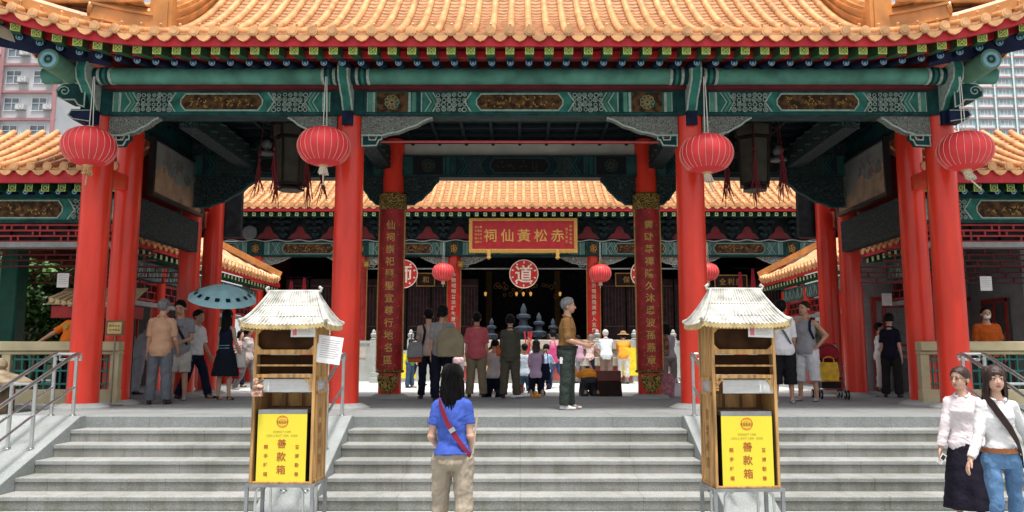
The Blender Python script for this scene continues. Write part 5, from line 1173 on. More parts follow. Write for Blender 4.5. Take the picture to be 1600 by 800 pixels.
# plastic bag and odds on the kiosk shelf
mb = MB(); mb.ell((0, 0, 0), (0.055, 0.04, 0.035)); mb.ell((-0.02, -0.01, 0.05), (0.03, 0.025, 0.04)); mb.box(-0.05, 0.05, -0.045, 0.01, -0.085, -0.03)
o = mb.build('offering_packet', M('packet', (0.5, 0.3, 0.22), rough=0.5, scale=40, var=0.6)); o.location = KL + Vector((-0.25, -0.22, 1.40)); tag(o, 'small printed packet propped at the front corner of a kiosk', 'packet')
# ================================================================== red lanterns
lan = M('lantern_silk', (0.72, 0.042, 0.05), rough=0.55, var=0.12, scale=3, sss=0.0); b_ = lan.node_tree.nodes['Principled BSDF']; b_.inputs['Transmission Weight'].default_value = 0.0
rib_m = M('lantern_rib', (0.74, 0.40, 0.33), rough=0.5)
cordm = M('white_cord', (0.7, 0.68, 0.62), rough=0.8)
goldp = M('lantern_gold', (0.62, 0.36, 0.16), rough=0.5, var=0.4, scale=60)
tasm = M('pale_tassel', (0.66, 0.60, 0.48), rough=0.8, var=0.2, scale=60)
def lantern(loc, rx, rz_, cordlen, label, group, name='red_lantern', sway=0, big=True, tassel_gold=False):
    t = thing(name, label, 'lantern', (0, 0, 0), 0, group)
    n = 24; m = 14; mb = MB(); rs = []
    def rad(u): return max(0.2, math.sin(math.pi * u) ** 0.72)
    for k in range(m + 1):
        u = 0.045 + 0.91 * k / m; z = -rz_ * math.cos(math.pi * u); r = rx * math.sin(math.pi * u) ** 0.80
        rs.append([(r * (1 - 0.012 * (j % 2)) * math.cos(2 * math.pi * j / (2 * n)), r * (1 - 0.012 * (j % 2)) * math.sin(2 * math.pi * j / (2 * n)), z) for j in range(2 * n)])
    mb.rings(rs); body = mb.build('silk_body', lan, t)
    mb = MB()
    for j in range(n):
        a = 2 * math.pi * j / n; pts = []
        for k in range(1, 11):
            u = 0.13 + 0.70 * k / 11; r = rx * math.sin(math.pi * u) ** 0.80 * 1.006; pts.append((r * math.cos(a), r * math.sin(a), -rz_ * math.cos(math.pi * u)))
        mb.tube(pts, 0.0036 * rx / 0.4, 5)
    mb.build('ribs', rib_m, body)
    mb = MB(); mb.lathe([(rx * 0.20, rz_ * 0.94), (rx * 0.22, rz_ * 1.0), (rx * 0.16, rz_ * 1.06), (rx * 0.05, rz_ * 1.1)], (0, 0, 0), 16); mb.build('top_cap', cordm if big else gold, t)
    mb = MB(); mb.lathe([(rx * 0.23, -rz_ * 0.93), (rx * 0.2, -rz_ * 1.0), (rx * 0.14, -rz_ * 1.08)], (0, 0, 0), 16)
    if big:
        for j in range(8):
            a = 2 * math.pi * j / 8; c = Vector((rx * 0.40 * math.cos(a), rx * 0.40 * math.sin(a), -rz_ * 0.86)); mb.tube([c + Vector((math.cos(a) * q[0] - math.sin(a) * q[1], math.sin(a) * q[0] + math.cos(a) * q[1], q[0] * 0.35)) * rx for q in [(0.12, 0), (0.06, 0.1), (-0.06, 0.1), (-0.1, 0), (-0.06, -0.1), (0.06, -0.1)]], 0.008, 5, closed=True)
    mb.build('bottom_ornament', goldp, t)
    mb = MB(); L = rz_ * (0.42 if big else 0.3); sw = sway
    for j in range(26):
        rd = random.Random(j); a = 2 * math.pi * j / 26; r0 = rx * 0.11; r1 = rx * rd.uniform(.12, .19)
        p0 = Vector((r0 * math.cos(a), r0 * math.sin(a), -rz_ * 1.05)); p1 = Vector((r1 * math.cos(a) + sw * L * 0.6, r1 * math.sin(a), -rz_ * 1.05 - L * rd.uniform(.85, 1.05))); mb.tube([p0, p0.lerp(p1, .5), p1], 0.009 * rx / 0.4 + 0.002, 5)
    mb.tube([(sw * L * .4, 0, -rz_ * 1.05 - L * .8), (sw * (L * .8), 0, -rz_ * 1.05 - L * 1.3), (sw * L * 2.0, 0, -rz_ * 1.05 - L * (2.3 if big else 2.0))], [0.010, 0.012, 0.010], 6)
    mb.build('tassel', goldp if tassel_gold else tasm, t)
    mb = MB(); mb.cyl((-0.02 * rx / .4, 0, rz_ * 1.05), (-0.008, 0, rz_ * 1.05 + cordlen), 0.006 * rx / 0.4 + 0.001, n=5); mb.cyl((0.035 * rx / .4, 0, rz_ * 1.05), (0.012, 0, rz_ * 1.05 + cordlen), 0.006 * rx / 0.4 + 0.001, n=5); mb.build('cords', cordm, t)
    t.location = loc; return t
LD = 11.95
for px, py, r, sw, lb, tg in ((139, 229, 0.395, -0.08, 'big red silk lantern with a straight golden tassel hanging over the cream railing', True), (506, 229, 0.40, 0.03, 'big red silk lantern with short white tassel overlapping a column top', False), (1104, 240, 0.405, 0.35, 'big red silk lantern whose white tassel is blown slightly aside, near the dark hexagonal lantern', False), (1508, 236, 0.40, 0.85, 'big red silk lantern with white tassel blown far sideways', False)):
    c = P(px, py, LD); lantern(c, r, 0.30, 6.02 - c[2] - 0.31, lb, 'big red lanterns under the front eave', sway=sw, tassel_gold=tg)
for px, py, lb in ((692.5, 425, 'small red lantern above the couple with the khaki bag'), (938, 427, 'small red lantern above the old man in pale shirt'), (1106, 425, 'small red lantern peeking out right of a large red column above the kiosk roof')):
    D = 28.9; c = P(px, py, D); lantern(c, 0.40, 0.33, 5.9 - c[2] - 0.35, lb, 'small red lanterns along the hall', big=False, sway=0.02)
# hexagonal palace lanterns with red tassels
bronze = M('dark_bronze_wood', (0.025, 0.016, 0.012), rough=0.45, var=0.3)
silk_g = M('grey_silk_pane', (0.065, 0.06, 0.048), rough=0.7, var=0.15)
redt = M('red_tassel', (0.15, 0.010, 0.018), rough=0.8, var=0.2)
for px, lb in ((455, 'dark hexagonal palace lantern with red tassels beside the second large red column'), (1178, 'dark hexagonal palace lantern with drooping red tassels above the kiosk near the tourists')):
    D = 14.4; c = P(px, 250, D); t = thing('palace_lantern', lb, 'palace lantern', (0, 0, 0), 0, 'hexagonal palace lanterns under the ceiling')
    def hexa(r): return [(r * math.cos(math.pi / 3 * k + 0.26), r * math.sin(math.pi / 3 * k + 0.26)) for k in range(6)]
    mb = MB()
    for r, z, h in ((0.32, 0.36, 0.05), (0.38, 0.62, 0.06), (0.28, -0.5, 0.05), (0.24, -0.58, 0.04), (0.30, 0.80, 0.05)): mb.prism(hexa(r), 'xy', z, z + h)
    for (x, y), (x2, y2) in zip(hexa(0.31), hexa(0.36)): mb.bar((x * .9, y * .9, -0.5), (x, y, 0.4), 0.03, 0.03); mb.bar((x2, y2, 0.4), (x2, y2, 0.82), 0.03, 0.03); mb.tube([(x2, y2, 0.66), (x2 * 1.25, y2 * 1.25, 0.66), (x2 * 1.4, y2 * 1.4, 0.74), (x2 * 1.35, y2 * 1.35, 0.80)], 0.015, 6)
    mb.build('frame', bronze, t)
    hx6 = hexa(0.285); hu = hexa(0.335); mb = MB()
    for k in range(6): a, b = hx6[k], hx6[(k + 1) % 6]; mb.add([(a[0] * .9, a[1] * .9, -0.45), (b[0] * .9, b[1] * .9, -0.45), (b[0], b[1], 0.36), (a[0], a[1], 0.36)], [(0, 1, 2, 3)]); a, b = hu[k], hu[(k + 1) % 6]; mb.add([(a[0], a[1], 0.42), (b[0], b[1], 0.42), (b[0], b[1], 0.62), (a[0], a[1], 0.62)], [(0, 1, 2, 3)])
    mb.build('silk_panes', silk_g, t)
    for k, (x, y) in enumerate(hexa(0.56)):
        mb = MB(); rd = random.Random(k + px); mb.cyl((x * .9, y * .9, 0.70), (x, y, 0.1), 0.006, n=5); mb.ell((x, y, 0.08), (0.03, 0.03, 0.05), 8, 6); mb.ell((x, y, -0.02), (0.026, 0.026, 0.04), 8, 6)
        for q in range(7): mb.tube([(x, y, -0.05), (x + rd.uniform(-.05, .05), y + rd.uniform(-.05, .05), -0.30), (x + rd.uniform(-.13, .13), y + rd.uniform(-.12, .12), -0.62 - rd.uniform(0, .2))], [0.014, 0.013, 0.006], 5)
        mb.build('tassel', redt, t)
    MB().cyl((0, 0, 0.84), (0, 0, 6.04 - c[2]), 0.012, n=6).build('chain', bronze, t)
    t.location = c
# ================================================================== couplets on the rear columns
for s, txt, lb in ((-1, '仙祠崇祀興聖宜尊行地名區', 'tall gold-speckled red couplet on the rear column near the green child'), (1, '靈時萃禪隆久沐恩波孫燕章', 'tall gold-speckled red couplet on the rear column above the shopping bags')):
    x = s * 2.58; D = RY
    z1, z0 = Z_(326, D - .28), Z_(578, D - .28)
    t, yf = couplet(x, D, 0.46, z0, z1, txt, 'column_couplet', lb, red_band, 0.2, gold_t, 'tall couplets on the rear columns', wrap=0.245, speck=130)
    mb = MB()
    for k, ch in enumerate(txt): put_glyph(mb, ch, (x, yf, z1 - 0.33 - k * (z1 - z0 - 0.45) / 11.3), (1, 0, 0), (0, 0, 1), 0.185, 0, 0.006)
    mb.build('lettering', gold_t, t)
    goldc = voro('gilt_relief', [(0.04, 0.03, 0.01), (0.20, 0.13, 0.03), (0.42, 0.29, 0.09)], 14, 0.4)
    for za, zb, nm in ((z1 + 0.005, Z_(300, D - .28), 'gilt_head'), (z0 - 0.06, z0 - 0.005, 'gilt_band')):
        mb = MB(); mb.lathe([(0.262, za), (0.285, za + 0.02), (0.285, zb - 0.02), (0.262, zb)], (x, D, 0), 24); mb.build(nm, goldc, t)
    zc = z0 - 0.30; mb = MB(); pr = [(-0.20, zc + 0.10), (-0.15, zc - 0.05), (-0.1, zc - 0.12), (0, zc - 0.16), (0.1, zc - 0.12), (0.15, zc - 0.05), (0.20, zc + 0.10), (0.2, zc + 0.2), (-0.2, zc + 0.2)]
    mb.prism([(x + a, b) for a, b in pr], 'xz', D - 0.275, D - 0.19); mb.build('gilt_foot', goldc, t)
# ================================================================== side paintings
def picture(s, label):
    t = thing('framed_painting', label, 'painting', (s * 6.82, 15.3, 4.6), 0, 'framed paintings in the side bays')
    x = s * 6.66; y0, y1 = 14.15, 16.35; z0 = 4.66; z1 = 5.62
    mb = MB(); mb.box(min(x, x + s * 0.05), max(x, x + s * 0.05), y0, y1, z0, z1, 0)
    xi = x - s * 0.002
    rd = random.Random(3 + s)
    def blob(cy, cz, ry, rz, m, off): 
        pts = [(cy + ry * (1 + .25 * rd.uniform(-1, 1)) * math.cos(a), cz + rz * (1 + .25 * rd.uniform(-1, 1)) * math.sin(a)) for a in [k * 0.45 for k in range(14)]]
        pts = [(min(max(a, y0 + .02), y1 - .02), min(max(b, z0 + .02), z1 - .02)) for a, b in pts]
        mb.prism(pts, 'yz', *sorted((xi - s * off, xi - s * (off - 0.0015))), m)
    mirrored_roof = [(y0 + 0.01, z0 + 0.01)] + [(y0 + 0.01 + (y1 - y0 - 0.02) * k / 14, z0 + 0.36 + 0.10 * math.sin(k * 0.9 + s) + (0.12 if k < 8 else 0)) for k in range(15)] + [(y1 - 0.01, z0 + 0.01)]
    mb.prism(mirrored_roof, 'yz', *sorted((xi - s * 0.003, xi - s * 0.0015)), 1)  # ochre area stands for roof tiles mirrored in the glass, painted on canvas
    for k in range(7): blob(y0 + rd.uniform(.2, 2.0), z0 + rd.uniform(.5, .75), rd.uniform(.05, .16), rd.uniform(.08, .2), 2 if k % 3 else 3, 0.006 + 0.002 * k)
    for k in range(26): a = y0 + rd.uniform(.3, 1.2); b = z0 + rd.uniform(.4, .8); mb.bar((xi - s * 0.025, a, b), (xi - s * 0.025, a + rd.uniform(-.1, .1), b + rd.uniform(.02, .12)), 0.004, 0.008, 4)
    mb.build('canvas', [M('canvas_sage', (0.16, 0.175, 0.15), rough=0.6, var=0.25, scale=1.5), M('painted_tile_reflection', (0.36, 0.19, 0.07), rough=0.6, var=0.35, scale=3), M('canvas_green', (0.07, 0.10, 0.07), rough=0.6, var=0.3), M('canvas_red', (0.16, 0.04, 0.035), rough=0.6), M('canvas_ink', (0.03, 0.03, 0.03), rough=0.6)], t)
    mb = MB(); w = 0.06
    for (a, b, c, d) in ((y0 - w, y1 + w, z0 - w, z0), (y0 - w, y1 + w, z1, z1 + w), (y0 - w, y0, z0, z1), (y1, y1 + w, z0, z1)): mb.box(min(x - s * 0.05, x + s * 0.06), max(x - s * 0.05, x + s * 0.06), a, b, c, d)
    mb.build('frame', M('frame_black', (0.012, 0.012, 0.012), rough=0.4), t)
    g = MB(); g.box(*sorted((x - s * 0.042, x - s * 0.046)), y0, y1, z0, z1); g.build('glazing', glassm('picture_glass', (0.5, 0.5, 0.5), 0.03, 0.12), t)
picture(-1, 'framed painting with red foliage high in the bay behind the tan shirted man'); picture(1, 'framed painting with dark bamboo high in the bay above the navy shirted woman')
# ================================================================== sign stand, notices, small kiosk, burner
t = thing('sign_stand', 'wooden framed notice on a tall thin stand beside the column', 'sign stand', G(180, 634), 0)
sx, sy, _ = t.location; c = P(179.5, 512.5, sy)
mb = MB(); mb.box(c[0] - 0.145, c[0] + 0.145, sy - 0.015, sy + 0.015, c[2] - 0.125, c[2] + 0.125, 0); mb.box(c[0] - 0.115, c[0] + 0.115, sy - 0.021, sy - 0.0155, c[2] - 0.095, c[2] + 0.095, 1); mb.build('frame', [M('frame_wood', (0.22, 0.13, 0.06), rough=0.5), M('sign_cream', (0.62, 0.50, 0.22), rough=0.6)], t)
mb = MB()
for r, tx in enumerate(('請勿在此', '派發物品')):
    for k, ch in enumerate(tx): put_glyph(mb, ch, (c[0] - 0.07 + k * 0.047, sy - 0.021, c[2] + 0.035 - r * 0.07), (1, 0, 0), (0, 0, 1), 0.04, 0, 0.002)
mb.build('lettering', M('sign_ink', (0.25, 0.12, 0.03)), t)
MB().cyl((c[0], sy + 0.02, 0.92), (c[0], sy + 0.02, c[2] - 0.1), 0.012, n=8).build('pole', M('stand_metal', (0.25, 0.22, 0.18), rough=0.4, metal=0.6), t); MB().lathe([(0.19, 0), (0.19, 0.015), (0.03, 0.025)], (c[0], sy + 0.02, 0.9), 20).build('foot', M('stand_metal', (0, 0, 0)), t)
for px, py, D, lb in ((98, 438, 14.9, 'white paper notice hanging inside the wing above the reaching man in orange'), (1541, 443, 14.9, 'white paper notice hanging above the masked man in orange'), (1386, 468, 17.6, 'white paper notice hanging above the navy shirted woman'), (1291, 485, 19.5, 'white paper notice half hidden behind the column near the backpacker')):
    c = P(px, py, D); notice('hanging_notice', lb, 0.22, 0.27, at(c), False, 'white notices hung in the side bays', 5)
t = thing('small_shrine', 'little roofed shrine with cream tile ends half hidden behind the front column', 'shrine', (-8.1, 15.2, 0.896))
mb = MB(); x0, D = -8.72, 15.2
for k in range(14): u = k / 13; mb.tube([(x0 + u * 1.5, D - 0.45, 2.68 + 0.10 * (1 - u * 2) ** 2), (x0 + 0.1 + u * 1.3, D - 0.2, 2.82 + 0.08 * (1 - 2 * u) ** 2), (x0 + 0.3 + u * 0.9, D + 0.1, 2.98)], 0.028, 8, 0); mb.ell((x0 + u * 1.5 + 0.05, D - 0.47, 2.64 + 0.10 * (1 - u * 2) ** 2), (0.05, 0.015, 0.05), 8, 6, 0)
mb.add([(x0 - 0.05, D - 0.5, 2.66), (x0 + 1.55, D - 0.5, 2.66), (x0 + 1.55, D + 0.15, 3.02), (x0 - 0.05, D + 0.15, 3.02)], [(0, 1, 2, 3)], 0); mb.build('roof', M('cream_tile', (0.60, 0.46, 0.26), rough=0.5), t)
MB().box(x0 + 0.05, x0 + 1.45, D - 0.45, D + 0.2, 2.42, 2.64).build('eave_board', red_dk, t); MB().box(x0 + 0.25, x0 + 1.3, D - 0.3, D + 0.2, 0.9, 2.42).build('cabinet', M('shrine_dark', (0.05, 0.01, 0.012), rough=0.6), t)
t = thing('stone_burner', 'weathered brown burner with tiered roof standing below the terrace railing', 'burner', (-7.8, 11.95, 0))
mb = MB(); bx, by = -7.75, 12.0
mb.lathe([(0.34, 0), (0.34, 0.12), (0.26, 0.16), (0.24, 0.7), (0.30, 0.78), (0.30, 0.86)], (bx, by, 0), 8, ph=0.39); mb.build('pedestal', M('burner_stone', (0.20, 0.16, 0.11), rough=0.8, var=0.4, scale=8, bump=0.4), t)
mb = MB(); mb.lathe([(0.22, 0.86), (0.22, 1.26), (0.25, 1.28)], (bx, by, 0), 8, ph=0.39); mb.build('chamber', M('burner_chamber', (0.16, 0.11, 0.06), rough=0.7, var=0.4), t)
mb = MB(); mb.lathe([(0.46, 1.28), (0.45, 1.33), (0.30, 1.42), (0.12, 1.47), (0.07, 1.52), (0.10, 1.56), (0.09, 1.62), (0.03, 1.68)], (bx, by, 0), 8, ph=0.39); mb.build('roof', M('burner_roof', (0.28, 0.22, 0.14), rough=0.7, var=0.35), t)
# loudspeaker and lamps
t = thing('loudspeaker', 'round grey horn loudspeaker fixed under the hall eave', 'loudspeaker', P(394, 366, 28.9)); c = t.location
MB().cyl((c[0], 28.6, c[2]), (c[0], 29.0, c[2]), 0.26, 0.10, 24, 0).annulus((c[0], 28.598, c[2]), 0.27, 0.05, 0.02, 24, 0).build('horn', M('speaker_grey', (0.07, 0.072, 0.075), rough=0.5), t); MB().cyl((c[0], 28.7, c[2]), (c[0], 28.99, c[2]), 0.1, 0.05, 12).build('driver', dark, t); MB().cyl((c[0], 29, c[2]), (c[0], 29.6, c[2] + 0.2), 0.03, n=6).build('bracket', dark, t)
for px, py, lb in ((417, 226, 'dim white ceiling globe beside the hexagonal lantern over the parasol side'), (1216, 236, 'dim white ceiling globe beside the hexagonal lantern over the tourists')):
    c = P(px, py, 15.4); t = thing('ceiling_globe', lb, 'ceiling lamp', c); MB().ell(c, (0.10, 0.10, 0.11)).build('globe', M('dusty_globe', (0.16, 0.165, 0.16), rough=0.3), t); MB().lathe([(0.16, -0.2), (0.16, -0.16), (0.04, -0.12)], (c[0], c[1], c[2]), 12).build('shade', M('dusty_shade', (0.10, 0.10, 0.10)), t); MB().cyl((c[0], c[1], c[2] + 0.1), (c[0], c[1], 6.04), 0.01, n=5).build('rod', bronze, t)
# yellow cloth banners by the balustrade
for px, py, w, h, lb in ((636, 572, 0.55, 0.75, 'yellow board standing behind the green child'), (993, 565, 0.75, 0.85, 'yellow cloth draped beside the orange vested worshipper')):
    c = P(px, py, 24.6); t = thing('yellow_board', lb, 'banner', (c[0], c[1], 0.894)); MB().box(c[0] - w / 2, c[0] + w / 2, c[1], c[1] + 0.03, max(0.95, c[2] - h / 2), c[2] + h / 2).build('cloth', M('bright_yellow', (0.78, 0.62, 0.03), rough=0.7, var=0.15), t); MB().box(c[0] - w / 2 + .05, c[0] - w / 2 + 0.09, c[1] + 0.031, c[1] + 0.06, 0.894, c[2] + h / 2).build('leg', iron, t); MB().box(c[0] + w / 2 - .09, c[0] + w / 2 - 0.05, c[1] + 0.031, c[1] + 0.06, 0.894, c[2] + h / 2).build('leg', iron, t)
# ================================================================== people
TS = bpy.data.scenes.new('workbench')
def remesh(mb, voxel, smooth=3, fold=None):
    """one continuous skin over the overlapping pieces of mb"""
    me = mb.mesh('tmp')
    import bmesh
    bm = bmesh.new(); bm.from_mesh(me); bmesh.ops.recalc_face_normals(bm, faces=bm.faces); bm.to_mesh(me); bm.free()
    ob = bpy.data.objects.new('tmp', me); TS.collection.objects.link(ob)
    r = ob.modifiers.new('r', 'REMESH'); r.mode = 'VOXEL'; r.voxel_size = voxel; r.use_smooth_shade = True
    if smooth: s_ = ob.modifiers.new('s', 'SMOOTH'); s_.factor = 0.5; s_.iterations = smooth
    vl = TS.view_layers[0]; vl.update(); dg = vl.depsgraph
    out = bpy.data.meshes.new_from_object(ob.evaluated_get(dg), depsgraph=dg)
    bpy.data.objects.remove(ob); bpy.data.meshes.remove(me)
    if fold:
        amp, fx, fz, seed = fold; out.update()
        n = len(out.vertices); co = np.empty(n * 3, 'f'); out.vertices.foreach_get('co', co); nr = np.empty(n * 3, 'f'); out.vertices.foreach_get('normal', nr)
        co = co.reshape(-1, 3); nr = nr.reshape(-1, 3); d = np.empty(n, 'f')
        for i in range(n):
            p = co[i]; q = noise.noise((p[0] * fx + seed, p[1] * fx, p[2] * fz)); q2 = noise.noise((p[0] * fx * 2.1 + seed + 7, p[1] * fx * 2.1, (p[2] + 0.5 * p[0]) * fz * 1.7)); d[i] = q * 0.7 + (0.5 - abs(q2)) * 0.6 - 0.2
        co += nr * (d * amp)[:, None]; out.vertices.foreach_set('co', co.ravel()); out.update()
    out.polygons.foreach_set('use_smooth', [True] * len(out.polygons))
    return out
def link(me, name, mats, parent):
    me.materials.clear()
    for m in (mats if isinstance(mats, (list, tuple)) else [mats]): me.materials.append(m)
    me.name = name; o = bpy.data.objects.new(name, me); COL.objects.link(o); o.parent = parent; return o
def caps(mb, p0, p1, r0, r1, n=12, flat0=False, flat1=False):
    p0, p1 = Vector(p0), Vector(p1); d = p1 - p0; L = d.length
    if L < 1e-6: return
    d /= L; pts, rad = [], []
    if not flat0:
        for a in (80, 50, 20): pts.append(p0 - d * r0 * math.sin(R(a)) ); rad.append(r0 * math.cos(R(a)))
    pts += [p0, p1]; rad += [r0, r1]
    if not flat1:
        for a in (20, 50, 80): pts.append(p1 + d * r1 * math.sin(R(a))); rad.append(r1 * math.cos(R(a)))
    mb.tube(pts, rad, n)
def cloth(name, col, rough=0.85, var=0.10): return M('cloth_' + name, col, rough=rough, var=var, scale=7, bump=0.12, bscale=90, spec=0.2)
skin_m = M('skin', (0.52, 0.29, 0.19), rough=0.5, var=0.10, scale=9, spec=0.35)
skin_f = M('skin_fair', (0.60, 0.36, 0.26), rough=0.5, var=0.08, scale=9, spec=0.35)
hair_b = M('hair_black', (0.007, 0.006, 0.006), rough=0.55, var=0.5, scale=30, stretch=(4, 4, 0.4), spec=0.2, bump=0.3, bscale=60)
hair_br = M('hair_brown', (0.042, 0.018, 0.012), rough=0.38, var=0.5, scale=30, stretch=(4, 4, 0.4), spec=0.45, bump=0.3, bscale=60)
hair_g = M('hair_grey', (0.17, 0.17, 0.17), rough=0.7, var=0.3, scale=12, stretch=(3, 3, 1), bump=0.3, bscale=60)
hair_w = M('hair_white', (0.55, 0.55, 0.54), rough=0.7, var=0.25, scale=40, bump=0.3, bscale=60)
eye_m = M('eye_dark', (0.015, 0.012, 0.01), rough=0.2); lip_m = M('lips', (0.42, 0.14, 0.12), rough=0.5); white_eye = M('eye_white', (0.6, 0.58, 0.55), rough=0.3)
shoe_k = M('shoe_black', (0.015, 0.014, 0.014), rough=0.35); shoe_w = M('shoe_white', (0.66, 0.66, 0.66), rough=0.6); shoe_g = M('shoe_grey', (0.35, 0.36, 0.38), rough=0.6, var=0.5, scale=30); shoe_br = M('shoe_brown', (0.10, 0.05, 0.03), rough=0.5)
def person(label, pos, rot, H, lean=0, side=0, curve=0.5, aL=(5, 8, 15, 8), aR=(5, 8, 15, 8), lL=(2, 2, 2, 2), lR=(-2, 2, -4, 2), head=(0, 0), fem=False, skin=None, hair=('short', None, 0), top=None, bottom=None, shoes=None, vox=0.012, face=False, group='visitors at the temple', girth=0.96, fold=2.1, sink=0.0, twist=0, hands=True, tuck=False, spread=None, seed=0, hemflare=0.0):
    t = thing('person', label, 'person', (0, 0, 0), 0, group)
    skin = skin or (skin_f if fem else skin_m); g = girth * (0.86 if fem else 0.91)
    hw = 0.054
    # --- spine
    def dirv(h): a = lean * min(1.0, (0.25 + h / 0.16) if curve else 1.0); return Vector((math.sin(R(side)), -math.sin(R(a)), math.cos(R(a)))).normalized()
    S = [Vector((0, 0, 0))]; st = 0.01
    for k in range(60): S.append(S[-1] + dirv(k * st) * st)
    def sp(h):
        if h <= 0: return Vector((0, 0, h))
        i = min(59, int(h / st)); return S[i].lerp(S[i + 1], h / st - i) if h / st - i < 1 else S[60]
    def fr(h):
        d = dirv(max(0, h)); tw = R(twist) * min(1, max(0, h / 0.25)); xa = Vector((math.cos(tw), math.sin(tw), 0)); xa = (xa - d * xa.dot(d)).normalized(); return xa, d.cross(xa), d   # x, back(+y), up
    shw = (0.080 if fem else 0.096)
    prof_ = [(-0.055, 0.070, 0.058), (-0.02, 0.094, 0.068), (0.015, 0.096, 0.070), (0.085, 0.074 if fem else 0.084, 0.055 if fem else 0.062), (0.15, 0.082 if fem else 0.093, 0.060 if fem else 0.064), (0.215, 0.088 if fem else 0.103, 0.066), (0.265, 0.082 if fem else 0.098, 0.052), (0.296, 0.055 if fem else 0.062, 0.042), (0.318, 0.040, 0.040), (0.345, 0.033, 0.034)]
    def ring(h, rx, ry, n=20):
        c = sp(h); xa, ya, za = fr(h); out = []
        for j in range(n):
            a = 2 * math.pi * j / n; ca, sa = math.cos(a), math.sin(a); e = 0.85
            fy = math.copysign(abs(sa) ** e, sa) * ry; fx = math.copysign(abs(ca) ** e, ca) * rx
            if fem and 0.16 < h < 0.26 and sa < 0: fy *= 1.18
            if h < 0.05 and sa > 0: fy *= 1.15
            out.append(c + xa * fx + ya * fy)
        return out
    def torso(mb, h0, h1, e, hemx=0.0):
        rs = []; hs_ = [h0] + [q[0] for q in prof_ if h0 + 0.004 < q[0] < h1 - 0.004] + [h1]
        for h in hs_:
            for (a, ax, ay), (b, bx, by) in zip(prof_[:-1], prof_[1:]):
                if a <= h <= b: u = (h - a) / (b - a); rx, ry = ax + (bx - ax) * u, ay + (by - ay) * u; break
            else: rx, ry = (prof_[0][1], prof_[0][2]) if h < prof_[0][0] else (prof_[-1][1], prof_[-1][2])
            fl = hemflare * max(0, (0.08 - h)) * 2 + (hemx if h < 0.03 else hemx * max(0, (0.10 - h) / 0.07))
            rs.append(ring(h, rx * g + e + fl, ry * g + e + fl))
        mb.rings(rs)
    # --- limbs
    def leg(s, q):
        p, spd, p2, sp2 = q; hip = Vector((s * hw, 0, -0.01))
        d1 = Vector((s * math.sin(R(spd)), -math.sin(R(p)), -math.cos(R(p)))).normalized(); d2 = Vector((s * math.sin(R(sp2)), -math.sin(R(p2)), -math.cos(R(p2)))).normalized()
        kn = hip + d1 * 0.238; an = kn + d2 * 0.232; return hip, kn, an, d2
    LL, RL = leg(1, lL), leg(-1, lR)
    def arm(s, q):
        p, ab, p2, ab2 = q; ab *= 0.7 if 0 < ab < 20 else 1; xa, ya, za = fr(0.27); sh = sp(0.274) + xa * (s * shw)
        d1 = (Vector((s * math.sin(R(ab)), -math.sin(R(p)) * math.cos(R(ab)), -math.cos(R(p)) * math.cos(R(ab))))).normalized(); d2 = (Vector((s * math.sin(R(ab2)), -math.sin(R(p2)) * math.cos(R(ab2)), -math.cos(R(p2)) * math.cos(R(ab2))))).normalized()
        if twist: rz_ = Matrix.Rotation(R(twist), 3, 'Z'); d1 = rz_ @ d1; d2 = rz_ @ d2
        el = sh + d1 * 0.168; wr = el + d2 * 0.142; return sh, el, wr, d2
    LA, RA = arm(1, aL), arm(-1, aR)
    low = 9
    for hip, kn, an, d2 in (LL, RL):
        flatf = -d2.z > 0.55
        low = min(low, an.z - (0.036 if flatf else 0.02), kn.z - 0.036)
    up = Vector((0, 0, -low - sink / H))
    body = MB(); torso(body, -0.06, 0.345, 0)
    body.ell(sp(0.0) + Vector((0, 0.02, -0.015)), (0.088 * g, 0.066 * g, 0.055))
    for s, (sh, el, wr, d2) in ((1, LA), (-1, RA)):
        xa, ya, za = fr(0.285)
        caps(body, sp(0.288) + xa * s * 0.035, sh, 0.026, 0.031 * g); caps(body, sh, el, 0.0315 * g, 0.0235 * g); caps(body, el, el.lerp(wr, 0.35), 0.0235, 0.0245 * g); caps(body, el.lerp(wr, 0.35), wr, 0.0245 * g, 0.0158)
        # hand
        n_ = Vector((s * 1.0, 0, 0)); n_ = (n_ - d2 * n_.dot(d2)); n_ = n_.normalized() if n_.length > 0.2 else Vector((0, 0, 1)); ta = d2.cross(n_) * (1 if s > 0 else -1)
        if ta.y > 0 and abs(ta.y) > 0.3: ta = -ta
        pc = wr + d2 * 0.028; rot3 = Matrix((ta, n_, d2)).transposed(); body.ell(pc, (0.0235, 0.010, 0.032), 10, 8, 0, rot3)
        for k, L in enumerate((0.036, 0.041, 0.038, 0.030)):
            off = ta * (0.018 - k * 0.0118); b0 = wr + d2 * 0.045 + off; c1 = (d2 - n_ * 0.25).normalized(); c2 = (d2 - n_ * 0.75).normalized(); b1 = b0 + c1 * L * 0.55; b2 = b1 + c2 * L * 0.55
            caps(body, b0, b1, 0.0052, 0.0048, 8); caps(body, b1, b2, 0.0048, 0.0038, 8)
        b0 = wr + d2 * 0.012 + ta * 0.017; b1 = b0 + (d2 * 0.7 + ta * 0.7 - n_ * 0.1).normalized() * 0.026; b2 = b1 + (d2 + ta * 0.15 - n_ * 0.25).normalized() * 0.022; caps(body, b0, b1, 0.0075, 0.006, 8); caps(body, b1, b2, 0.006, 0.0045, 8)
    for s, (hip, kn, an, d2) in ((1, LL), (-1, RL)):
        caps(body, hip, kn, 0.052 * g, 0.034 * g); m_ = kn.lerp(an, 0.3) + Vector((0, 0.006, 0)); caps(body, kn, m_, 0.033 * g, 0.033 * g); caps(body, m_, an, 0.033 * g, 0.019)
        body.ell(an + Vector((0, -0.03, -0.018)) if -d2.z > 0.55 else an + d2 * 0.03, (0.024, 0.06, 0.018) if -d2.z > 0.55 else (0.022, 0.02, 0.05), 10, 7)
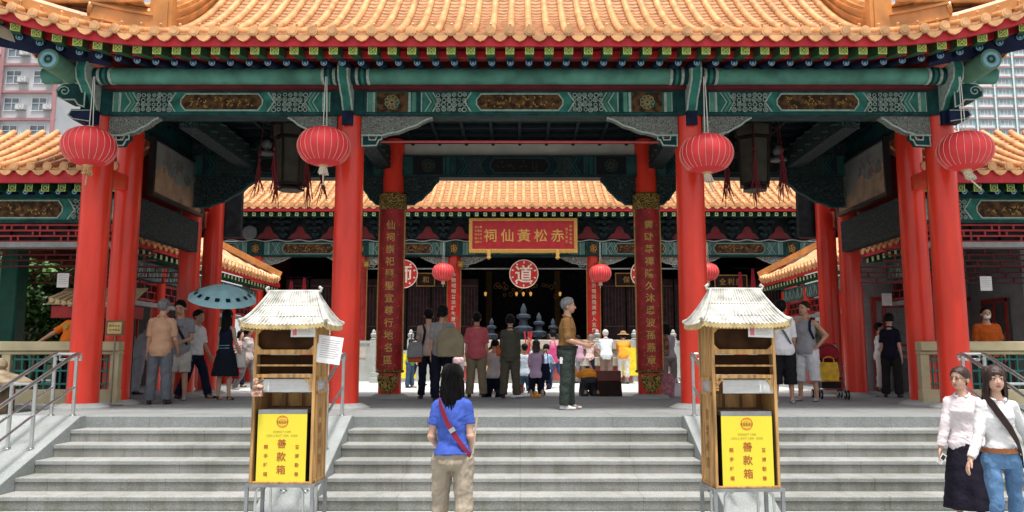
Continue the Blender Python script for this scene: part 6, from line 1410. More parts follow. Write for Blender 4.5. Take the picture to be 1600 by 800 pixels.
    # head
    nb = sp(0.335); xa, ya, za = fr(0.335)
    hm = Matrix((xa, ya, za)).transposed() @ Matrix.Rotation(R(head[0]), 3, 'Z') @ Matrix.Rotation(R(head[1]), 3, 'X')
    nk = nb + za * 0.02; hc = nk + hm @ Vector((0, -0.010, 0.067))
    HS = 1.08
    def hp(x, y, z): return hc + hm @ (Vector((x, y, z)) * HS)
    caps(body, nb - za * 0.03, hp(0, 0.010, -0.04), 0.036 if not fem else 0.030, 0.031 if not fem else 0.027)
    body.ell(hp(0, 0.006, 0.018), (0.0491, 0.0605, 0.0540), 18, 12, 0, hm); body.ell(hp(0, -0.012, -0.020), (0.0394, 0.0464, 0.0475), 16, 11, 0, hm); body.ell(hp(0, -0.030, -0.050), (0.0178, 0.0178, 0.0140), 10, 8, 0, hm)
    caps(body, hp(0, -0.052, 0.002), hp(0, -0.0605, -0.020), 0.0045, 0.0065, 8); body.ell(hp(0, -0.057, -0.021), (0.0108, 0.0065, 0.0054), 8, 6, 0, hm)
    for s in (-1, 1): body.ell(hp(s * 0.045, 0.008, -0.008), (0.0070, 0.0140, 0.0205), 8, 7, 0, hm); body.ell(hp(s * 0.017, -0.047, 0.008), (0.0130, 0.0065, 0.0043), 8, 6, 0, hm)
    def fin(mb, start=0):
        for i in range(start, len(mb.v)): v = mb.v[i]; mb.v[i] = ((v[0] + up.x) * H, (v[1] + up.y) * H, (v[2] + up.z) * H)
        return mb
    link(remesh(fin(body), vox * (0.55 if vox < 0.008 else 0.75), 2), 'body', skin, t)
    # --- clothes
    def garment(name, mb, mat, fold_amp=0.006, sm=3, fx=9, fz=14, v=None): return link(remesh(fin(mb), v or vox, sm, (fold_amp * fold, fx, fz, seed * 3.1 + len(t.children))), name, mat, t)
    if top:
        kind, mat, slv, hem = top[0], top[1], top[2], top[3]; e = top[4] if len(top) > 4 else 0.010
        hx_ = max(0.0, ((bottom[3] if bottom and len(bottom) > 3 else 0.01) + 0.010) - e) if hem < 0.03 else 0.0
        mb = MB(); torso(mb, hem, 0.302, e, hx_)
        for s, (sh, el, wr, d2) in ((1, LA), (-1, RA)):
            xa, ya, za = fr(0.285)
            if slv > 0:
                caps(mb, sp(0.286) + xa * s * 0.04, sh, 0.027 + e * 0.5, 0.031 * g + e * 0.5)
                u = min(1, slv); caps(mb, sh, sh.lerp(el, u), 0.031 * g + e * 0.65, 0.031 * g * (1 - u) + 0.0255 * g * u + e * (0.75 if slv > 1 else 1.0), flat1=slv <= 1)
                if slv > 1: caps(mb, el, el.lerp(wr, slv - 1), 0.026 * g + e * 0.75, 0.0205 + e * 0.55, flat1=True)
        o = garment('top', mb, mat)
        if kind in ('shirt', 'polo'):
            mb = MB(); pts = []; c = sp(0.325); xa, ya, za = fr(0.325)
            for k in range(13): a = R(-62 + 304 * k / 12); pts.append(c + xa * 0.043 * math.cos(a) + ya * (0.043 * math.sin(a) - (0.008 if math.sin(a) < 0 else 0)) + za * (-0.006 + 0.016 * math.sin(a)))
            mb.tube(pts, 0.0095, 8); c_ = link(remesh(fin(mb), vox * 0.7, 1), 'collar', mat, o)
    if bottom:
        kind, mat, ln = bottom[0], bottom[1], bottom[2]; e = bottom[3] if len(bottom) > 3 else 0.010
        mb = MB()
        if kind in ('trousers', 'shorts'):
            torso(mb, -0.06, 0.055, e + (0.006 if tuck else -0.004)); mb.ell(sp(0.0) + Vector((0, 0.018, -0.022)), (0.088 * g + e, 0.066 * g + e, 0.055))
            for s, (hip, kn, an, d2) in ((1, LL), (-1, RL)):
                u = min(1, ln); caps(mb, hip, hip.lerp(kn, u), 0.056 * g + e, (0.056 * (1 - u) + 0.037 * u) * g + e * 1.1, flat1=ln <= 1)
                if ln > 1: u2 = ln - 1; mid = kn.lerp(an, 0.3 * u2) + Vector((0, 0.005, 0)); caps(mb, kn, mid, 0.0375 * g + e, 0.037 * g + e); caps(mb, mid, kn.lerp(an, u2), 0.037 * g + e, 0.027 + e * 1.35, flat1=True)
            garment('trousers' if kind == 'trousers' else 'shorts', mb, mat, 0.008, 3, 10, 11)
        else:   # skirt: ln = hem height below hips, flare
            fl = bottom[4] if len(bottom) > 4 else 0.02; rs = []; n = 36
            cen = (LL[1] + RL[1]) / 2
            for k in range(9):
                u = k / 8; z = 0.075 - (0.075 + ln) * u; rx = (0.080 + 0.022 * min(1, u * 3)) * g + e + fl * u; ry = (0.060 + 0.022 * min(1, u * 3)) * g + e + fl * u
                yo = cen.y * max(0, u - 0.2) * 0.8; wob = 0.012 * u
                rs.append([Vector((rx * math.cos(2 * math.pi * j / n), yo + ry * math.sin(2 * math.pi * j / n), z)) * 1 + Vector((math.cos(2 * math.pi * j / n), math.sin(2 * math.pi * j / n), 0)) * wob * math.sin(j * 2 * math.pi * 7 / n + seed) for j in range(n)])
            mb.rings(rs); garment('skirt', mb, mat, 0.005)
    if shoes:
        for s, (hip, kn, an, d2) in ((1, LL), (-1, RL)):
            mb = MB()
            if -d2.z > 0.55:
                toe = R(8 * s); fd = Vector((math.sin(toe), -math.cos(toe), 0)); b = an + Vector((0, 0, -0.036))
                heel = shoes[1] if len(shoes) > 1 else 0
                if heel:
                    pts = [b + fd * -0.018 + Vector((0, 0, 0.030)), b + fd * 0.02 + Vector((0, 0, 0.024)), b + fd * 0.06 + Vector((0, 0, 0.006)), b + fd * 0.095 + Vector((0, 0, 0.004))]; mb.tube(pts, [0.017, 0.019, 0.020, 0.010], 10); caps(mb, b + fd * -0.02 + Vector((0, 0, 0.03)), b + fd * -0.022 + Vector((0, 0, 0.002)), 0.010, 0.005, 8)
                else:
                    for q, rx, ry, rz in ((-0.012, 0.023, 0.032, 0.024), (0.03, 0.022, 0.04, 0.022), (0.072, 0.0265, 0.042, 0.015), (0.03, 0.023, 0.08, 0.009)): mb.ell(b + fd * q + Vector((0, 0, rz)), (rx, ry, rz), 12, 8, 0, Matrix.Rotation(toe, 3, 'Z'))
            else:
                fd = (d2 * 0.6 + Vector((0, 0.0, -0.8))).normalized()
                for q, rr in ((0.0, 0.026), (0.035, 0.025), (0.075, 0.024)): mb.ell(an + d2 * 0.012 + fd * q * 0.6 + Vector((0, 0, 0.012)), (0.026, 0.026, 0.026), 10, 8)
            link(remesh(fin(mb), vox * 0.75, 2), 'shoe', shoes[0], t)
    # --- hair
    kind, hmat, L = hair
    if hmat:
        mb = MB(); n = 28; rows = 9; rd = random.Random(seed + 5)
        def hpt(u, j, off, rag=0.0):
            ph = 2 * math.pi * j / n; fx, fy = math.cos(ph), math.sin(ph)   # fy<0 = face side
            front = max(0.0, -fy)
            if kind == 'short': tm = 62 + 42 * min(1, (1 - front) * 1.6) + (44 * min(1, max(0, (fy + 0.1) / 0.4)))
            else: tm = (84 if kind == 'fringe' else 56) + (34 if kind == 'fringe' else 54) * (1 if front < 0.72 else max(0, (1 - front) / 0.28))
            th = R(tm) * min(1, u); r = (0.0485 + off, 0.0595 + off, 0.0545 + off)
            p = Vector((r[0] * math.sin(th) * fx, 0.007 + r[1] * math.sin(th) * fy, 0.017 + r[2] * math.cos(th)))
            return p, front, fx, fy
        def drape(j):
            ph = 2 * math.pi * j / n; fy = math.sin(ph); front = max(0.0, -fy)
            if kind == 'short': return 0.010 if fy > 0.2 else 0.0
            if kind in ('bob', 'long', 'fringe'):
                lim = 0.62 if kind != 'fringe' else 0.56
                if front > lim: return 0.0
                return (L + (0.022 if kind == 'bob' else 0)) * (1 - 0.15 * rd.random())
            return 0.0
        outer = []; dl = [drape(j) for j in range(n)]
        for k in range(rows + 1):
            u = k / rows; outer.append([hpt(max(0.02, u), j, 0.0035 + 0.0025 * rd.random())[0] for j in range(n)])
        nd = 7 if (L or kind == 'bob') else (2 if kind == 'short' else 0)
        world_down = hm.transposed() @ Vector((0, 0, -1))
        for k in range(1, nd + 1):
            row = []
            for j in range(n):
                p = outer[rows][j].copy(); ph = 2 * math.pi * j / n; w = dl[j] * k / nd; u = k / nd
                if dl[j] > 0: p = p + world_down * w + Vector((math.cos(ph) * (0.006 * math.sin(u * 3) + 0.0035 * math.sin(j * 2.3)), (0.012 if kind == 'long' else 0.004) * u * max(0, math.sin(ph)) + 0.004 * math.sin(j * 1.7), 0)); p.x *= (1 - 0.10 * u * u) if kind == 'long' else 1
                else: p = p * (1 - 0.02 * u)
                row.append(p)
            outer.append(row)
        inner = [[q * 0.86 if i <= rows else Vector((q.x * 0.80, q.y * 0.80 + 0.004, q.z)) for q in row] for i, row in enumerate(outer)]
        mb.rings([[hc + hm @ (q * HS) for q in row] for row in outer + inner[::-1]])
        ho = link(remesh(fin(mb), vox * 0.7, 1, (0.004, 30, 8, seed)), 'hair', hmat, t)
        if vox < 0.008 and L:      # loose strands over the mass
            mb = MB()
            for q in range(420):
                j = rd.uniform(0, n); j0 = int(j) % n
                if dl[j0] == 0: continue
                pts = [outer[k][j0].lerp(outer[k][(j0 + 1) % n], j - int(j)) for k in range(3, len(outer))]
                ln_ = rd.uniform(.75, 1.12); ph = rd.uniform(0, 6); rk = rd.random()
                pts = [hc + hm @ (q_ * (1.02 + 0.03 * rk) * HS + Vector((0.0032 * math.sin(ph + i * .8), 0.0032 * math.cos(ph + i * .7), 0))) for i, q_ in enumerate(pts)]
                e_ = pts[-1] + (pts[-1] - pts[-2]) * (ln_ - 0.6) * 1.6; pts.append(e_)
                mb.tube(pts, [0.0017] * (len(pts) - 2) + [0.0013, 0.0004], 4)
            fin(mb).build('strands', hmat, ho)
    if face:
        for s in (-1, 1):
            mb = MB(); mb.ell(hp(s * 0.0175, -0.0475, -0.001), (0.0085, 0.0045, 0.0038), 10, 7, 0, hm); mb.ell(hp(s * 0.0175, -0.0500, -0.001), (0.0042, 0.003, 0.0036), 8, 6, 1, hm); fin(mb).build('eye', [white_eye, eye_m], t)
            mb = MB(); mb.tube([hp(s * 0.008, -0.0505, 0.0105), hp(s * 0.017, -0.0505, 0.0135), hp(s * 0.027, -0.0455, 0.0105)], [0.0015, 0.0019, 0.0010], 6); mb.tube([hp(s * 0.0085, -0.0508, 0.0020), hp(s * 0.0175, -0.0510, 0.0042), hp(s * 0.0265, -0.0465, 0.0015)], [0.0009, 0.0014, 0.0009], 6); fin(mb).build('eyebrow', eye_m, t)
        mb = MB(); mb.tube([hp(-0.0135, -0.0475, -0.0385), hp(-0.005, -0.0520, -0.0362), hp(0, -0.0525, -0.0372), hp(0.005, -0.0520, -0.0362), hp(0.0135, -0.0475, -0.0385)], [0.0010, 0.0026, 0.0026, 0.0026, 0.0010], 8); mb.tube([hp(-0.011, -0.0480, -0.0402), hp(0, -0.0515, -0.0425), hp(0.011, -0.0480, -0.0402)], [0.0012, 0.0030, 0.0012], 8); fin(mb).build('lips', lip_m, t)
    Mw = Matrix.Translation(pos) @ Matrix.Rotation(R(rot), 4, 'Z')
    t.location = pos; t.rotation_euler = (0, 0, R(rot))
    def W(p): return Mw @ ((p + up) * H)
    J = dict(LH=W(LA[2] + LA[3] * 0.05), RH=W(RA[2] + RA[3] * 0.05), LW=W(LA[2]), RW=W(RA[2]), LS=W(LA[0]), RS=W(RA[0]), head=W(hc), chest=W(sp(0.2)), waist=W(sp(0.08)), hip=W(Vector((0, 0, 0))), neck=W(sp(0.33)), M=Mw, H=H, t=t, pt=lambda x, y, h: W(sp(h) + fr(h)[0] * x + fr(h)[1] * y), hp=lambda x, y, z: W(hp(x, y, z)))
    return J
def wparts(mb, name, mat, J):
    """mesh given in world coordinates -> child of the person"""
    inv = J['M'].inverted(); mb.v = [tuple(inv @ Vector(v)) for v in mb.v]; o = mb.build(name, mat); o.parent = J['t']; return o
def strap(J, pts, w=0.045, name='strap', mat=None, own=False):
    """flat band through torso points (x, y, h) given in body fractions"""
    P_ = [J['pt'](*p) for p in pts]; mb = MB(); n = len(P_); cen = [J['pt'](0, 0, p[2]) for p in pts]; vs = []
    for i, p in enumerate(P_):
        d = (P_[min(n - 1, i + 1)] - P_[max(0, i - 1)]).normalized(); o = (p - cen[i]).normalized(); b = d.cross(o).normalized() * w / 2; vs += [p - b, p - b + o * 0.006, p + b + o * 0.006, p + b]
    fs = []
    for i in range(n - 1):
        for j in range(4): fs.append((i * 4 + j, i * 4 + (j + 1) % 4, i * 4 + 4 + (j + 1) % 4, i * 4 + 4 + j))
    mb.add(vs, fs + [(0, 1, 2, 3), (n * 4 - 1, n * 4 - 2, n * 4 - 3, n * 4 - 4)]); return wparts(mb, name, mat, J)
def bag(name, label, c, size, mat, rot=0, handles=None, hmat=None, top_open=False, group=None, taper=0.85, vox=0.012):
    t = thing(name, label, 'bag', (0, 0, 0), 0, group); w, d, h = size; mb = MB(); rs = []
    for k in range(7):
        u = k / 6; f = (1.0 if u < 0.7 else 1 - (1 - taper) * (u - 0.7) / 0.3) * (0.90 + 0.10 * math.sin(math.pi * min(1, u + 0.15))); rs.append([Vector((w / 2 * f * math.copysign(abs(math.cos(a)) ** 0.6, math.cos(a)), d / 2 * f * (1 - 0.5 * u * (1 - taper) * 2) * math.copysign(abs(math.sin(a)) ** 0.6, math.sin(a)), -h / 2 + h * u)) for a in [2 * math.pi * j / 20 for j in range(20)]])
    mb.rings(rs); o = link(remesh(mb, vox, 2, (0.012, 8, 8, w * 100)), 'bag_body', mat, t)
    if handles:
        mb = MB()
        for s in (-1, 1): mb.tube([(-w * 0.28, s * d * 0.2, h / 2 - 0.02), (-w * 0.24, s * d * 0.15, h / 2 + handles * 0.7), (-w * 0.1, s * d * 0.05, h / 2 + handles), (w * 0.1, s * d * 0.05, h / 2 + handles), (w * 0.24, s * d * 0.15, h / 2 + handles * 0.7), (w * 0.28, s * d * 0.2, h / 2 - 0.02)], 0.009, 6)
        mb.build('handle', hmat or mat, t)
    t.location = c; t.rotation_euler = (0, 0, R(rot)); return t
_strap0 = strap
def strap(J, pts, w=0.045, name='strap', mat=None, own=False, k=0.93):
    return _strap0(J, [(x * k, y * k, h) for x, y, h in pts] if name not in ('belt',) else pts, w, name, mat)
def gp(px, py, z=0.9): return Vector(G(px, py, z))
def dp(px, D, z): return Vector((X_(px, 560, D), D, z))
BK = 180
# ---- three women in front
J = person('woman in blue top and beige trousers walking up the steps, red strap across her back', dp(709, 7.1, 0), BK - 4, 1.61, lean=2, side=1.5, fem=True, aL=(-4, 15, 62, -6), aR=(-6, 11, 58, -6), lL=(6, 3, 0, 3), lR=(-5, 3, -14, 3), hair=('long', hair_b, 0.175), top=('tee', cloth('blue', (0.055, 0.105, 0.44)), 0.62, 0.018, 0.011), bottom=('trousers', cloth('beige', (0.37, 0.31, 0.24)), 1.97, 0.015), shoes=(shoe_w,), vox=0.0068, head=(0, 12), seed=1, group=None, fold=2.2, girth=1.0)
maroon = cloth('maroon', (0.22, 0.02, 0.045))
strap(J, [(0.075, -0.02, 0.31), (0.066, 0.045, 0.30), (0.045, 0.083, 0.25), (0.015, 0.089, 0.18), (-0.03, 0.084, 0.11), (-0.075, 0.075, 0.05), (-0.105, 0.04, 0.01), (-0.112, 0.0, -0.015)][::1], 0.042, 'strap', maroon)
strap(J, [(-0.006, 0.0925, 0.155), (-0.018, 0.0915, 0.135)], 0.052, 'buckle', steel)
# incense bundle she holds up
t = thing('incense_stick', 'thin pale stick held up by the woman in blue', 'incense', J['RH']); p = J['RH']; MB().cyl(p + Vector((0.02, 0.03, -0.02)), p + Vector((0.06, 0.10, 0.36)), 0.010, 0.007, 8).build('stick', M('stick_pale', (0.55, 0.42, 0.28)), t)
wtrim = M('pocket_line', (0.16, 0.13, 0.10), rough=0.9)
for s in (-1, 1):   # back pocket flaps
    pts = [(s * 0.022, 0.101, -0.020), (s * 0.045, 0.099, -0.018), (s * 0.066, 0.088, -0.016)]; strap(J, pts, 0.026, 'pocket_flap', MATS['cloth_beige'])
J = person('woman in white shirt and blue jeans with brown belt, dark strap and long hair', dp(1553, 7.2, 0), -8, 1.60, lean=-2, fem=True, aL=(-12, 24, -4, 22), aR=(10, 18, 14, 26), lL=(-6, 3, -16, 3), lR=(12, 1, 4, 1), hair=('fringe', hair_br, 0.115), top=('shirt', cloth('white_shirt', (0.74, 0.73, 0.74)), 1.92, 0.034, 0.010), bottom=('trousers', cloth('denim', (0.10, 0.20, 0.36), var=0.2), 1.97, 0.005), shoes=(shoe_br,), vox=0.0068, face=True, head=(-6, -2), seed=2, group=None, fold=2.0, tuck=True)
leather = M('brown_leather', (0.24, 0.085, 0.03), rough=0.45, var=0.2)
strap(J, [(0.0965 * math.cos(a), -0.0765 * math.sin(a) if math.sin(a) > 0 else -0.084 * math.sin(a), 0.036) for a in [2 * math.pi * k / 20 for k in range(21)]], 0.042, 'belt', leather)
strap(J, [(0.014, -0.0805, 0.036), (-0.014, -0.0805, 0.036)], 0.05, 'buckle', M('brass', (0.45, 0.33, 0.16), rough=0.3, metal=0.8))
dkstrap = cloth('dark_strap', (0.035, 0.022, 0.020))
strap(J, [(-0.060, 0.045, 0.315), (-0.064, -0.01, 0.328), (-0.052, -0.052, 0.295), (-0.026, -0.086, 0.235), (0.022, -0.088, 0.16), (0.062, -0.074, 0.09), (0.096, -0.045, 0.02), (0.112, 0.0, -0.05)], 0.058, 'bag_strap', dkstrap)
J = person('woman in pale long-sleeved top and long black skirt glancing sideways, wearing glasses', dp(1499, 8.3, 0), -35, 1.575, lean=-1, fem=True, aL=(4, 8, 10, 8), aR=(14, 12, 12, 12), lL=(12, 2, 0, 2), lR=(-10, 2, -20, 2), hair=('short', hair_br, 0), top=('shirt', cloth('pale_pink_top', (0.74, 0.66, 0.68)), 1.92, -0.05, 0.014), bottom=('skirt', cloth('black_skirt', (0.014, 0.012, 0.022)), 0.40, 0.012, 0.045), shoes=(shoe_k, 0.6), vox=0.0068, face=True, head=(-28, 0), seed=3, group=None, fold=1.9)
mb = MB()
for s in (-1, 1):
    pts = [J['hp'](s * 0.018 + 0.013 * math.cos(a), -0.0545, -0.001 + 0.008 * math.sin(a)) for a in [k * 0.785 for k in range(8)]]; mb.tube(pts, 0.0018, 5, closed=True); mb.tube([J['hp'](s * 0.031, -0.053, 0.002), J['hp'](s * 0.047, 0.0, 0.003)], 0.0016, 5)
mb.tube([J['hp'](-0.005, -0.0555, 0), J['hp'](0.005, -0.0555, 0)], 0.0016, 5); wparts(mb, 'glasses', shoe_k, J)
p = J['RH']; t = thing('mobile_phone', 'small white phone in the hand of the woman in the long black skirt', 'phone', p); mb = MB(); mb.box(-0.024, 0.024, -0.008, 0.008, -0.055, 0.055, 0); mb.box(-0.018, 0.018, -0.0100, -0.0081, -0.005, 0.04, 1); mb.xform(Matrix.Translation(p + Vector((0.01, -0.03, -0.03))) @ Matrix.Rotation(0.6, 4, 'Y')); mb.build('casing', [shoe_w, shoe_k], t)
# ---- group left of the stairs
khk = cloth('khaki', (0.24, 0.20, 0.13)); greyt = cloth('slate_trousers', (0.12, 0.135, 0.155)); navy = cloth('navy', (0.012, 0.016, 0.035)); ltg = cloth('light_grey', (0.34, 0.36, 0.38)); wht = cloth('white', (0.74, 0.74, 0.74))
person('man in tan short-sleeved shirt and slate trousers standing with his back turned', gp(246, 632), BK + 8, 1.77, lean=2, aL=(0, 7, 8, 6), aR=(6, 12, 40, 0), lL=(1, 3, 0, 3), lR=(-1, 3, -2, 3), hair=('short', hair_g, 0), top=('shirt', cloth('tan', (0.50, 0.30, 0.19)), 0.85, -0.06, 0.016), bottom=('trousers', greyt, 1.98, 0.018), shoes=(shoe_k,), head=(-15, 4), seed=4, girth=0.92)
J = person('young man in grey t-shirt and pale shorts looking down, dark strap across his chest', gp(276, 626), 12, 1.84, lean=2, aL=(4, 8, 72, -28), aR=(2, 8, 55, -30), lL=(2, 2, 0, 2), lR=(-2, 2, -6, 2), hair=('short', hair_b, 0), top=('tee', cloth('grey_tee', (0.26, 0.27, 0.29)), 0.7, -0.055, 0.014), bottom=('shorts', cloth('pale_shorts', (0.50, 0.49, 0.45)), 0.95, 0.020), shoes=(shoe_g,), face=True, head=(-8, 18), seed=5)
strap(J, [(-0.062, 0.05, 0.31), (-0.066, -0.005, 0.325), (-0.052, -0.052, 0.29), (-0.02, -0.088, 0.22), (0.03, -0.086, 0.14), (0.075, -0.068, 0.06), (0.10, -0.03, -0.01)], 0.05, 'strap', navy)
mb = MB(); mb.box(0, 0.001, 0, 0.001, 0, 0.001)
mb = MB(); ctr = J['pt'](0.005, -0.0985, 0.225); xa = (J['pt'](0.05, -0.0985, 0.225) - ctr).normalized()
put_line(mb, 'MADE', ctr, xa, (0, 0, 1), 0.055, 0, 0.003, 0.8); wparts(mb, 'lettering', navy, J)
J = person('man in white shirt and dark trousers stepping away beside the column', gp(300, 623), 75, 1.74, lean=4, aL=(10, 6, 30, 4), aR=(-6, 8, 10, 6), lL=(24, 2, 14, 2), lR=(-10, 2, -24, 2), hair=('short', hair_b, 0), top=('shirt', wht, 0.9, -0.01, 0.016), bottom=('trousers', navy, 1.97, 0.014), shoes=(shoe_k,), seed=6)
person('bent figure in grey suit partly hidden behind the second column', gp(212, 617), BK - 30, 1.62, lean=24, aL=(20, 6, 50, 0), aR=(20, 6, 50, 0), lL=(4, 3, 2, 3), lR=(-6, 3, -10, 3), hair=('short', hair_g, 0), top=('shirt', ltg, 1.8, -0.06, 0.016), bottom=('trousers', cloth('pale_grey_trousers', (0.36, 0.38, 0.41)), 1.98, 0.016), shoes=(shoe_k,), seed=7, group=None)
J = person('woman in black dress and high heels standing under the pale blue parasol', gp(349, 625), BK - 10, 1.68, fem=True, aL=(10, 10, 70, 0), aR=(4, 16, 30, 14), lL=(1, 2, 0, 2), lR=(-2, 2, -3, 2), hair=('long', hair_b, 0.17), top=('dress', navy, 0.0, -0.05, 0.008), bottom=('skirt', cloth('black_dress', (0.010, 0.016, 0.024)), 0.25, 0.010, 0.055), shoes=(shoe_k, 0.6), seed=8)
mb = MB()
for x in (-0.07, 0.0, 0.07): pass
strap(J, [(-0.075, 0.055, 0.09), (-0.03, 0.072, 0.088), (0.03, 0.072, 0.088), (0.075, 0.055, 0.09)], 0.012, 'sash_trim', cloth('pale_teal_trim', (0.2, 0.42, 0.42)))
strap(J, [(-0.075, 0.055, 0.06), (-0.03, 0.072, 0.058), (0.03, 0.072, 0.058), (0.075, 0.055, 0.06)], 0.012, 'sash_trim', MATS['cloth_pale_teal_trim'])
ub = J['head']
umb_m = M('parasol_teal', (0.45, 0.82, 0.87), rough=0.7, var=0.08); umb_in = M('parasol_dark_print', (0.015, 0.03, 0.07), rough=0.7)
t = thing('parasol', 'pale blue parasol with dark square prints held over the woman in black', 'parasol', (0, 0, 0)); apex = P(349, 446, ub.y - 0.1); rim = 0.64
mb = MB(); nseg = 8; rows_ = 6; tilt = Matrix.Rotation(R(9), 4, 'Y') @ Matrix.Rotation(R(19), 4, 'X'); rs = []
for k in range(rows_ + 1):
    u = max(0.02, k / rows_); ring_ = []
    for j in range(nseg * 4): a = 2 * math.pi * j / (nseg * 4); sc = 1 - 0.05 * u * (1 - abs(((j % 4) - 2) / 2)); ring_.append((rim * u * sc * math.cos(a), rim * u * sc * math.sin(a), -0.26 * u ** 1.9 - 0.015 * u * (1 - abs(((j % 4) - 2) / 2))))
    rs.append(ring_)
mb.rings(rs + [[(x * .99, y * .99, z - 0.006) for x, y, z in r_] for r_ in rs[::-1]])
o = mb.xform(Matrix.Translation(apex) @ tilt).build('canopy', umb_m, t)
mb = MB()
for j in range(16):
    a = 2 * math.pi * (j + 0.5) / 16; u = 0.76; c = Vector((rim * u * math.cos(a) * .985, rim * u * math.sin(a) * .985, -0.26 * u ** 1.9 - 0.004)); T_ = Vector((-math.sin(a), math.cos(a), 0)) * 0.040; N_ = Vector((math.cos(a) * 0.85, math.sin(a) * .85, -0.6)).normalized() * 0.042; nn = T_.cross(N_).normalized() * -0.012
    mb.add([c - T_ - N_ + nn, c + T_ - N_ + nn, c + T_ + N_ + nn, c - T_ + N_ + nn], [(0, 1, 2, 3)])
mb.xform(Matrix.Translation(apex) @ tilt).build('print_pattern', umb_in, o)
MB().tube([Vector(apex) + Vector((0, 0, 0.05)), apex, J['LH']], 0.008, 6).build('shaft', steel, t)
bag('handbag', 'small white handbag on the arm of the woman in black', J['RW'] + Vector((-0.02, 0.02, -0.10)), (0.20, 0.12, 0.30), cloth('white_bag', (0.66, 0.64, 0.60)), 0, 0.12)
bag('handbag', 'white tote corner showing beside the parasol woman', J['LW'] + Vector((0.02, 0.05, -0.12)), (0.16, 0.10, 0.26), MATS['cloth_white_bag'], 0, 0.12)
J = person('woman in white blouse and grey trousers walking behind the kiosk with the loose paper', gp(384, 612), 78, 1.55, fem=True, aL=(10, 6, 40, 4), aR=(-4, 6, 20, 4), lL=(16, 2, 4, 2), lR=(-12, 2, -30, 2), hair=('bob', hair_b, 0.04), top=('tee', cloth('white_blouse', (0.66, 0.60, 0.58)), 0.8, -0.03, 0.012), bottom=('trousers', cloth('mid_grey', (0.27, 0.25, 0.25)), 1.97, 0.014), shoes=(shoe_w,), seed=9)
bag('carrier_bag', 'bright red carrier bag beside the woman in white blouse', gp(375, 618) + Vector((-0.05, -0.3, 0.62)), (0.24, 0.14, 0.52), cloth('red_bag', (0.60, 0.03, 0.035)), 10, 0.10)
person('woman in pink walking behind the woman in white blouse', gp(372, 605) + Vector((0, 0, 0)), 60, 1.5, fem=True, hair=('bob', hair_b, 0.04), top=('tee', cloth('pale_rose', (0.55, 0.38, 0.38)), 0.8, -0.03, 0.012), bottom=('trousers', navy, 1.97, 0.012), shoes=(shoe_k,), seed=10, group=None, vox=0.016)
# man in orange leaning on the railing
J = person('man in orange polo reaching an arm along the cream railing, head hidden by the column', Vector((-7.98, 14.1, 0.896)), BK - 4, 1.74, lean=10, side=-17, aL=(-32, 44, -20, 52), aR=(10, 8, 20, 4), hair=('short', hair_b, 0), top=('polo', cloth('orange', (0.72, 0.17, 0.015)), 0.85, -0.05, 0.016), bottom=('trousers', navy, 1.95, 0.014), shoes=(shoe_k,), seed=11, group=None)
mb = MB(); c = J['pt'](0.055, 0.086, 0.235); mb.cyl(c, c + Vector((0, -0.012, 0)), 0.05, n=14); wparts(mb, 'badge', M('badge_gold', (0.35, 0.25, 0.06)), J)
# ---- centre
dk = cloth('dark_navy_trousers', (0.010, 0.012, 0.026)); olive = cloth('olive', (0.085, 0.082, 0.062))
J = person('person in grey top and dark trousers carrying a large khaki bag, seen from behind', gp(690, 628), BK, 1.72, aL=(2, 7, 8, 4), aR=(10, 10, 40, 0), hair=('bob', hair_b, 0.03), top=('tee', cloth('ash_grey', (0.27, 0.27, 0.26)), 0.8, -0.04, 0.016), bottom=('trousers', dk, 1.98, 0.014), shoes=(shoe_k,), seed=12)
bag('shoulder_bag', 'large khaki canvas bag slung on the back of the person in grey', J['pt'](-0.10, 0.17, 0.10), (0.50, 0.20, 0.52), cloth('khaki_canvas', (0.22, 0.19, 0.12)), 8, 0.22, None, taper=0.5)
J = person('person in pale beige top with black strap close beside the khaki bag carrier', gp(668, 623), BK + 12, 1.72, aL=(4, 8, 20, 4), aR=(4, 6, 10, 4), hair=('short', hair_b, 0), top=('tee', cloth('pale_beige', (0.48, 0.37, 0.31)), 0.75, -0.04, 0.012), bottom=('trousers', dk, 1.98, 0.012), shoes=(shoe_k,), seed=13)
strap(J, [(0.07, -0.02, 0.31), (0.064, 0.045, 0.30), (0.05, 0.080, 0.24), (0.062, 0.080, 0.15), (0.085, 0.06, 0.06)], 0.05, 'strap', navy)
bag('handbag', 'round grey and red bag hanging beside the pale beige top', J['pt'](0.15, 0.05, 0.03), (0.32, 0.14, 0.30), cloth('grey_bag', (0.25, 0.25, 0.26)), 0, 0.2); bag('handbag', 'small orange-red pouch below the grey hanging bag', J['pt'](0.15, 0.03, -0.07), (0.28, 0.12, 0.14), cloth('orange_red', (0.5, 0.10, 0.03)), 0)
J = person('man in rose red polo shirt and khaki trousers seen from behind', gp(744, 621), BK, 1.68, aL=(0, 8, 4, 4), aR=(0, 8, 4, 4), lL=(0, 3.5, 0, 3.5), lR=(0, 3.5, 0, 3.5), hair=('short', hair_b, 0), top=('polo', cloth('rose', (0.56, 0.12, 0.14)), 0.9, -0.06, 0.018), bottom=('trousers', khk, 1.98, 0.016), shoes=(shoe_k,), seed=14, girth=1.08)
J = person('person in dark olive jacket and matching trousers seen from behind', gp(797, 622), BK, 1.62, aL=(2, 7, 16, 2), aR=(4, 8, 30, 0), lL=(0, 3.5, 0, 3.5), lR=(0, 3.5, 0, 3.5), fem=True, hair=('bob', hair_b, 0.012), top=('shirt', olive, 1.85, -0.075, 0.018), bottom=('trousers', cloth('olive_trousers', (0.095, 0.085, 0.062)), 1.98, 0.018), shoes=(shoe_k,), seed=15, girth=1.1)
bag('pouch', 'small orange-red pouch at the elbow of the olive jacket', J['pt'](0.13, -0.02, 0.06), (0.14, 0.10, 0.22), MATS['cloth_orange_red'], 0)
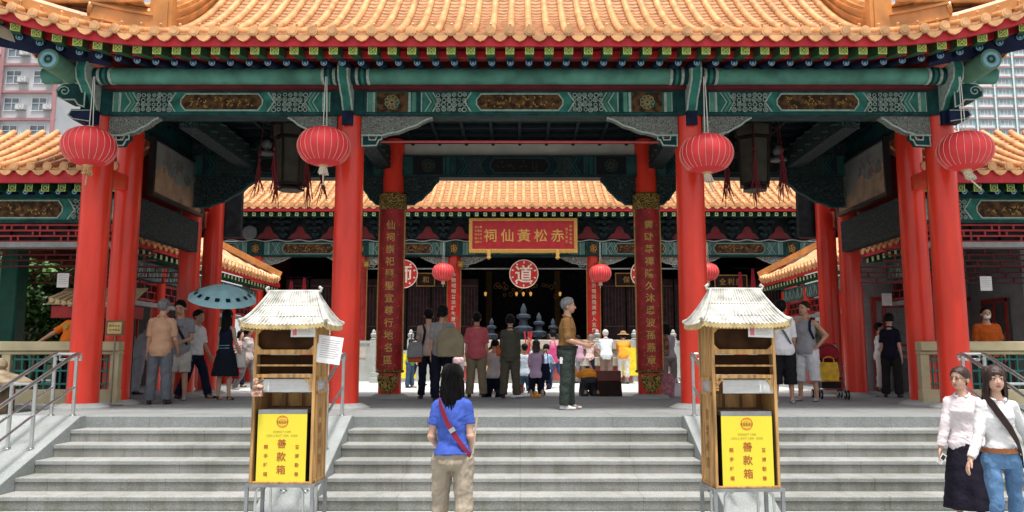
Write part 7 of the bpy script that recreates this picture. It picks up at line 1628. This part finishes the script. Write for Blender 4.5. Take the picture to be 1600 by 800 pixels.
J = person('man in brown shirt and dark green trousers standing sideways with hands raised', gp(887, 640), 82, 1.69, lean=1, aL=(8, 6, 82, -6), aR=(4, 6, 74, -2), lL=(3, 2, 1, 2), lR=(-2, 2, -4, 2), hair=('short', hair_g, 0), top=('polo', cloth('ochre_brown', (0.25, 0.13, 0.045)), 0.95, 0.036, 0.016), bottom=('trousers', cloth('bottle_green', (0.042, 0.055, 0.048)), 1.97, 0.015), shoes=(shoe_w,), face=True, head=(4, -2), seed=16, group=None, vox=0.010, girth=1.04, tuck=True)
strap(J, [(0.120 * math.cos(a), 0.096 * math.sin(a), 0.045) for a in [2 * math.pi * k / 20 for k in range(21)]], 0.045, 'belt', shoe_k)
mb = MB(); c = J['pt'](-0.090, 0.04, -0.075); mb.box(c.x - 0.035, c.x + 0.035, c.y - 0.03, c.y - 0.02, c.z - 0.05, c.z + 0.05); wparts(mb, 'tag', paper, J)
o = thing('prayer_paper', 'folded white paper in the hands of the man in brown shirt', 'paper', J['LH']); MB().box(J['LH'].x - 0.02, J['LH'].x + 0.14, J['LH'].y - 0.03, J['LH'].y + 0.05, J['LH'].z - 0.01, J['LH'].z + 0.005).build('sheet', paper, o)
kneel = dict(lL=(0, 3, -92, 3), lR=(0, 3, -92, 3))
J = person('kneeling woman in lilac top with a dark shoulder bag, back turned', gp(838, 618, .894), BK, 1.50, lean=3, aL=(30, 6, 70, -6), aR=(30, 6, 70, -6), fem=True, hair=('long', M('hair_red_black', (0.035, 0.014, 0.012), rough=0.4, var=.4), 0.10), top=('tee', cloth('lilac', (0.66, 0.50, 0.72)), 0.85, -0.04, 0.014), bottom=('trousers', navy, 1.95, 0.016), shoes=(shoe_g,), seed=17, **kneel)
bag('handbag', 'dark shoulder bag on the kneeling woman in lilac', J['pt'](-0.13, 0.04, 0.05), (0.20, 0.12, 0.34), navy, 0, 0.25)
J = person('kneeling woman in white top and navy skirt between the two standing worshippers', gp(771, 620, .894), BK - 15, 1.52, lean=4, aL=(30, 6, 70, -6), aR=(30, 6, 70, -6), fem=True, hair=('bob', hair_b, 0.02), top=('tee', cloth('cream_white', (0.68, 0.67, 0.64)), 0.9, -0.04, 0.014), bottom=('trousers', navy, 1.95, 0.022), shoes=(shoe_w,), seed=18, head=(0, 25), **kneel)
person('kneeling person in white and blue lifting both arms beside the lilac woman', gp(820, 611, .894), BK + 10, 1.45, lean=2, aL=(150, 24, 165, -20), aR=(150, 24, 165, -20), hair=('short', hair_b, 0), top=('tee', cloth('pale_blue', (0.46, 0.54, 0.62)), 0.7, -0.04, 0.014), bottom=('trousers', cloth('denim_dark', (0.05, 0.08, 0.14)), 1.95, 0.014), shoes=(shoe_g,), seed=19, **kneel)
J = person('prostrate worshipper in orange top and charcoal trousers bowing to the ground', gp(922, 619, .894), BK + 6, 1.55, lean=98, curve=1, aL=(100, 10, 130, 0), aR=(100, 10, 130, 0), lL=(38, 4, -90, 3), lR=(38, 4, -90, 3), hair=('short', hair_b, 0), head=(0, -10), top=('tee', cloth('orange_bright', (0.85, 0.33, 0.03)), 0.8, -0.02, 0.018), bottom=('trousers', cloth('charcoal', (0.055, 0.058, 0.072)), 1.95, 0.022), shoes=(shoe_k,), seed=20, girth=1.05)
person('woman in white patterned blouse and black trousers leaning over the offering table', gp(922, 599, .894), 150, 1.52, fem=True, lean=10, aL=(40, 6, 70, -4), aR=(40, 6, 70, -4), hair=('bob', hair_g, 0.0), top=('tee', M('cloth_print', (0.68, 0.62, 0.58), rough=0.9, scale=26, col2=(0.46, 0.20, 0.20)), 0.8, -0.06, 0.016), bottom=('trousers', navy, 1.97, 0.014), shoes=(shoe_k,), seed=21, vox=0.016)
person('old white-haired man in pale shirt bent at the offering table', gp(948, 600, .894), BK, 1.66, lean=14, aL=(34, 8, 60, -4), aR=(34, 8, 60, -4), hair=('short', hair_w, 0), top=('shirt', cloth('ice_white', (0.66, 0.71, 0.75)), 0.85, -0.07, 0.020), bottom=('trousers', cloth('dull_brown', (0.19, 0.13, 0.10)), 1.97, 0.016), shoes=(shoe_k,), seed=22, vox=0.016, girth=1.08)
J = person('worshipper in orange vest, straw hat and white trousers bent at the table', gp(975, 600, .894), BK - 8, 1.60, lean=24, aL=(40, 10, 70, 0), aR=(40, 10, 70, 0), hair=('short', hair_b, 0), top=('tee', cloth('apricot', (0.76, 0.30, 0.03)), 0.6, -0.05, 0.020), bottom=('trousers', cloth('off_white', (0.62, 0.60, 0.55)), 1.6, 0.018), shoes=(shoe_k,), seed=23, vox=0.016)
mb = MB(); mb.lathe([(0.19, -0.01), (0.185, 0.0), (0.095, 0.025), (0.085, 0.09), (0.03, 0.11)], J['hp'](0, 0.005, 0.045), 16); wparts(mb, 'hat', M('straw', (0.36, 0.22, 0.09), rough=0.8), J)
person('person in pink half hidden behind the man in brown shirt', gp(868, 606, .894), BK + 60, 1.52, fem=True, lean=6, lL=(14, 2, 4, 2), lR=(-16, 2, -34, 2), hair=('bob', hair_b, 0.02), top=('tee', cloth('candy_pink', (0.68, 0.30, 0.38)), 0.8, -0.05, 0.014), bottom=('trousers', cloth('denim_mid', (0.06, 0.11, 0.22)), 1.97, 0.014), shoes=(shoe_g,), seed=24, vox=0.016)
bag('handbag', 'pink bag beside the man in brown shirt', gp(866, 606) + Vector((-0.05, -0.3, 0.86)), (0.28, 0.14, 0.42), cloth('hot_pink', (0.62, 0.08, 0.22)), 15, 0.16)
J = person('long-haired woman in pale top stooping beside the shopping bags', gp(1047, 616), BK + 10, 1.56, fem=True, lean=16, aL=(14, 6, 20, 0), aR=(20, 8, 40, 0), hair=('long', hair_b, 0.13), top=('tee', cloth('dove', (0.40, 0.38, 0.42)), 0.8, -0.02, 0.014), bottom=('trousers', cloth('taupe', (0.22, 0.20, 0.19)), 1.97, 0.014), shoes=(shoe_k,), seed=25)
bag('backpack', 'brown patterned backpack on the long-haired stooping woman', J['pt'](0.10, 0.10, 0.14), (0.24, 0.16, 0.46), M('cloth_brown_print', (0.12, 0.05, 0.03), rough=0.8, scale=12, col2=(0.34, 0.20, 0.12)), 20)
bag('shopping_bag', 'checked pink shopping bag standing on the platform by the couplet post', gp(1040, 620) + Vector((0.0, -0.1, 0.24)), (0.36, 0.18, 0.46), M('cloth_pink_check', (0.50, 0.22, 0.25), rough=0.8, scale=18, col2=(0.34, 0.12, 0.15)), 8, 0.2); bag('plastic_bag', 'small white plastic bag on the floor next to the pink checked bag', gp(1057, 620) + Vector((0.02, -0.1, 0.14)), (0.22, 0.14, 0.28), cloth('white_plastic', (0.66, 0.66, 0.68), rough=0.4), 0, 0.1)
person('child in green top and jeans standing beside the tall couplet post', gp(640, 606, .894), 70, 1.28, lean=4, aL=(20, 6, 60, 0), aR=(20, 6, 60, 0), hair=('short', hair_b, 0), top=('tee', cloth('leaf_green', (0.12, 0.26, 0.09)), 0.8, -0.06, 0.016), bottom=('trousers', MATS['cloth_denim_dark'], 1.97, 0.016), shoes=(shoe_k,), seed=26, vox=0.016)
person('dark-dressed figure walking far behind the khaki bag carrier', gp(652, 602, .894), 60, 1.45, fem=True, hair=('bob', hair_b, 0.02), top=('tee', cloth('white_far', (0.6, 0.58, 0.56)), 0.8, -0.04, 0.014), bottom=('trousers', navy, 1.7, 0.014), shoes=(shoe_k,), lL=(14, 2, 4, 2), lR=(-12, 2, -26, 2), seed=27, vox=0.016)
person('person in pink check shirt seen between the khaki bag and the rose polo', gp(716, 604, .894), BK, 1.42, fem=True, lean=12, hair=('bob', hair_b, 0.02), top=('tee', M('cloth_pink_stripe', (0.62, 0.30, 0.36), rough=0.9, scale=20, col2=(0.66, 0.55, 0.56)), 0.8, -0.05, 0.016), bottom=('trousers', MATS['cloth_mid_grey'], 1.97, 0.014), shoes=(shoe_k,), seed=28, vox=0.016)
person('child in yellow top crouching between the rose polo and olive jacket', gp(762, 604, .894), 40, 1.2, lean=16, aL=(40, 6, 70, 0), hair=('short', hair_b, 0), top=('tee', cloth('lemon', (0.66, 0.52, 0.08)), 0.7, -0.05, 0.014), bottom=('trousers', navy, 1.95, 0.014), shoes=(shoe_k,), seed=40, vox=0.016, lL=(40, 4, -30, 4), lR=(36, 4, -34, 4))
person('kneeling worshipper in sky blue top before the altar, beside the pink top', gp(852, 608, .894), BK - 20, 1.48, lean=10, aL=(50, 6, 90, -6), aR=(50, 6, 90, -6), fem=True, hair=('bob', hair_b, 0.0), top=('tee', cloth('sky_blue', (0.30, 0.44, 0.62)), 0.8, -0.04, 0.014), bottom=('trousers', navy, 1.95, 0.016), shoes=(shoe_w,), seed=41, vox=0.016, **kneel)
person('woman in mauve top bent at the table beside the old man in pale shirt', gp(907, 599, .894), BK + 25, 1.50, fem=True, lean=14, aL=(40, 6, 70, 0), aR=(40, 6, 70, 0), hair=('bob', hair_b, 0.01), top=('tee', cloth('mauve', (0.42, 0.26, 0.34)), 0.8, -0.06, 0.016), bottom=('trousers', cloth('grey_far', (0.2, 0.2, 0.21)), 1.97, 0.014), shoes=(shoe_k,), seed=42, vox=0.016)
person('small child in red top kneeling near the offering tin', gp(808, 607, .894), BK, 1.15, lean=6, aL=(60, 8, 100, 0), aR=(60, 8, 100, 0), hair=('short', hair_b, 0), top=('tee', cloth('signal_red', (0.50, 0.05, 0.06)), 0.7, -0.04, 0.014), bottom=('trousers', MATS['cloth_denim_dark'], 1.95, 0.014), shoes=(shoe_w,), seed=43, vox=0.016, **kneel)
# things lying on the courtyard edge
o = MB().box(-0.24, 0.24, -0.16, 0.16, 0, 0.34).xform(Matrix.Translation(gp(951, 619, .894)) @ Matrix.Rotation(0.05, 4, 'Z'))
t = thing('red_box', 'dark red and black box standing on the ground below the old man in pale shirt', 'box', gp(951, 619, .894)); x, y, _ = t.location
mb = MB(); mb.prism([(x - 0.27, 0.896), (x + 0.27, 0.896), (x + 0.25, 1.20), (x - 0.25, 1.20)], 'xz', y - 0.15, y + 0.15); mb.build('body', M('box_black', (0.03, 0.018, 0.016), rough=0.6), t, bevel=0.01); mb = MB(); mb.box(x - 0.25, x + 0.25, y - 0.14, y + 0.15, 1.201, 1.42); mb.build('lid', M('box_maroon', (0.16, 0.05, 0.04), rough=0.6), t, bevel=0.015)
mb = MB(); mb.ell((0, 0, 0.035), (0.16, 0.09, 0.035)); mb.ell((0.18, 0.02, 0.05), (0.12, 0.08, 0.05)); o = link(remesh(mb, 0.014, 2, (0.02, 12, 12, 4)), 'white_bundle', wht, None); o.location = gp(829, 622) + Vector((-0.28, 0, 0)); tag(o, 'crumpled white bundle on the ground at the feet of the olive jacket person', 'bundle')
o = MB().cyl((0, 0, 0), (0, 0, 0.26), 0.075, n=14).lathe([(0.078, 0.04), (0.08, 0.05), (0.08, 0.2), (0.078, 0.21)], (0, 0, 0), 14, 1).build('offering_tin', [M('tin_brown', (0.20, 0.05, 0.03), rough=0.4), M('tin_label', (0.42, 0.12, 0.10), rough=0.5)]); o.location = gp(812, 621); tag(o, 'brown and red tin standing on the ground by the kneeling lilac woman', 'tin')
mb = MB(); [mb.ell((0.07 * (k % 3), 0.06 * (k // 3), 0.04), 0.04) for k in range(3)]; mb.ell((0.06, 0.03, 0.10), 0.042); o = mb.build('orange_fruit', M('orange_fruit', (0.70, 0.30, 0.04), rough=0.5)); o.location = gp(832, 622); tag(o, 'small heap of oranges on the ground by the kneeling lilac woman', 'fruit')
t = thing('incense_bundle', 'red incense bundle held up in front of the middle of the altar', 'incense', gp(825, 600, .894)); p = P(825, 535, 22.0); mb = MB()
for k in range(9): rd = random.Random(k); mb.cyl((p[0] + rd.uniform(-.03, .03), 22, p[2] - 0.35), (p[0] + rd.uniform(-.13, .13), 22 + rd.uniform(-.05, .05), p[2] + 0.3), 0.016, n=5)
mb.build('sticks', M('incense_red', (0.55, 0.05, 0.06)), t)
# ---- right side
J = person('tourist in plain white t-shirt and black long shorts seen from behind', gp(1226, 630), BK - 6, 1.78, aL=(2, 8, 6, 6), aR=(6, 8, 60, -10), lL=(0, 3, 0, 3), lR=(0, 3, 0, 3), hair=('short', hair_b, 0), top=('tee', cloth('bright_white', (0.80, 0.81, 0.83)), 0.9, -0.05, 0.016), bottom=('shorts', cloth('black_shorts', (0.014, 0.014, 0.017)), 1.35, 0.028), shoes=(shoe_g,), seed=29, vox=0.010)
strap(J, [(0.068, -0.02, 0.315), (0.062, 0.045, 0.30), (0.03, 0.089, 0.23), (-0.02, 0.092, 0.15), (-0.075, 0.075, 0.06), (-0.105, 0.04, 0.0)], 0.035, 'strap', cloth('grey_strap', (0.12, 0.12, 0.13)))
J = person('tourist in grey sleeveless top and white long shorts with a backpack, hand on hip', gp(1264, 627), -42, 1.80, aL=(-24, 34, 34, -26), aR=(4, 8, 30, 0), lL=(1, 4, 0, 4), lR=(2, 4, -4, 4), hair=('short', M('hair_dark_brown', (0.03, 0.018, 0.01), rough=0.5), 0), top=('tank', cloth('heather', (0.33, 0.34, 0.36)), 0.0, -0.045, 0.012), bottom=('shorts', cloth('white_shorts', (0.66, 0.67, 0.69)), 1.3, 0.026), shoes=(shoe_g,), face=True, head=(-14, 0), seed=30, vox=0.010)
strap(J, [(0.07, 0.06, 0.27), (0.072, 0.0, 0.325), (0.07, -0.055, 0.28), (0.075, -0.075, 0.2), (0.10, -0.03, 0.11)], 0.05, 'backpack_strap', navy)
bag('backpack', 'dark patterned backpack on the sleeveless tourist', J['pt'](0.02, 0.13, 0.17), (0.32, 0.20, 0.46), M('cloth_camo', (0.03, 0.03, 0.025), rough=0.8, scale=10, col2=(0.18, 0.17, 0.12)), -42)
person('woman in navy polo shirt and black trousers turned away between the columns', gp(1396, 621), BK - 35, 1.66, fem=True, aL=(0, 8, 8, 6), aR=(-8, 10, 4, 8), lL=(2, 3, -6, 3), lR=(-4, 3, -8, 3), hair=('bob', hair_b, 0.0), top=('polo', cloth('ink_navy', (0.012, 0.011, 0.024)), 0.8, -0.05, 0.014), bottom=('trousers', cloth('black_slacks', (0.022, 0.019, 0.020)), 1.98, 0.018), shoes=(shoe_k,), seed=31)
person('person in white sleeve and trousers mostly hidden behind the navy shirted woman', gp(1379, 612, .894), 60, 1.60, aL=(10, 20, 30, 20), hair=('short', hair_b, 0), top=('tee', wht, 0.9, -0.05, 0.016), bottom=('trousers', MATS['cloth_off_white'], 1.9, 0.014), shoes=(shoe_br,), seed=32, vox=0.016, group=None)
J = person('man in orange t-shirt wearing a white face mask behind the railing', Vector((X_(1541, 500, 14.7), 14.7, 0.896)), -12, 1.70, aL=(4, 12, 8, 8), aR=(4, 10, 20, 4), hair=('short', hair_b, 0), top=('tee', cloth('rust_orange', (0.50, 0.10, 0.012)), 0.85, -0.05, 0.018), bottom=('trousers', navy, 1.97, 0.014), shoes=(shoe_k,), face=True, seed=33, girth=1.08, group=None)
mb = MB(); mb.ell(J['hp'](0, -0.030, -0.030), (0.062, 0.052, 0.05), 14, 10); wparts(mb, 'face_mask', paper, J)
# ---- stroller
t = thing('stroller', 'red and black folding stroller with a yellow bag hung on it', 'stroller', (0, 0, 0)); blk = M('stroller_black', (0.02, 0.018, 0.02), rough=0.5); rdc = cloth('stroller_red', (0.30, 0.015, 0.025)); met = M('stroller_metal', (0.35, 0.35, 0.36), rough=0.35, metal=0.8)
for sx in (-1, 1):
    MB().tube([(sx * 0.24, -0.30, 0.10), (sx * 0.23, 0.0, 0.50), (sx * 0.21, 0.28, 1.00), (sx * 0.20, 0.40, 1.06)], 0.012, 8).build('side_tube', met, t); MB().tube([(sx * 0.24, 0.32, 0.10), (sx * 0.23, 0.0, 0.52), (sx * 0.22, -0.2, 0.62)], 0.012, 8).build('rear_tube', met, t); MB().cyl((sx * 0.20, 0.36, 1.055), (sx * 0.20, 0.50, 1.06), 0.02, n=8).build('handle_grip', blk, t)
    for y in (-0.30, 0.32):
        for dx in (-0.028, 0.028):
            w = MB(); w.tube([(sx * 0.24 + dx, y + 0.075 * math.cos(a), 0.087 + 0.075 * math.sin(a)) for a in [k * math.pi / 8 for k in range(16)]], 0.013, 8, closed=True); wo = w.build('wheel', blk, t); MB().cyl((sx * 0.24 + dx - 0.01, y, 0.087), (sx * 0.24 + dx + 0.01, y, 0.087), 0.045, n=12).build('hub', met, wo)
for y, z in ((-0.28, 0.14), (0.30, 0.16)): MB().cyl((-0.25, y, z), (0.25, y, z), 0.009, n=6).build('axle', met, t)
mb = MB(); mb.rings([[(x, y, z) for x, y, z in ((-w_, yy, zz), (w_, yy, zz), (w_, yy + 0.06, zz - 0.02), (-w_, yy + 0.06, zz - 0.02))] for w_, yy, zz in ((0.19, -0.22, 0.40), (0.20, 0.02, 0.42), (0.20, 0.10, 0.60), (0.20, 0.20, 0.95))]); mb.build('seat', rdc, t)
mb = MB(); rs = []
for k in range(7): a = R(-10 + k * 22); rs.append([(0.22 * math.cos(b), 0.16 - 0.36 * math.cos(a) * math.sin(b), 0.80 + 0.28 * math.sin(a) * math.sin(b)) for b in [math.pi * j / 10 for j in range(11)]])
for r0, r1 in zip(rs[:-1], rs[1:]):
    for j in range(10): mb.add([r0[j], r0[j + 1], r1[j + 1], r1[j]], [(0, 1, 2, 3)])
mb.build('hood', rdc, t)
for k in (0, 3, 6): MB().tube(rs[k], 0.010, 6).build('hood_hoop', blk, t)
MB().box(-0.18, 0.18, -0.16, 0.22, 0.20, 0.32).build('basket', blk, t)
t.location = gp(1306, 624) + Vector((0, 0.25, 0)); t.rotation_euler = (0, 0, R(-10)); t.scale = (1.0, 1, 1)
o = bag('carrier_bag', 'bright yellow printed bag hanging on the stroller', Vector(t.location) + Vector((-0.12, -0.30, 0.52)), (0.38, 0.05, 0.36), M('cloth_yellow_bag', (0.75, 0.50, 0.02), rough=0.6, scale=9, col2=(0.62, 0.33, 0.03)), -6, 0.10, MATS['cloth_yellow_bag'] if 'cloth_yellow_bag' in MATS else None, taper=0.95)
# grey bins and stools behind the navy woman
for k, (px, py, lb) in enumerate(((1420, 612, 'grey bin standing behind the navy shirted woman'),)):
    c = gp(px, py, .894); t = thing('grey_bin', lb, 'bin', c); MB().lathe([(0.19, 0.0), (0.22, 0.75), (0.23, 0.78)], c, 16).build('body', M('bin_grey', (0.12, 0.125, 0.13), rough=0.5), t); MB().lathe([(0.235, 0.78), (0.22, 0.86), (0.08, 0.92)], c, 16).build('lid', M('bin_lid', (0.2, 0.2, 0.21), rough=0.4), t)
bpy.data.scenes.remove(TS)
